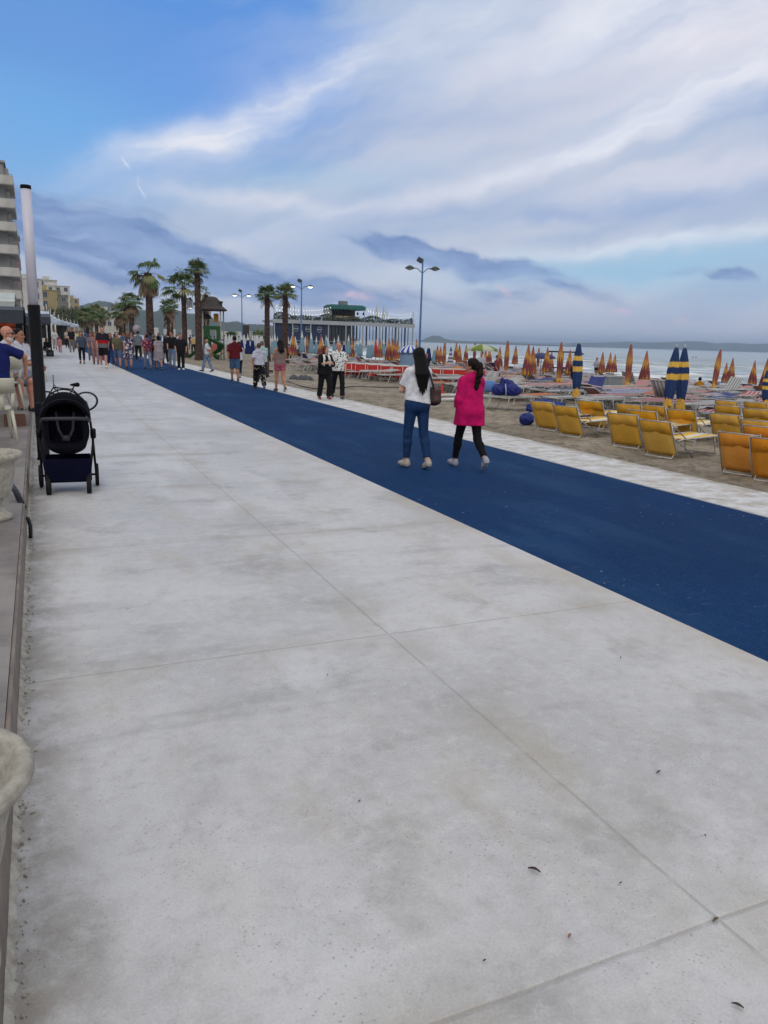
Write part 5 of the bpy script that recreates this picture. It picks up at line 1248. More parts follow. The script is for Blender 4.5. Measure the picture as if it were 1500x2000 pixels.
# ------------------------------------------------------------------ buildings on the left
M_GLASS = mat('window_dark', (46, 54, 66), .15, (66, 74, 86), 1.2, .5, spec=.6)
def block(label, pxr, D, top_y, W, Dp, m, storey=3.0, cols=4, side_cols=3, balcony=0, name='apartment_building', wall2=None, base=0.0, roof=True, yaw=0.0, win=(1.3, 1.5)):
    """right front corner at pixel column pxr; W metres to the left, Dp metres in depth"""
    c = at(pxr, D, base); H = vz(c, top_y)-base; n = max(1, int(round(H/storey))); storey = H/n
    r = empty(name, (c[0], c[1], base), yaw, label, 'building')
    b = MB(); b.box((-W/2, Dp/2, H/2), (W, Dp, H)); wall = b.build('wall', m, r)
    if roof:
        b = MB(); b.box((-W/2, Dp/2, H+.12), (W+.5, Dp+.5, .24)); b.box((-W*.6, Dp*.5, H+1.0), (W*.4, Dp*.35, 1.6)); b.tube([(-W*.3, 1, H), (-W*.3, 1, H+1.6)], .05, 5); b.build('roof', m, r)
    protoW = None
    def window(x, y, z, rz):
        nonlocal protoW
        if protoW is None:
            f = MB(); w_, h_ = win
            f.box((0, -.02, h_/2+.04), (w_+.16, .08, .08)); f.box((0, -.02, -h_/2-.04), (w_+.26, .16, .08)); f.box((-w_/2-.04, -.02, 0), (.08, .08, h_)); f.box((w_/2+.04, -.02, 0), (.08, .08, h_)); f.box((0, -.01, 0), (.06, .05, h_))
            o = f.build('window', mat('window_frame', (176, 172, 166), .5), r); g = MB(); g.box((0, 0, 0), (w_, .03, h_)); g.build('pane', M_GLASS, o); protoW = o
        else: o = copy_tree(protoW, r)
        o.location = (x, y, z); o.rotation_euler = (0, 0, rz)
    for k in range(n):
        z = storey*(k+.55)
        if k == 0: continue
        for i in range(cols): window(-W*(i+.5)/cols, -.03, z, 0)
        for i in range(side_cols): window(.03, Dp*(i+.5)/side_cols, z, math.pi/2)
    if balcony:
        pb = None
        for k in range(1, n):
            if pb is None:
                b = MB(); x1 = balcony
                b.box((-W*.35+x1/2+.1, -.75, 0), (W*.7+x1-.2, 1.5, .16)); b.box((x1/2, Dp*.45, .0), (x1, Dp*.9+.002, .158))
                b.box((-W*.35+x1/2, -1.5, .5), (W*.7+x1, .1, 1.0)); b.box((x1, Dp*.45-.8, .5), (.1, Dp*.9+1.5, 1.0))
                for j in range(4): b.box((x1*.3, Dp*.2*(j+.5), 1.35), (.5, .05, 1.7))
                pb = b.build('balcony', wall2 or m, r); o = pb
                b = MB(); b.tube([(-W*.7, -1.5, 1.12), (x1, -1.5, 1.12), (x1, Dp*.9-.9, 1.12)], .03, 5); b.build('rail', M_STEEL, o)
            else: o = copy_tree(pb, r)
            o.location = (random.uniform(-.0, .0), 0, storey*k+.1)
    return r
M_PLW = mat('plaster_white', (198, 198, 196), .9, (168, 166, 162), .5, .5); M_PLG = mat('plaster_grey', (158, 158, 160), .9, (130, 130, 134), .5, .5)
M_PLP = mat('plaster_pink', (132, 112, 116), .9, (112, 96, 102), .5, .5); M_PLY = mat('plaster_yellow', (168, 152, 112), .9, (146, 132, 100), .5, .5)
block('tall apartment block with stacked white balconies at the left picture edge', 31, 100, 318, 16, 11, M_PLG, 2.85, 4, 3, 1.0, wall2=M_PLW)
block('pinkish apartment block with dark windows just behind the white light column', 49, 150, 462, 12, 9, M_PLP, 3.1, 3, 3, win=(1.8, 1.8))
block('long white block with wide windows right of the light column', 88, 215, 546, 9, 26, M_PLW, 3.0, 2, 6, win=(2.8, 1.5))
block('beige yellow building behind the street trees', 116, 250, 568, 7, 9, M_PLY, 3.0, 1, 2, win=(1.2, 1.8))
block('white apartment block with many square windows, tallest of the far group', 141, 330, 560, 12, 14, M_PLW, 3.0, 4, 3)
block('rear wing of white flats above the beige building', 117, 345, 548, 7, 12, M_PLW, 3.0, 4, 3)
block('grey block half hidden by the street trees', 136, 280, 578, 5, 10, mat('plaster_olive', (122, 120, 112), .9, (104, 104, 98), .5), 3.0, 2, 2)
block('cream house at the far end of the row', 158, 400, 584, 6, 12, M_PLY, 3.0, 2, 2)
block('low white flat roofed house between the street trees and the palms', 233, 300, 609, 9, 12, M_PLW, 3.0, 4, 2, name='house')
block('small low white house left of the other one', 217, 330, 622, 5, 9, M_PLG, 3.0, 2, 2, name='house')
for i, (x, D, ty, W) in enumerate(((310, 520, 640, 5), (343, 560, 643, 7), (374, 600, 644, 6), (400, 620, 642, 5), (445, 640, 647, 8), (480, 660, 648, 8), (508, 680, 647, 7))):
    block('tiny pale house number-less at the foot of the hills'.replace(' number-less', '')+' '+('beyond the ragged palm', 'behind the small bushy palm', 'left of the playground', 'behind the playground', 'above the white parasols at left', 'above the white parasols at middle', 'left of the pier')[i], x, D, ty, W, 10, M_PLW, 4.0, 3, 1, name='house', roof=False, base=0)
# restaurant awnings and pavilions along the terrace
M_AWN = mat('awning_dark', (42, 50, 60), .8, (54, 62, 72), 3, .5); M_CANV = mat('white_canvas', (182, 190, 190), .8, (160, 168, 168), 2, .5)
def awning(label, pxr, D, ty, by, W, Dp, m, group=None, posts=True, drop=.35, name='awning'):
    c = at(pxr, D, 0); zt = vz(c, ty); zb = vz(c, by)
    r = empty(name, (c[0], c[1], TZ2 if D < 70 else 0), 0, label, 'awning', group); z0 = TZ2 if D < 70 else 0
    b = MB(); nn = 9
    P = [[(-W*j/(nn-1), Dp*i/4, (zb if i in (0, 4) else (zt if i == 2 else (zt+zb)/2+.05))-z0-.02*math.sin(j*2)) for j in range(nn)] for i in range(5)]
    b.sheet(P, .03); b.build('canopy', m, r)
    b = MB()
    for y in (0, Dp): b.sheet([[(-W*j/30, y+.0, zb-z0-.02-f*drop-(.03*abs(math.sin(j*1.57)) if f else 0)) for j in range(31)] for f in (0, 1)], .015)
    b.build('valance', m, r)
    if posts:
        b = MB()
        for x in (-.08, -W*.5, -W+.1):
            for y in (.05, Dp-.05): b.box((x, y, (zb-z0)/2), (.09, .09, zb-z0-.03))
        b.build('post_set', M_BLACKM, r)
    return r
awning('dark restaurant awning nearest the camera at the left edge', 55, 24, 594, 607, 8, 7, M_AWN)
awning('dark awning farther along, right of the light column', 104, 47, 611, 620, 7, 9, M_AWN)
awning('clear pitched canvas roof above the dark restaurant awning', 38, 34, 568, 590, 7, 5, M_CANV)
r = empty('restaurant_front', tuple(at(46, 29, TZ2)[:2])+(TZ2,), 0, 'dim restaurant front with orange lit wooden boards under the dark awning', 'restaurant front')
b = MB(); b.box((-6, 1.0, 1.0), (12, .2, 2.0)); b.build('wall', mat('dark_wall', (34, 30, 30), .9), r)
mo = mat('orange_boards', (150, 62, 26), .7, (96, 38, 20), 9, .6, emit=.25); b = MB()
for k in range(4): b.box((-4.0, .85, 1.25+.16*k), (7.6, .06, .12))
b.build('board', mo, r)
for k in range(5): b = MB(); b.lathe([(.03, 0), (.07, -.08), (.05, -.15)], (-6+k*1.2, .6, 1.95), 8); b.build('lamp', M_GLOW, r)
for i in range(9):
    D = 62+i*13; x = 96+(i*7.2) ; p = at(x, D, 0)
    r = empty('pavilion', (p[0], p[1], 0), 0, 'white open terrace pavilion with pale fabric roof, '+('nearest', 'second', 'third', 'fourth', 'fifth', 'sixth', 'seventh', 'eighth', 'farthest')[i]+' in the row at left', 'pavilion', 'row of white terrace pavilions')
    b = MB()
    for xx in (-3.6, -1.8, 0):
        for yy in (0, 5): b.box((xx, yy, 1.4), (.14, .14, 2.8))
    for yy in (0, 5): b.box((-1.8, yy+.002, 2.85), (3.9, .15, .12))
    for k in range(7): b.box((-3.6+.6*k, 0, 3.3+.1*(k % 2)), (.07, .07, .9+.2*(k % 2)))
    b.build('frame', M_WTUBE, r); b = MB(); b.sheet([[(-3.8+4*j/6, 5.1*i/4-.05, 2.95+.25*math.sin(math.pi*i/4)) for j in range(7)] for i in range(5)], .03); b.sheet([[(-3.8+4*j/12, -.12, 2.95-.45*f-.05*math.sin(j)) for j in range(13)] for f in (0, 1)], .02); b.build('roof', mat('pale_blue_fabric', (190, 200, 216), .8, (160, 176, 200), 1.5, .5), r)
p = at(155, 95, 0); r = empty('sign_board', (p[0]-3.2, p[1], 0), -.3, 'low dark kiosk with a blank white sign board below the far trees', 'kiosk')
b = MB(); b.box((-1.5, 0, 2.95), (1.45, .15, .45), ch=.02); b.build('board', M_PLW, r); b = MB(); b.box((-1.2, 1.4, 1.1), (5.0, 2.2, 2.2)); b.box((-1.2, 1.4, 2.28), (5.6, 2.8, .14)); b.build('body', mat('dark_wall', (34, 30, 30)), r)
r.name = 'kiosk'
# ------------------------------------------------------------------ pier restaurant
DZ = 4.9
c = at(534, 172, 0); zt = vz(c, 626)
r = empty('pier_restaurant', (c[0], c[1], -1.2), -math.radians(3), 'long two level pier restaurant with a roof terrace and green topped bar', 'restaurant')
zd = zt+1.2; Lr = 42.0; r.scale = (.81, 1, 1)
M_OFFW = mat('off_white_paint', (158, 162, 168), .7, (140, 144, 150), .8, .4); M_NB = mat('navy_wall', (18, 32, 66), .7, (24, 38, 74), .6, .4)
b = MB(); b.box((Lr/2, 6, zd), (Lr, 12, .45)); b.box((Lr/2, -.06, zd-.05), (Lr+.3, .1, .85)); b.build('terrace_floor', M_OFFW, r)
b = MB(); b.box((Lr/2, 6, 1.15), (Lr, 12, .35)); b.build('deck', M_OFFW, r)
b = MB(); b.box((7.6, .6, zd/2+.6), (15.0, .2, zd-1.6)); b.build('wall', M_NB, r)
for k in range(3):
    b = MB(); b.tube([(6.5+k*3.4+.62*math.cos(a), .42, zd-1.6+.62*math.sin(a)) for a in [i*math.pi/10 for i in range(21)]], .06, 5, 0, False)
    b.box((6.5+k*3.4, .44, zd-1.6), (1.15, .05, .2)); b.build('round_sign', M_OFFW, r)
pc = None
for k in range(9):
    x = .3+k*(Lr-.6)/8
    if pc is None: b = MB(); b.box((0, 0, zd/2), (.28, .28, zd-.5)); pc = b.build('post', M_OFFW, r); o = pc
    else: o = copy_tree(pc, r)
    o.location = (x, .15, 0)
b = MB(); b.box((Lr*.47, 4, zd/2+.5), (Lr*.2, .08, zd-1.9)); gl = b.build('glazing', mat('pier_glass', (54, 66, 84), .2, (90, 106, 128), .35, .6, spec=.6), r)
b = MB()
for k in range(26): b.box((15.4+k*1.0, .5, zd/2+.6), ((.7 if k < 9 else .16 if k % 3 else .42), .2, zd-1.7))
b.build('dark_slats', mat('dark_slat', (40, 46, 56), .7), r)
b = MB()
for z in (1.6, 2.3): b.tube([(0, -.1, z), (Lr, -.1, z)], .05, 5)
b.build('lower_rail', M_OFFW, r)
b = MB()
for k in range(22): b.tube([(Lr*k/21, .1, zd+.2), (Lr*k/21, .1, zd+1.15)], .03, 4)
b.tube([(0, .1, zd+1.15), (Lr, .1, zd+1.15)], .035, 4); b.tube([(0, .1, zd+.7), (Lr, .1, zd+.7)], .02, 4); b.build('rail', M_STEEL, r)
rr = random.Random(8); b = MB()
for k in range(3600):
    x = rr.uniform(.3, Lr-.3); dens = .5+.5*math.sin(x*.7)*math.sin(x*.23+1); hgt = .8+.9*dens
    if rr.random() > .45+.5*dens: continue
    q = Vector((x, .5+rr.uniform(-.25, .35), zd+.25+rr.random()*hgt)); s_ = rr.uniform(.12, .26); u = Vector((rr.gauss(0, 1), rr.gauss(0, 1), rr.gauss(0, 1))).normalized(); v_ = u.cross(Vector((.3, 1, .2))).normalized()
    b.add([q-u*s_, q+v_*s_*.6, q+u*s_, q-v_*s_*.6], [(0, 1, 2, 3)])
b.build('hedge', mat('hedge_green', (40, 56, 44), .8, (62, 78, 56), 1.5, .5), r)
bx0 = 17.2   # roof bar
b = MB(); b.box((bx0-.6, 3, zd+1.7), (1.8, 2.4, 3.2)); b.build('bar_wall', M_OFFW, r)
b = MB(); b.box((bx0+4.6, 3.4, zd+3.5), (10.6, 5.4, .9), ch=.1); b.box((bx0+4.6, 3.4, zd+4.0), (9.6, 4.6, .3)); b.build('bar_roof', mat('green_roof', (20, 82, 80), .6, (28, 96, 92), 1, .4), r)
b = MB(); b.box((bx0+4.5, 5.6, zd+1.7), (8.4, .2, 2.9)); b.build('bar_back', mat('bar_dark', (66, 60, 50), .8, (110, 98, 66), .9, .6), r)
b = MB(); b.box((bx0+4.5, 1.4, zd+1.1), (7.6, .6, 1.1), ch=.03); b.build('bar_counter', mat('bar_beige', (146, 138, 108), .7, (122, 112, 84), 2, .5), r)
b = MB()
for x in (bx0, bx0+3.3, bx0+6.6, bx0+9.6): b.tube([(x, 1, zd+.2), (x, 1, zd+3.2)], .07, 6)
b.build('bar_post', M_BLACKM, r)
for x in (bx0+1.6, bx0+2.6, bx0+5.2, bx0+7.6, bx0+9.4): b = MB(); b.lathe([(.28, 0), (.3, .3), (.18, .6), (.05, .62)], (x, 1.0, zd+2.0), 8); b.build('speaker', M_BLACKM, r)
b = MB(); b.box((bx0+4.0, 3.2, zd+4.6), (2.2, 1.6, .9), ch=.04); b.build('roof_unit', mat('unit_grey', (96, 104, 112), .7, (120, 126, 132), 3), r)
masts = [(.3, 3.4), (6.0, 3.4), (Lr-.3, 3.2), (26.5, 3.0), (33.5, 2.9)]
for x, hh in masts: b = MB(); b.tube([(x, .3, zd+.2), (x, .3, zd+hh)], .06, 6); b.build('mast', M_STEEL, r)
b = MB(); wire = MB()
spans = [(.3, 3.3, bx0, 3.5), (.3, 2.5, bx0-.5, 2.4), (bx0+9.6, 3.5, 33.5, 2.7), (33.5, 2.8, Lr-.3, 3.1), (bx0+9.8, 3.0, Lr-.3, 2.3)]
for x0, z0, x1, z1 in spans:
    nb = int((x1-x0)/.75)
    pts = [(x0+(x1-x0)*k/nb, .35, zd+z0+(z1-z0)*k/nb-1.0*math.sin(math.pi*k/nb)*min(1, (x1-x0)/14)) for k in range(nb+1)]
    wire.tube(pts, .015, 3, 0, False)
    for q in pts[1:-1]: b.lathe([(.03, .09), (.11, .03), (.11, -.06), (.04, -.12)], q, 6)
b.build('light_bulbs', mat('bulb_glow', (236, 236, 232), .5, emit=1.2), r); wire.build('light_cable', M_BLACKM, r)
# masts with closed parasols on the roof terrace
for i, (dx, lab) in enumerate(((4.4, 'closed cream parasol on the roof terrace, left of the bar'), (31.0, 'closed cream parasol on the roof terrace, first right of the bar'), (33.2, 'closed cream parasol on the roof terrace, second right of the bar'))):
    m_ = r.matrix_basis; w_ = Matrix.Rotation(r.rotation_euler[2], 3, 'Z') @ Vector((dx*.81, 2.0, 0))+Vector(r.location)
    parasol('terrace_parasol', lab, 'parasols on the roof terrace', (w_[0], w_[1], r.location[2]+zd+4.6), 3.0, 'loose', mat('cream_canopy', (190, 184, 170), .8, (170, 160, 140), 3), r.location[2]+zd+.2, (0, 0), False, w=.7)
# loudspeaker box left of the pier
p = at(480, 120, 0); r = empty('sign_box', (p[0], p[1], -.6), .0, 'tall dark sign box on a thin post left of the pier', 'sign box'); b = MB(); b.box((0, 0, 3.0), (1.0, .6, 2.0), ch=.04); b.build('box', mat('dark_brown_box', (54, 46, 46), .8), r); b = MB(); b.tube([(0, 0, 0), (0, 0, 2.0)], .08, 6); b.build('post', M_STEEL, r)
# ------------------------------------------------------------------ playground tower
p = at(418, 58, -.15); r = empty('playground_tower', (p[0], p[1], -.15), -YAW, 'green play tower with spiral slide and brown hat shaped roof', 'play tower', scale=.87)
GZ = .0; M_PG = mat('green_plastic', (16, 84, 36), .5, (12, 70, 30), 3, .5); M_BR = mat('brown_plastic', (44, 36, 37), .6, (56, 45, 43), 3, .5)
zr = (vz(p, 605)+.15)/.87
b = MB()
for x, y in ((-.75, -.6), (.75, -.6), (-.75, .6), (.75, .6)): b.tube([(x, y, 0), (x, y, zr)], .06, 8)
b.build('post', mat('post_grey', (150, 146, 142), .5), r, True)
b = MB(); b.lathe([(1.12, -.10), (1.22, .0), (1.1, .1), (.78, .35), (.6, .75), (.38, 1.02), (.1, 1.1)], (-.05, 0, zr), 28, mod=lambda th, z: 1+.03*math.sin(5*th)); b.tube([(.62, 0, zr+.0), (.68, 0, zr+.65)], .14, 10); b.tube([(.68, 0, zr+.62), (.68, 0, zr+.72)], .18, 10); b.build('roof', M_BR, r, True)
b = MB(); b.lathe([(.55, 0), (.6, .08), (.45, .3), (.1, .62)], (-.9, .9, zr-.75), 20); b.build('rear_roof', M_BR, r, True)
b = MB(); b.box((0, 0, 1.75), (1.5, 1.2, .1)); b.build('platform', M_BR, r)
b = MB()
b.box((-.42, -.62, 2.3), (.5, .07, 1.15), ch=.03); b.box((.55, -.62, 2.3), (.34, .07, 1.15), ch=.03); b.box((0, -.62, 2.75), (1.5, .08, .3), ch=.03); b.box((-.35, -.62, 1.5), (.62, .07, 1.2), ch=.03); b.build('panel', M_PG, r)
b = MB()
for k in range(4): b.tube([(-.1+.13*k, -.62, 1.8), (-.1+.13*k, -.62, 2.6)], .025, 5)
b.build('bar', mat('post_grey', (150, 146, 142)), r)
b = MB(); pts = []; 
for i in range(34):
    a = -.6+i*.135; pts.append((.15+.72*math.cos(a-math.pi/2), -1.1+.66*math.sin(a-math.pi/2)*.8, 1.85-1.6*i/33))
P = []
for i, q in enumerate(pts):
    t = (Vector(pts[min(i+1, 33)])-Vector(pts[max(i-1, 0)])); t.z = 0; t.normalize(); n_ = Vector((-t.y, t.x, 0)); row = []
    for j in range(9):
        g = j/8*2-1; row.append(tuple(Vector(q)+n_*(.30*g)+Vector((0, 0, .26*abs(g)**2.5))))
    P.append(row)
b.sheet(P, .03); b.sheet([[(.15+.55*f+.0, -1.15-.35*g*1.0, .12+.35*abs(g)**2+.25*(1-f)**2) for g in (-1, -.5, 0, .5, 1)] for f in (0, .3, .6, .8, 1)], .03); b.build('slide', M_PG, r, True)
b = MB(); b.sheet([[(-1.15-.9*f, -.6+.3*g, .15+.28*abs(g)**2+.75*(1-f)**1.5) for g in (-1, -.5, 0, .5, 1)] for f in (0, .25, .5, .75, 1)], .03); b.build('side_slide', M_PG, r, True)
b = MB(); b.box((-1.05, -.2, 1.6), (.16, .3, 2.2), ch=.03); b.box((.15, .45, zr-.65), (.42, .08, .7), ch=.06); b.build('yellow_panel', mat('yellow_plastic', (196, 140, 36), .5), r)
# ------------------------------------------------------------------ light column, stroller, bicycle
bp = at(86, 10.0, 0); bp = un(86, 897, 0)
r = empty('light_column', (bp[0], bp[1], 0), 0, 'slender light column with white upper tube and black lower half', 'light column')
Dc = depth(bp); z1 = vz(bp, 596); z2 = vz(bp, 369); z3 = vz(bp, 362); rc = .5*22/F_PX*Dc
b = MB(); b.lathe([(rc*1.12, .0), (rc*1.12, .02), (rc, .03), (rc, z1), (rc*.9, z1)], n=32); b.build('base_tube', M_BLACKM, r, True)
b = MB(); b.lathe([(rc*.80, z1), (rc*.80, z2)], n=32); b.build('diffuser', mat('opal_tube', (206, 204, 220), .35, (196, 196, 214), 1.2, .3), r, True)
b = MB(); b.lathe([(rc*.84, z2), (rc*.84, z3), (rc*.7, z3+.005)], n=32); b.build('cap', M_BLACKM, r, True)
# stroller
fl = un(98, 966, 0); fr_ = un(173, 963, 0); mid = (fl+fr_)/2
r = empty('baby_stroller', (mid[0], mid[1], 0), math.atan2(fl[1]-fr_[1], fl[0]-fr_[0]), 'empty black baby stroller parked beside the light column', 'stroller')
M_ST = mat('stroller_fabric', (11, 12, 20), .9, (16, 17, 28), 9, .5, .3, 150, spec=.08, fold=.4); M_STF = mat('stroller_frame', (9, 9, 14), .5, spec=.15); M_TY = mat('tyre', (30, 29, 33), .8, spec=.15); M_IN = mat('stroller_inner', (5, 5, 11), .9, (12, 13, 24), 6, .5, spec=.06)
# local frame: +Y front, x to the stroller's right; origin between the front wheels
def wheel(x, y, rr_, w_, nm='wheel'):
    b = MB(); n = 28; V = []
    prof = [(rr_*.78, -w_/2), (rr_*.95, -w_/2), (rr_, -w_/4), (rr_, w_/4), (rr_*.95, w_/2), (rr_*.78, w_/2)]
    for pr, px_ in prof:
        for k in range(n): th = 2*math.pi*k/n; V.append((x+px_, y+pr*math.cos(th), rr_+pr*math.sin(th)))
    Fc = [(i*n+k, i*n+(k+1) % n, ((i+1) % 6)*n+(k+1) % n, ((i+1) % 6)*n+k) for i in range(6) for k in range(n)]
    b.add(V, Fc); o = b.build(nm, M_TY, r, True)
    b = MB(); b.tube([(x-w_*.4, y, rr_), (x+w_*.4, y, rr_)], rr_*.2, 10)
    for k in range(5): a = k*2*math.pi/5; b.tube([(x, y, rr_), (x, y+rr_*.8*math.cos(a), rr_+rr_*.8*math.sin(a))], rr_*.13, 6)
    b.build('rim', M_STF, o)
for x in (-.2, .2): wheel(x, 0, .088, .05)
for x in (-.29, .29): wheel(x, -.46, .125, .04)
b = MB()
for s_ in (-1, 1):
    b.tube([(s_*.2, 0, .17), (s_*.215, -.03, .2), (s_*.262, -.20, .50), (s_*.27, -.24, .60)], .014, 8)
    b.tube([(s_*.285, -.46, .125), (s_*.275, -.38, .30), (s_*.262, -.25, .60), (s_*.235, -.46, .86), (s_*.215, -.54, .93)], .013, 8)
    b.tube([(s_*.2, 0, .20), (s_*.2, 0, .13), (s_*.2, .02, .09)], .018, 8)
    b.tube([(s_*.27, -.26, .57), (s_*.27, -.22, .66)], .03, 10)
b.tube([(-.28, -.46, .125), (.28, -.46, .125)], .012, 6); b.tube([(-.215, -.545, .93), (.215, -.545, .93)], .017, 8); b.build('frame', M_STF, r, True)
f = Field((-.29, -.5, .36), (.29, .12, 1.08), .008)
f.ell((0, -.20, .66), (.235, .19, .25), k=.02); f.box((0, -.22, .70), (.2, .14, .18), .07, .05); f.ell((0, -.14, .50), (.19, .19, .09), k=.05)
f.box((0, -.02, .74), (.165, .15, .195), .06, 0, True); f.box((0, -.33, .84), (.205, .03, .19), .03, .03); f.clip((0, -.2, .86), (0, .75, 1)); f.build('seat', [M_ST, M_IN], r, lambda c: ((np.abs(c[:, 0]) < .166) & (c[:, 1] > -.2) & (c[:, 2] > .53)).astype(int))
f = Field((-.3, -.52, .6), (.3, .2, 1.12), .008)
f.ell((0, -.22, .78), (.258, .28, .285), k=0); f.ell((0, -.20, .75), (.240, .31, .27), k=0, sub=True); f.clip((0, -.12, .80), (0, -.2, -1)); f.clip((0, .03, .9), (0, 1, -.15)); 
f.build('canopy', M_ST, r)
b = MB()
for i, (yy, zz_) in enumerate(((.02, .86), (-.07, .96))): b.tube([(.24*math.cos(a)*(1-.05*i), yy-.03*math.sin(a), .80+(zz_-.66)*math.sin(a)) for a in [math.pi*k/14 for k in range(15)]], .008, 6)
b.build('canopy_rib', M_STF, r, True)
b = MB(); b.tube([(-.235, -.16, .76), (-.22, .03, .80), (-.12, .075, .81), (.12, .075, .81), (.22, .03, .80), (.235, -.16, .76)], .019, 10); b.build('bumper_bar', mat('dark_grey_foam', (40, 42, 50), .6), r, True)
b = MB()
for s_ in (-1, 1): b.tube([(s_*.09, -.13, .86), (s_*.07, -.08, .68), (s_*.03, -.04, .60)], .014, 6, 0, True, .4)
b.box((0, -.03, .59), (.075, .03, .07), ch=.01); b.build('harness', mat('harness_grey', (30, 31, 46), .7), r, True)
f = Field((-.3, -.5, .08), (.3, .04, .42), .008)
f.box((0, -.22, .25), (.235, .2, .135), .03, 0); f.box((0, -.22, .29), (.225, .19, .13), .03, 0, True); f.build('basket', mat('basket_navy', (12, 13, 34), .9, (14, 16, 38), 7, .5, spec=.06), r)
b = MB(); b.box((.275, -.50, .86), (.07, .10, .15), ch=.02); b.build('handle_bag', mat('bag_grey', (26, 28, 40), .8, spec=.1), r)
# bicycle lying against the column
bp2 = at(122, 16.6, 0)
r = empty('bicycle', (bp2[0], bp2[1], 0), math.radians(-14), "small dark child's bicycle leaning far over behind the stroller", 'bicycle')
TL = Matrix.Rotation(math.radians(-42), 3, 'X')
def tl(p): return tuple(TL @ Vector(p))
def bwheel(x, rr_):
    b = MB(); b.tube([tl((x+rr_*math.cos(a), 0, rr_+rr_*math.sin(a)-.0)) for a in [2*math.pi*k/32 for k in range(33)]], .018, 8, 0, False); o = b.build('wheel', M_TY, r, True)
    b = MB(); b.tube([tl((x+(rr_-.025)*math.cos(a), 0, rr_+(rr_-.025)*math.sin(a))) for a in [2*math.pi*k/32 for k in range(33)]], .007, 5, 0, False)
    for k in range(12): a = k*math.pi/6; b.tube([tl((x, 0, rr_)), tl((x+(rr_-.03)*math.cos(a), 0, rr_+(rr_-.03)*math.sin(a)))], .0015, 3)
    b.build('rim', M_STEEL, o)
bwheel(.45, .25); bwheel(-.38, .25)
b = MB(); hd_ = (-.25, 0, .62); bb_ = (.05, 0, .27); st_ = (.15, 0, .58)
for a, c_ in ((hd_, bb_), (bb_, st_), (hd_, st_), (bb_, (.45, 0, .25)), (st_, (.45, 0, .25)), (hd_, (-.38, 0, .25)), (st_, (.18, 0, .68))): b.tube([tl(a), tl(c_)], .014, 7)
b.tube([tl(bb_), tl((.05, .07, .2)), tl((.05, .12, .2))], .012, 5); b.build('frame', M_BLACKM, r, True)
b = MB(); b.tube([tl(hd_), tl((-.26, 0, .72)), tl((-.22, -.26, .76))], .012, 6); b.tube([tl((-.26, 0, .72)), tl((-.22, .26, .76))], .012, 6); b.build('handlebar', M_STEEL, r, True)
f = Field(np.array(tl((.2, 0, .70)))-.22, np.array(tl((.2, 0, .70)))+.22, .01); f.cap(tl((.1, 0, .70)), tl((.24, 0, .71)), .02, .05, k=.01); f.build('saddle', M_BLACKM, r)
r.location.z = .0
mz_ = min((r.matrix_basis @ v.co).z for o in r.children_recursive for v in o.data.vertices); r.location.z = -mz_+.002
# ------------------------------------------------------------------ urns, cables, riser, chairs on the terrace
M_URN = mat('cast_stone', (172, 168, 158), .85, (146, 141, 132), 26, .7, .45, 70)
def urn(px, py, lab):
    p = un(px, py, TZ+.52); r = empty('stone_urn', (p[0], p[1], TZ), 0, lab, 'urn')
    b = MB(); prof = [(.15, 0), (.155, .03), (.13, .05), (.10, .08), (.085, .12), (.105, .16), (.14, .18), (.15, .20), (.165, .25), (.185, .33), (.19, .38), (.20, .41), (.19, .43), (.205, .45), (.235, .47), (.255, .495), (.252, .515), (.24, .522), (.22, .515), (.212, .49), (.185, .46), (.17, .40), (.16, .33), (.0001, .33)]
    b.lathe(prof, (0, 0, 0), 72, mod=lambda th, z: 1+(.018*math.sin(9*th)*math.sin((z-.2)*22) if .2 < z < .41 else 0)+.004*math.sin(31*th+z*40)*math.sin(7*th)); b.build('bowl', M_URN, r, True)
    b = MB(); b.lathe([(.162, .335), (.15, .35), (.05, .36), (.001, .36)], n=24, mod=lambda th, z: 1+.03*math.sin(9*th)); b.build('soil', mat('soil', (44, 36, 30), .95, (70, 60, 48), 30), r, True); return r
# near urn: rim ellipse reaches pixel (68, 1510)
urn(-196, 1522, 'weathered cast stone urn in the lower left corner, nearest the camera')
urn(-28, 884, 'pale cast stone urn on the terrace left of the stroller')
b = MB()
for k, (x0, x1) in enumerate(((14, 44), (17, 47))):
    a = un(x0, 938+k*12, TZ+.12); c_ = un(x1, 985-k*3, TZ); b.tube([tuple(a), tuple((a+c_)/2+np.array([0, 0, .03])), tuple(c_-np.array([0, 0, .05]))], .022, 8)
tag(b.build('conduit', mat('black_conduit', (26, 32, 44), .5), None, True), 'two black ribbed conduits coming out of the terrace beside the far urn', 'conduit')
b = MB(); a = un(54, 1012, .22); c_ = un(60, 1050, 0); b.tube([tuple(a), tuple((a+c_)/2+np.array([.01, 0, .02])), tuple(c_)], .016, 8); tag(b.build('cable_end', mat('black_conduit', (26, 32, 44)), None, True), 'short dark cable end leaning on the terrace edging', 'cable')
b = MB(); rx0 = float(un(9, 832, TZ)[0]); b.box(((rx0-.24)/2, yr-.02, (TZ+TZ2)/2), (abs(rx0+.24), .03, TZ2-TZ-.004)); tag(b.build('step_riser', mat('brown_riser', (94, 64, 54), .8, (78, 54, 46), 6), None), 'reddish brown riser board of the terrace step', 'riser board')
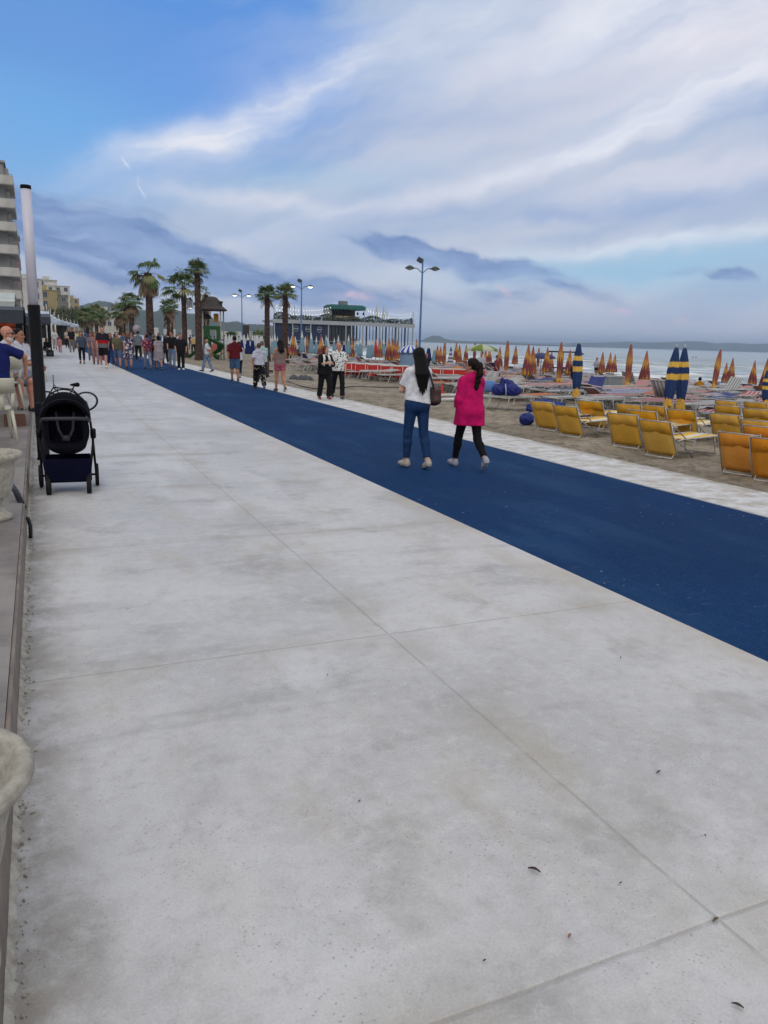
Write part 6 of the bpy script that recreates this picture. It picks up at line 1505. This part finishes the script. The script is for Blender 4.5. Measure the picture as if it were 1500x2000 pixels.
def chair(x, y, yaw, lab, z=TZ2, px=True):
    p = un(x, y, z); r = empty('plastic_chair', (p[0], p[1], z), yaw, lab, 'chair', 'cream plastic chairs on the terrace')
    b = MB(); b.sheet([[(.21*g*(1+.06*f), -.2+.4*f, .44-.015*(1-g*g)) for g in (-1, -.5, 0, .5, 1)] for f in (0, .5, 1)], .025); b.build('seat', M_CREAM, r, True)
    for sx_ in (-1, 1):
        for sy_ in (-1, 1): b = MB(); b.tube([(sx_*.19, sy_*.17, .44), (sx_*.23, sy_*.24, 0)], [.024, .016], 6); b.build('leg', M_CREAM, r, True)
    b = MB(); b.sheet([[(.23*g, -.22-.09*f-.03*(1-g*g), .64+.19*f) for g in (-1, -.6, -.2, .2, .6, 1)] for f in (0, .5, 1)], .022)
    for g in (-1, 1): b.tube([(.2*g, -.19, .44), (.215*g, -.225, .64)], .022, 6)
    for g in (-.4, 0, .4): b.box((.2*g, -.21, .54), (.05, .02, .22))
    b.build('backrest', M_CREAM, r, True); return r
chair(8, 800, math.radians(20), 'cream plastic chair under the resting arm of the man in blue'); chair(-22, 806, math.radians(-30), 'cream plastic chair cut off by the left picture edge'); chair(36, 772, math.radians(160), 'cream plastic chair under the white bearded man'); chair(47, 757, math.radians(70), 'cream plastic chair of the seated man in grey shorts')
chair(66, 745, math.radians(200), 'cream plastic chair farther back beside the terrace edge')
b = chair(-8, 862, math.radians(10), 'lone cream plastic chair leg reaching down the lower terrace', TZ)
# busker box beside the terrace
p = un(98, 696, 0); r = empty('amplifier', (p[0], p[1], 0), .2, 'small black loudspeaker box on the promenade by a seated figure', 'loudspeaker'); b = MB(); b.box((0, 0, .2), (.42, .3, .4), ch=.02); b.build('cabinet', mat('amp_black', (24, 24, 28), .8), r); b = MB(); b.lathe([(.13, 0), (.12, .01), (.02, .0)], (0, 0, 0), 16); o = b.build('cone', mat('cone_grey', (70, 70, 76), .7), r); o.rotation_euler = (math.pi/2, 0, 0); o.location = (0, -.155, .2)
p = un(96, 690, 0); r = empty('white_planter', (p[0]-.6, p[1]+1.4, 0), 0, 'pale box planter at the promenade edge behind the loudspeaker', 'planter'); b = MB(); b.box((0, 0, .55), (1.2, .7, 1.1), ch=.02); b.build('box', M_PLW, r); b = MB(); b.box((0, 0, 1.11), (1.1, .6, .04)); b.build('soil', mat('soil', (44, 36, 30)), r)
# litter on the pavement
def leaf(x, y, L, ang, c, lab):
    p = un(x, y, 0); b = MB(); b.sheet([[((f-.5)*L, L*.16*g*math.sin(math.pi*min(.97, f+.03)), .004+.10*L*g*g+.12*L*math.sin(f*3)) for g in (-1, 0, 1)] for f in [k/7 for k in range(8)]], .0015)
    o = b.build('dry_leaf', mat('leaf_%d' % c[0], c, .8), None, True); o.location = (p[0], p[1], .0015); o.rotation_euler = (0, 0, ang); tag(o, lab, 'leaf', 'bits of litter on the pavement')
leaf(1043, 1703, .042, -.9, (62, 44, 44), 'dark curled leaf on the near pavement, the largest bit of litter'); leaf(1112, 1831, .02, .6, (140, 92, 60), 'small tan leaf scrap left of the near joint crossing')
leaf(1286, 1511, .03, .3, (90, 72, 62), 'brown leaf crumb right of the long joint'); leaf(1212, 1727, .012, .2, (34, 28, 28), 'tiny dark crumb between the curled leaf and the joint crossing'); leaf(1377, 1634, .013, 1.2, (36, 30, 28), 'tiny dark crumb right of the long joint')
leaf(1212, 1286, .02, 1.0, (60, 50, 46), 'small dark crumb below the second crossing joint'); leaf(702, 1567, .014, .4, (50, 40, 38), 'tiny dark crumb in the middle of the near slab'); leaf(640, 1320, .016, .8, (60, 52, 48), 'tiny crumb left of the second crossing joint')
leaf(1397, 1800, .03, .2, (96, 86, 70), 'pale twig lying in the near joint crossing'); leaf(1440, 1968, .03, 2.2, (66, 54, 46), 'dark shred at the lower right corner'); leaf(946, 1879, .012, .2, (30, 26, 26), 'black crumb near the bottom edge of the picture')
# ------------------------------------------------------------------ the people of the photograph
def walker(label, x, fy, hy, yaw, top, bottom, hair, z=0.0, D=None, **kw):
    p = at(x, D, z) if D else un(x, fy, z)
    if p[0] > 8.2: z = sand_z(p[0], p[1]); p = at(x, D, z) if D else un(x, fy, z)
    D = depth(p); H = vz(p, hy)-z
    kw.setdefault('res', .009 if D < 12 else .013 if D < 24 else .02 if D < 48 else .027)
    return person(label, (p[0], p[1], z), H, math.radians(yaw), top, bottom, hair, **kw)
BK = (22, 20, 20); BR = (58, 42, 34); GY = (120, 112, 106)
K1 = walker('woman with long black hair, white T-shirt and blue jeans, carrying a brown shoulder bag', 810, 914, 683, 3, dict(c=(222, 224, 232), hem=.945, sleeve=.72, flare=.012, slant=-.18), dict(kind='jeans', c=(26, 56, 100), len=.86, waist=1.06), ('long', BK), shoes=(168, 160, 150), skin='fair', female=True, bulk=1.1, legs=((9, 4), (-6, 16)), arms=((22, 12, 62, 34), (26, 16, 66, 10)), head=-6)
K2 = walker('woman with a curly dark ponytail in a bright pink sweatshirt and black leggings, walking away', 912, 914, 697, -4, dict(c=(200, 14, 100), hem=.70, sleeve=1.5, name='sweatshirt', flare=.012, o=.03), dict(kind='leggings', c=(16, 16, 20), len=.86), ('ponytail', (34, 24, 22)), shoes=(150, 152, 170), skin='tan', female=True, legs=((20, 3), (-14, 34)), arms=((-4, 12, 22), (20, 8, 40)), head=38)
# brown shoulder bag and strap, phone
r1 = K1['root']; A_ = K1['A'][1]; sh = A_[0]
def child_top(o, parent, label, cat):      # a carried thing stays a top-level thing
    o.matrix_world = Matrix.Translation(parent.location) @ Matrix.Rotation(parent.rotation_euler[2], 4, 'Z') @ Matrix.Scale(parent.scale[0], 4)
    tag(o, label, cat); return o
e = bpy.data.objects.new('shoulder_bag', None); COL.objects.link(e); child_top(e, r1, 'brown leather shoulder bag under the right arm of the long haired woman', 'bag')
f = Field((.08, -.26, .86), (.40, .2, 1.32), .008); f.box((.245, -.03, 1.075), (.068, .15, .115), .05, .0, ns=.003, nf=26); f.ell((.245, -.03, 1.0), (.075, .155, .08), k=.05); f.build('bag_body', mat('brown_leather', (74, 44, 42), .5, (58, 34, 34), 9, .6), e)
b = MB(); b.tube([(.2, -.13, 1.15), (.175, -.10, 1.28), (.13, -.065, 1.44), (.125, .0, 1.462), (.15, .07, 1.38), (.2, .08, 1.16)], .016, 6, 0, True, .5); b.build('strap', mat('navy_strap', (26, 28, 44), .7), e, True)
A2 = K2['A'][-1]; e = bpy.data.objects.new('phone', None); COL.objects.link(e); child_top(e, K2['root'], 'pale phone held low in the left hand of the woman in pink', 'phone')
c_ = A2[2]+A2[4]*.115+A2[6]*.022; b = MB(); b.box(tuple(c_), (.012, .075, .15), ch=.004, rot=Matrix.Rotation(.5, 3, 'X')); b.build('case', mat('phone_case', (196, 178, 140), .4), e)
walker('bald man in a white leaf print shirt and black trousers beside a woman in black', 660, 779, 668, 172, dict(pat='hibiscus', hem=.86, sleeve=.8, flare=.03), dict(kind='trousers', c=(22, 22, 30)), ('bald', BK), shoes=(40, 40, 46), skin='ruddy', legs=((18, 8), (-22, 12)), arms=((10, 6, 10), (-12, 14, 10)), head=20, bulk=1.12, belly=.02)
Kc = walker('woman in loose black clothes with a white towel round her neck beside the bald man', 634, 781, 677, 185, dict(c=(20, 20, 24), hem=.80, sleeve=1.35, flare=.05, o=.03), dict(kind='wide', c=(22, 22, 26)), ('bob', (110, 70, 60)), shoes=(120, 40, 44), skin='fair', female=True, bulk=1.22, legs=((20, 26), (-12, 6)), arms=((26, 14, 78, 30), (26, 14, 78, 30)), head=48)
e = bpy.data.objects.new('towel', None); COL.objects.link(e); child_top(e, Kc['root'], 'white towel hanging round the neck of the woman in black', 'towel')
b = MB()
for s_ in (-1, 1): b.sheet([[(s_*(.075+.005*i)+.035*g, .02+.125*min(1, i/3)+.01*abs(g), 1.475-.05*max(0, i-1)-.01*i) for g in (-1, 0, 1)] for i in range(8)], .012)
b.sheet([[(.11*math.cos(a), -.09*math.sin(a)-.0, 1.46+.03*g) for g in (-1, 0, 1)] for a in [math.pi*k/10 for k in range(11)]], .012); b.build('cloth', mat('towel_white', (212, 212, 214), .95), e, True)
walker('long haired woman in a taupe top and pink shorts walking on the white strip', 547, 765, 664, 4, dict(c=(128, 110, 108), hem=.90, sleeve=0, flare=.0, o=.010), dict(kind='shorts', c=(176, 92, 112), len=.5, waist=1.02), ('longish', BK), shoes=(70, 50, 50), skin='tan', female=True, bulk=1.12, legs=((10, 3), (-10, 16, -1)), arms=((14, 16, 60, 26), (14, 16, 60, 10)))
walker('person with short grey hair in a white T-shirt and black floral trousers, walking away', 506, 761, 670, 0, dict(c=(190, 194, 214), hem=.92, sleeve=.8, flare=.02), dict(kind='wide', pat='daisies'), ('short', (96, 86, 82)), shoes=(44, 42, 46), skin='tan', female=True, bulk=1.2, legs=((16, 6), (-16, 26)), arms=((-14, 20, 14), (8, 8, 20)))
walker('man in a pale mint shirt half hidden behind the person in floral trousers', 512, 747, 664, 2, dict(c=(168, 196, 200), hem=.86, sleeve=.9, flare=.03), dict(kind='trousers', c=(40, 42, 52)), ('short', GY), skin='tan', bulk=1.2, legs=((24, 6), (-24, 30)))
walker('man in a dark red T-shirt and denim shorts walking away', 459, 746, 658, -3, dict(c=(92, 20, 32), hem=.86, sleeve=.95, flare=.03), dict(kind='shorts', c=(66, 96, 132), len=.98), ('short', BK), shoes=(44, 46, 56), skin='olive', bulk=1.15, legs=((8, 3), (-6, 10)), arms=((-14, 18, 16), (26, 22, 70)))
walker('man in a white shirt and navy trousers hidden behind the man in dark red', 467, 739, 666, 0, dict(c=(190, 192, 204), hem=.86, sleeve=.9), dict(kind='trousers', c=(30, 34, 56)), ('short', BK), skin='tan', legs=((-24, 30), (22, 6)))
walker('man in a white shirt and grey blue trousers standing side on by the playground', 405, 727, 663, 62, dict(c=(200, 202, 210), hem=.93, sleeve=.8, flare=.02), dict(kind='trousers', pat='denim'), ('bald', BK), shoes=(36, 36, 42), skin='olive', belly=.03, legs=((18, 4), (-14, 6)), arms=((-34, 8, 16), (-34, 8, 16)))
walker('bearded man in a black T-shirt, black trousers and white shoes facing the camera', 354, 723, 652, 176, dict(c=(24, 24, 32), hem=.86, sleeve=.95, flare=.03), dict(kind='trousers', c=(24, 24, 30)), ('short', BK), shoes=(214, 214, 214), skin='tan', bulk=1.1, legs=((4, 2), (-2, 2)), arms=((8, 18, 30), (8, 18, 30)))
walker('man in a black T-shirt and light blue jeans facing the camera with his head turned', 337, 719, 648, 168, dict(c=(22, 22, 26), hem=.90, sleeve=.9), dict(kind='jeans', pat='denim'), ('short', BK), shoes=(40, 40, 46), skin='tan', head=-50, legs=((8, 2), (-4, 4)), bulk=1.06)
walker('woman in a short sleeved grey checked dress walking away, dark curly hair', 311, 722, 656, 0, dict(pat='check', hem=.42, sleeve=.7, flare=.03, o=.02), dict(kind='none'), ('bob', BK), skin='tan', female=True, bulk=1.25, legs=((10, 4), (-10, 16)))
walker('person in a black top and trousers seen between the checked dress and the jeans', 323, 712, 658, 0, dict(c=(26, 26, 32), hem=.86), dict(kind='trousers', c=(24, 24, 30)), ('bob', BK), skin='tan', female=True)
walker('person in a red flowered shirt and pale jeans walking away', 289, 721, 653, 4, dict(pat='redflowers', hem=.88, sleeve=.9, flare=.03), dict(kind='jeans', c=(130, 142, 164)), ('short', BK), shoes=(40, 40, 48), skin='olive', bulk=1.12, legs=((16, 4), (-16, 24)))
walker('person in a dark navy top walking just right of the red flowered shirt', 302, 720, 653, -4, dict(c=(30, 32, 46), hem=.86, sleeve=1.5), dict(kind='jeans', c=(60, 70, 96)), ('short', GY), skin='tan', legs=((-18, 26), (16, 5)))
walker('man in a grey T-shirt and black trousers pushing something ahead, walking away', 271, 704, 646, 0, dict(c=(108, 114, 126), hem=.88, sleeve=.9, flare=.02), dict(kind='trousers', c=(28, 28, 34)), ('short', BK), skin='tan', bulk=1.1, arms=((24, 14, 60), (24, 14, 60)))
walker('woman in a navy and white flowered dress with a blonde bun, walking away', 252, 721, 650, 0, dict(pat='navyflowers', hem=.50, sleeve=.5, flare=.04, o=.02), dict(kind='none'), ('bob', (140, 104, 70)), shoes=(40, 36, 44), skin='tan', female=True, bulk=1.25, legs=((8, 4), (-8, 12)))
walker('man in an olive T-shirt and blue jeans walking toward the flowered dress, short grey hair', 231, 717, 648, 176, dict(c=(96, 96, 76), hem=.86, sleeve=.9, flare=.03), dict(kind='shorts', c=(84, 104, 140), len=1.0), ('short', GY), shoes=(36, 38, 56), skin='ruddy', bulk=1.15, belly=.03)
walker('tall man in a navy, red and grey banded T-shirt and black shorts', 203, 719, 638, 176, dict(bands=[((104, 104, 112), 1.02), ((172, 22, 34), 1.17), ((34, 32, 46), 9)], hem=.84, sleeve=.9, flare=.03), dict(kind='shorts', c=(20, 20, 24), len=.9), ('short', BK), shoes=(206, 206, 210), skin='ruddy', bulk=1.18, legs=((18, 6), (-16, 12)), arms=((-10, 10, 12), (12, 10, 16)))
walker('person in long blue trousers and a dark top right behind the banded T-shirt', 217, 713, 650, 180, dict(c=(28, 30, 44), hem=.9), dict(kind='wide', c=(28, 54, 104)), ('longish', BK), skin='tan', female=True)
walker('long haired woman in dusty pink clothes left of the banded T-shirt', 188, 712, 650, 178, dict(c=(146, 110, 116), hem=.9, sleeve=.5), dict(kind='trousers', c=(152, 116, 116)), ('longish', (60, 42, 34)), skin='tan', female=True, legs=((14, 4), (-12, 10)))
walker('stout woman in a grey blue blouse and dark cropped trousers walking towards the camera', 161, 711, 648, 176, dict(c=(66, 78, 100), hem=.86, sleeve=1.2, flare=.04), dict(kind='jeans', c=(24, 28, 44), len=.75), ('bob', BK), shoes=(40, 34, 36), skin='tan', female=True, bulk=1.25, belly=.04, legs=((10, 4), (-10, 12)))
walker('slim woman in a faded blue grey top behind the dusty pink one', 179, 706, 650, 178, dict(c=(110, 104, 116), hem=.88, sleeve=.8), dict(kind='jeans', c=(96, 112, 136)), ('bob', (70, 40, 34)), skin='tan', female=True)
walker('man in a black T-shirt and beige trousers walking towards the camera at left', 141, 688, 640, 176, dict(c=(26, 26, 34), hem=.88, sleeve=.9), dict(kind='trousers', c=(126, 120, 116)), ('short', BK), skin='tan', legs=((-14, 20), (12, 4)))
walker('woman in a cream top and black trousers beside the man in black', 132, 680, 643, 178, dict(c=(186, 180, 172), hem=.9, sleeve=.8), dict(kind='trousers', c=(28, 28, 34)), ('bob', BK), skin='tan', female=True, legs=((16, 4), (-18, 24)))
walker('small child in a pink outfit walking on the left of the promenade', 118, 689, 658, 176, dict(c=(186, 124, 132), hem=.8, sleeve=.8), dict(kind='trousers', c=(184, 120, 128)), ('bob', (60, 40, 32)), skin='tan', female=True, bulk=1.1, name='child')
walker('woman in a white top and pale trousers behind the pink child', 108, 683, 642, 178, dict(c=(196, 198, 206), hem=.88, sleeve=1.4), dict(kind='trousers', c=(176, 164, 164)), ('bob', BK), skin='tan', female=True, arms=((16, 20, 40), (16, 20, 40)))
walker('person in black sitting low beside the black loudspeaker box', 90, 695, 664, 205, dict(c=(20, 20, 26), hem=.9, sleeve=1.9), dict(kind='trousers', c=(120, 118, 116)), ('bob', BK), D=54, z=.0, sit=True, legs=((80, 60), (80, 60)), arms=((30, 10, 40), (30, 10, 40)), lean=18, female=True)
K = bpy.data.objects[[o.name for o in bpy.data.objects if o.get('label', '').startswith('person in black sitting')][0]]; K.scale = (1, 1, 1); K.location.z = .34-.86
# people on the beach side
walker('girl in a coral dress by the play tower', 419, 697, 656, 30, dict(c=(198, 106, 100), hem=.5, sleeve=0, flare=.05), dict(kind='none'), ('longish', BK), skin='tan', female=True)
walker('girl in a teal top by the play tower', 425, 694, 656, 60, dict(c=(48, 138, 152), hem=.86, sleeve=.4), dict(kind='shorts', c=(110, 60, 66)), ('longish', BK), skin='tan', female=True)
walker('man in a light T-shirt and black shorts standing at the water edge', 1163, 738, 698, 120, dict(c=(170, 172, 190), hem=.86, sleeve=.9), dict(kind='shorts', c=(22, 22, 28), len=1.0), ('short', BK), skin='olive', arms=((18, 8, 70), (18, 8, 70)))
p = at(1364, 40, -.9); person('person in a mustard top sitting at the water edge with their back to the camera', (p[0], p[1], -.85+.40-.86), 1.66, math.radians(-30), dict(c=(176, 122, 34), hem=.88, sleeve=1.6, o=.03), dict(kind='trousers', c=(50, 50, 60)), ('bun', BK), skin='tan', res=.02, female=True, bulk=1.2, legs=((95, 100), (95, 100)), arms=((50, 12, 40), (50, 12, 40)), sit=True, lean=14)
for i, (x, D, hy, c, lab) in enumerate(((938, 37, 686, (180, 184, 196), 'person in a white shirt under the green open parasol'), (832, 39, 689, (30, 32, 44), 'person in dark clothes left of the navy parasol with the white top'), (968, 36, 693, (120, 60, 66), 'person in a maroon top right of the green open parasol'),
        (787, 41, 700, (60, 66, 84), 'person in dark clothes beside the striped cabin curtain'), (1117, 38, 708, (34, 34, 46), 'person in black behind the navy banded parasol'), (584, 66, 676, (60, 50, 60), 'person among the orange parasols left of the couple'), (565, 60, 672, (176, 100, 104), 'person in pink behind the right palm trunk'))):
    walker(lab, x, 0, hy, 120+i*40, dict(c=c, hem=.88, sleeve=.9), dict(kind='trousers', c=(34, 34, 44)), ('short', BK), D=D, z=-.6, res=.03)
for i, (x, y, D) in enumerate(((1355, 684, 230), (1361, 683, 226))):
    q = pt(x, y, D); person('swimmer standing waist deep far out in the sea, '+('left' if i == 0 else 'right')+' one of two', (q[0], q[1], SEA_Z-1.0), 1.75, 1.2, dict(c=(120, 90, 80), hem=.9, sleeve=0), dict(kind='none'), ('short', BK), res=.04, bare=True, name='swimmer')
# seated guests on the terrace
def guest(label, x, fy, hy, D, yaw, *a, **kw):
    p = at(x, D, TZ2); p2 = pt(x, hy, D)
    return person(label, (p[0], p[1], p2[2]-1.72*kw.pop('H', 1.72)/1.72), kw.pop('HH', 1.72), math.radians(yaw), *a, sit=True, **kw)
Kb = guest('bald elderly man with a white beard and dark glasses seated on the terrace', 24, 0, 637, 12.6, 212, dict(c=(196, 200, 214), hem=.9, sleeve=.9, flare=.03), dict(kind='shorts', c=(120, 120, 130), len=1.0), ('bald', BK), skin='ruddy', res=.010, bulk=1.2, belly=.06, legs=((84, 84), (84, 84)), arms=((30, 14, 60), (24, 10, 40)), head=42)
f = Field(Kb['hc']-.2, Kb['hc']+.2, .007)
hd = Kb['hd']
f.ell(hd(0, .045, -.092), (.050, .044, .042), k=.02, yaw=rad(42), ns=.003, nf=90); f.ell(hd(0, .02, -.072), (.062, .056, .036), k=.02, yaw=rad(42), ns=.002, nf=90); f.ell(hd(0, .075, -.052), (.03, .03, .010), k=.01, yaw=rad(42)); f.cap(hd(-.016, .1, -.066), hd(.016, .1, -.066), .008, k=0, sub=True)
f.build('beard', mat('white_beard', (214, 208, 202), .9, (180, 172, 166), 60), Kb['root'])
b = MB()
for s_ in (-1, 1): b.tube([hd(s_*.031, .100, .004), hd(s_*.031, .106, .004)], .021, 12); b.tube([hd(s_*.05, .095, .008), hd(s_*.08, .0, .008)], .004, 5)
b.tube([hd(-.02, .106, .01), hd(.02, .106, .01)], .004, 5); e = bpy.data.objects.new('glasses', None); COL.objects.link(e); child_top(e, Kb['root'], 'dark glasses on the face of the white bearded man', 'glasses'); b.build('lenses', mat('dark_lens', (22, 18, 22), .2), e, True)
guest('man in a royal blue T-shirt resting his arm on a chair back', -6, 0, 633, 11.4, 20, dict(c=(24, 34, 98), hem=.9, sleeve=.85, flare=.02), dict(kind='shorts', c=(60, 60, 70), len=1.0), ('bald', GY), skin='ruddy', res=.011, bulk=1.25, belly=.05, legs=((84, 84), (84, 84)), arms=((20, 20, 50), (-6, 66, 34, -10)), head=20)
guest('young man in a white T-shirt and grey shorts seated on the terrace', 44, 0, 642, 14.6, 225, dict(c=(196, 200, 216), hem=.86, sleeve=.95, flare=.03), dict(kind='shorts', c=(116, 122, 146), len=1.0), ('short', BK), skin='olive', res=.012, bulk=1.05, shoes=(40, 40, 46), legs=((60, 62), (84, 70)), arms=((20, 10, 50), (26, 10, 60)), head=20)
guest('child with bare arms seated behind the white T-shirt by the light column', 57, 0, 668, 17, 200, dict(c=(150, 110, 60), hem=.88, sleeve=.3), dict(kind='shorts', c=(60, 60, 80)), ('bob', BK), skin='tan', res=.016, legs=((84, 84), (84, 84)), arms=((30, 8, 50), (30, 8, 50)), female=True, name='child', HH=1.3, H=1.3)
# the dense crowd farther on
rc_ = random.Random(21)
COLS = [((150, 34, 44), 'red'), ((190, 192, 204), 'white'), ((30, 32, 44), 'black'), ((66, 84, 122), 'blue'), ((120, 116, 110), 'grey'), ((150, 120, 96), 'tan'), ((56, 92, 84), 'green'), ((170, 110, 120), 'pink'), ((60, 40, 60), 'plum'), ((188, 168, 120), 'sand coloured')]
BOTS = [((28, 28, 34), 'black'), ((70, 88, 120), 'blue'), ((126, 118, 108), 'beige'), ((104, 106, 114), 'grey')]
far = {}
spots = []
for i in range(46):
    x = rc_.uniform(150, 335) if i < 34 else rc_.uniform(112, 150); D = rc_.uniform(52, 105) if i < 26 else rc_.uniform(90, 150)
    spots.append((D, x))
spots += [(75, 345), (82, 352), (90, 372), (95, 360), (70, 378)]
for i, (D, x) in enumerate(sorted(spots)):
    ci, bi, fem, away = rc_.randrange(len(COLS)), rc_.randrange(len(BOTS)), rc_.random() < .45, rc_.random() < .5
    key = (ci, bi, fem)
    p = at(x, D, 0)
    lab = '%s in a %s top and %s trousers in the far crowd, %s' % ('woman' if fem else 'man', COLS[ci][1], BOTS[bi][1], 'walking away' if away else 'coming nearer')
    yaw = (0 if away else math.pi)+rc_.uniform(-.3, .3)
    if key not in far:
        K_ = person(lab, (p[0], p[1], 0), rc_.uniform(1.6, 1.82), yaw, dict(c=COLS[ci][0], hem=.87, sleeve=.9), dict(kind='trousers' if rc_.random() < .6 else 'jeans', c=BOTS[bi][0]), ('bob' if fem else 'short', rc_.choice([BK, BR, GY])), res=.032, female=fem, group='far crowd on the promenade', skin=rc_.choice(['tan', 'olive', 'ruddy']), bulk=rc_.uniform(1, 1.2), legs=((16, 5), (-16, 22)))
        far[key] = K_['root']
    else:
        o = copy_tree(far[key]); o.location = (p[0], p[1], 0); o.rotation_euler = (0, 0, yaw); o['label'] = lab
for i, (x, y, D, c) in enumerate(((267, 643, 62, (150, 146, 156)),)):
    q = pt(x, y, D); r = empty('balloon', (q[0], q[1], q[2]), 0, 'pale round balloon floating over the crowd', 'balloon'); b = MB(); b.lathe([(.02, -.46), (.16, -.36), (.28, -.15), (.31, .02), (.27, .2), (.14, .3), (.01, .33)], n=24); b.build('skin', mat('balloon_pale', (158, 152, 164), .5, (132, 126, 138), 9), r, True); b = MB(); b.tube([(0, 0, -.46), (.05, 0, -1.2)], .006, 4); b.build('string', M_WTUBE, r)
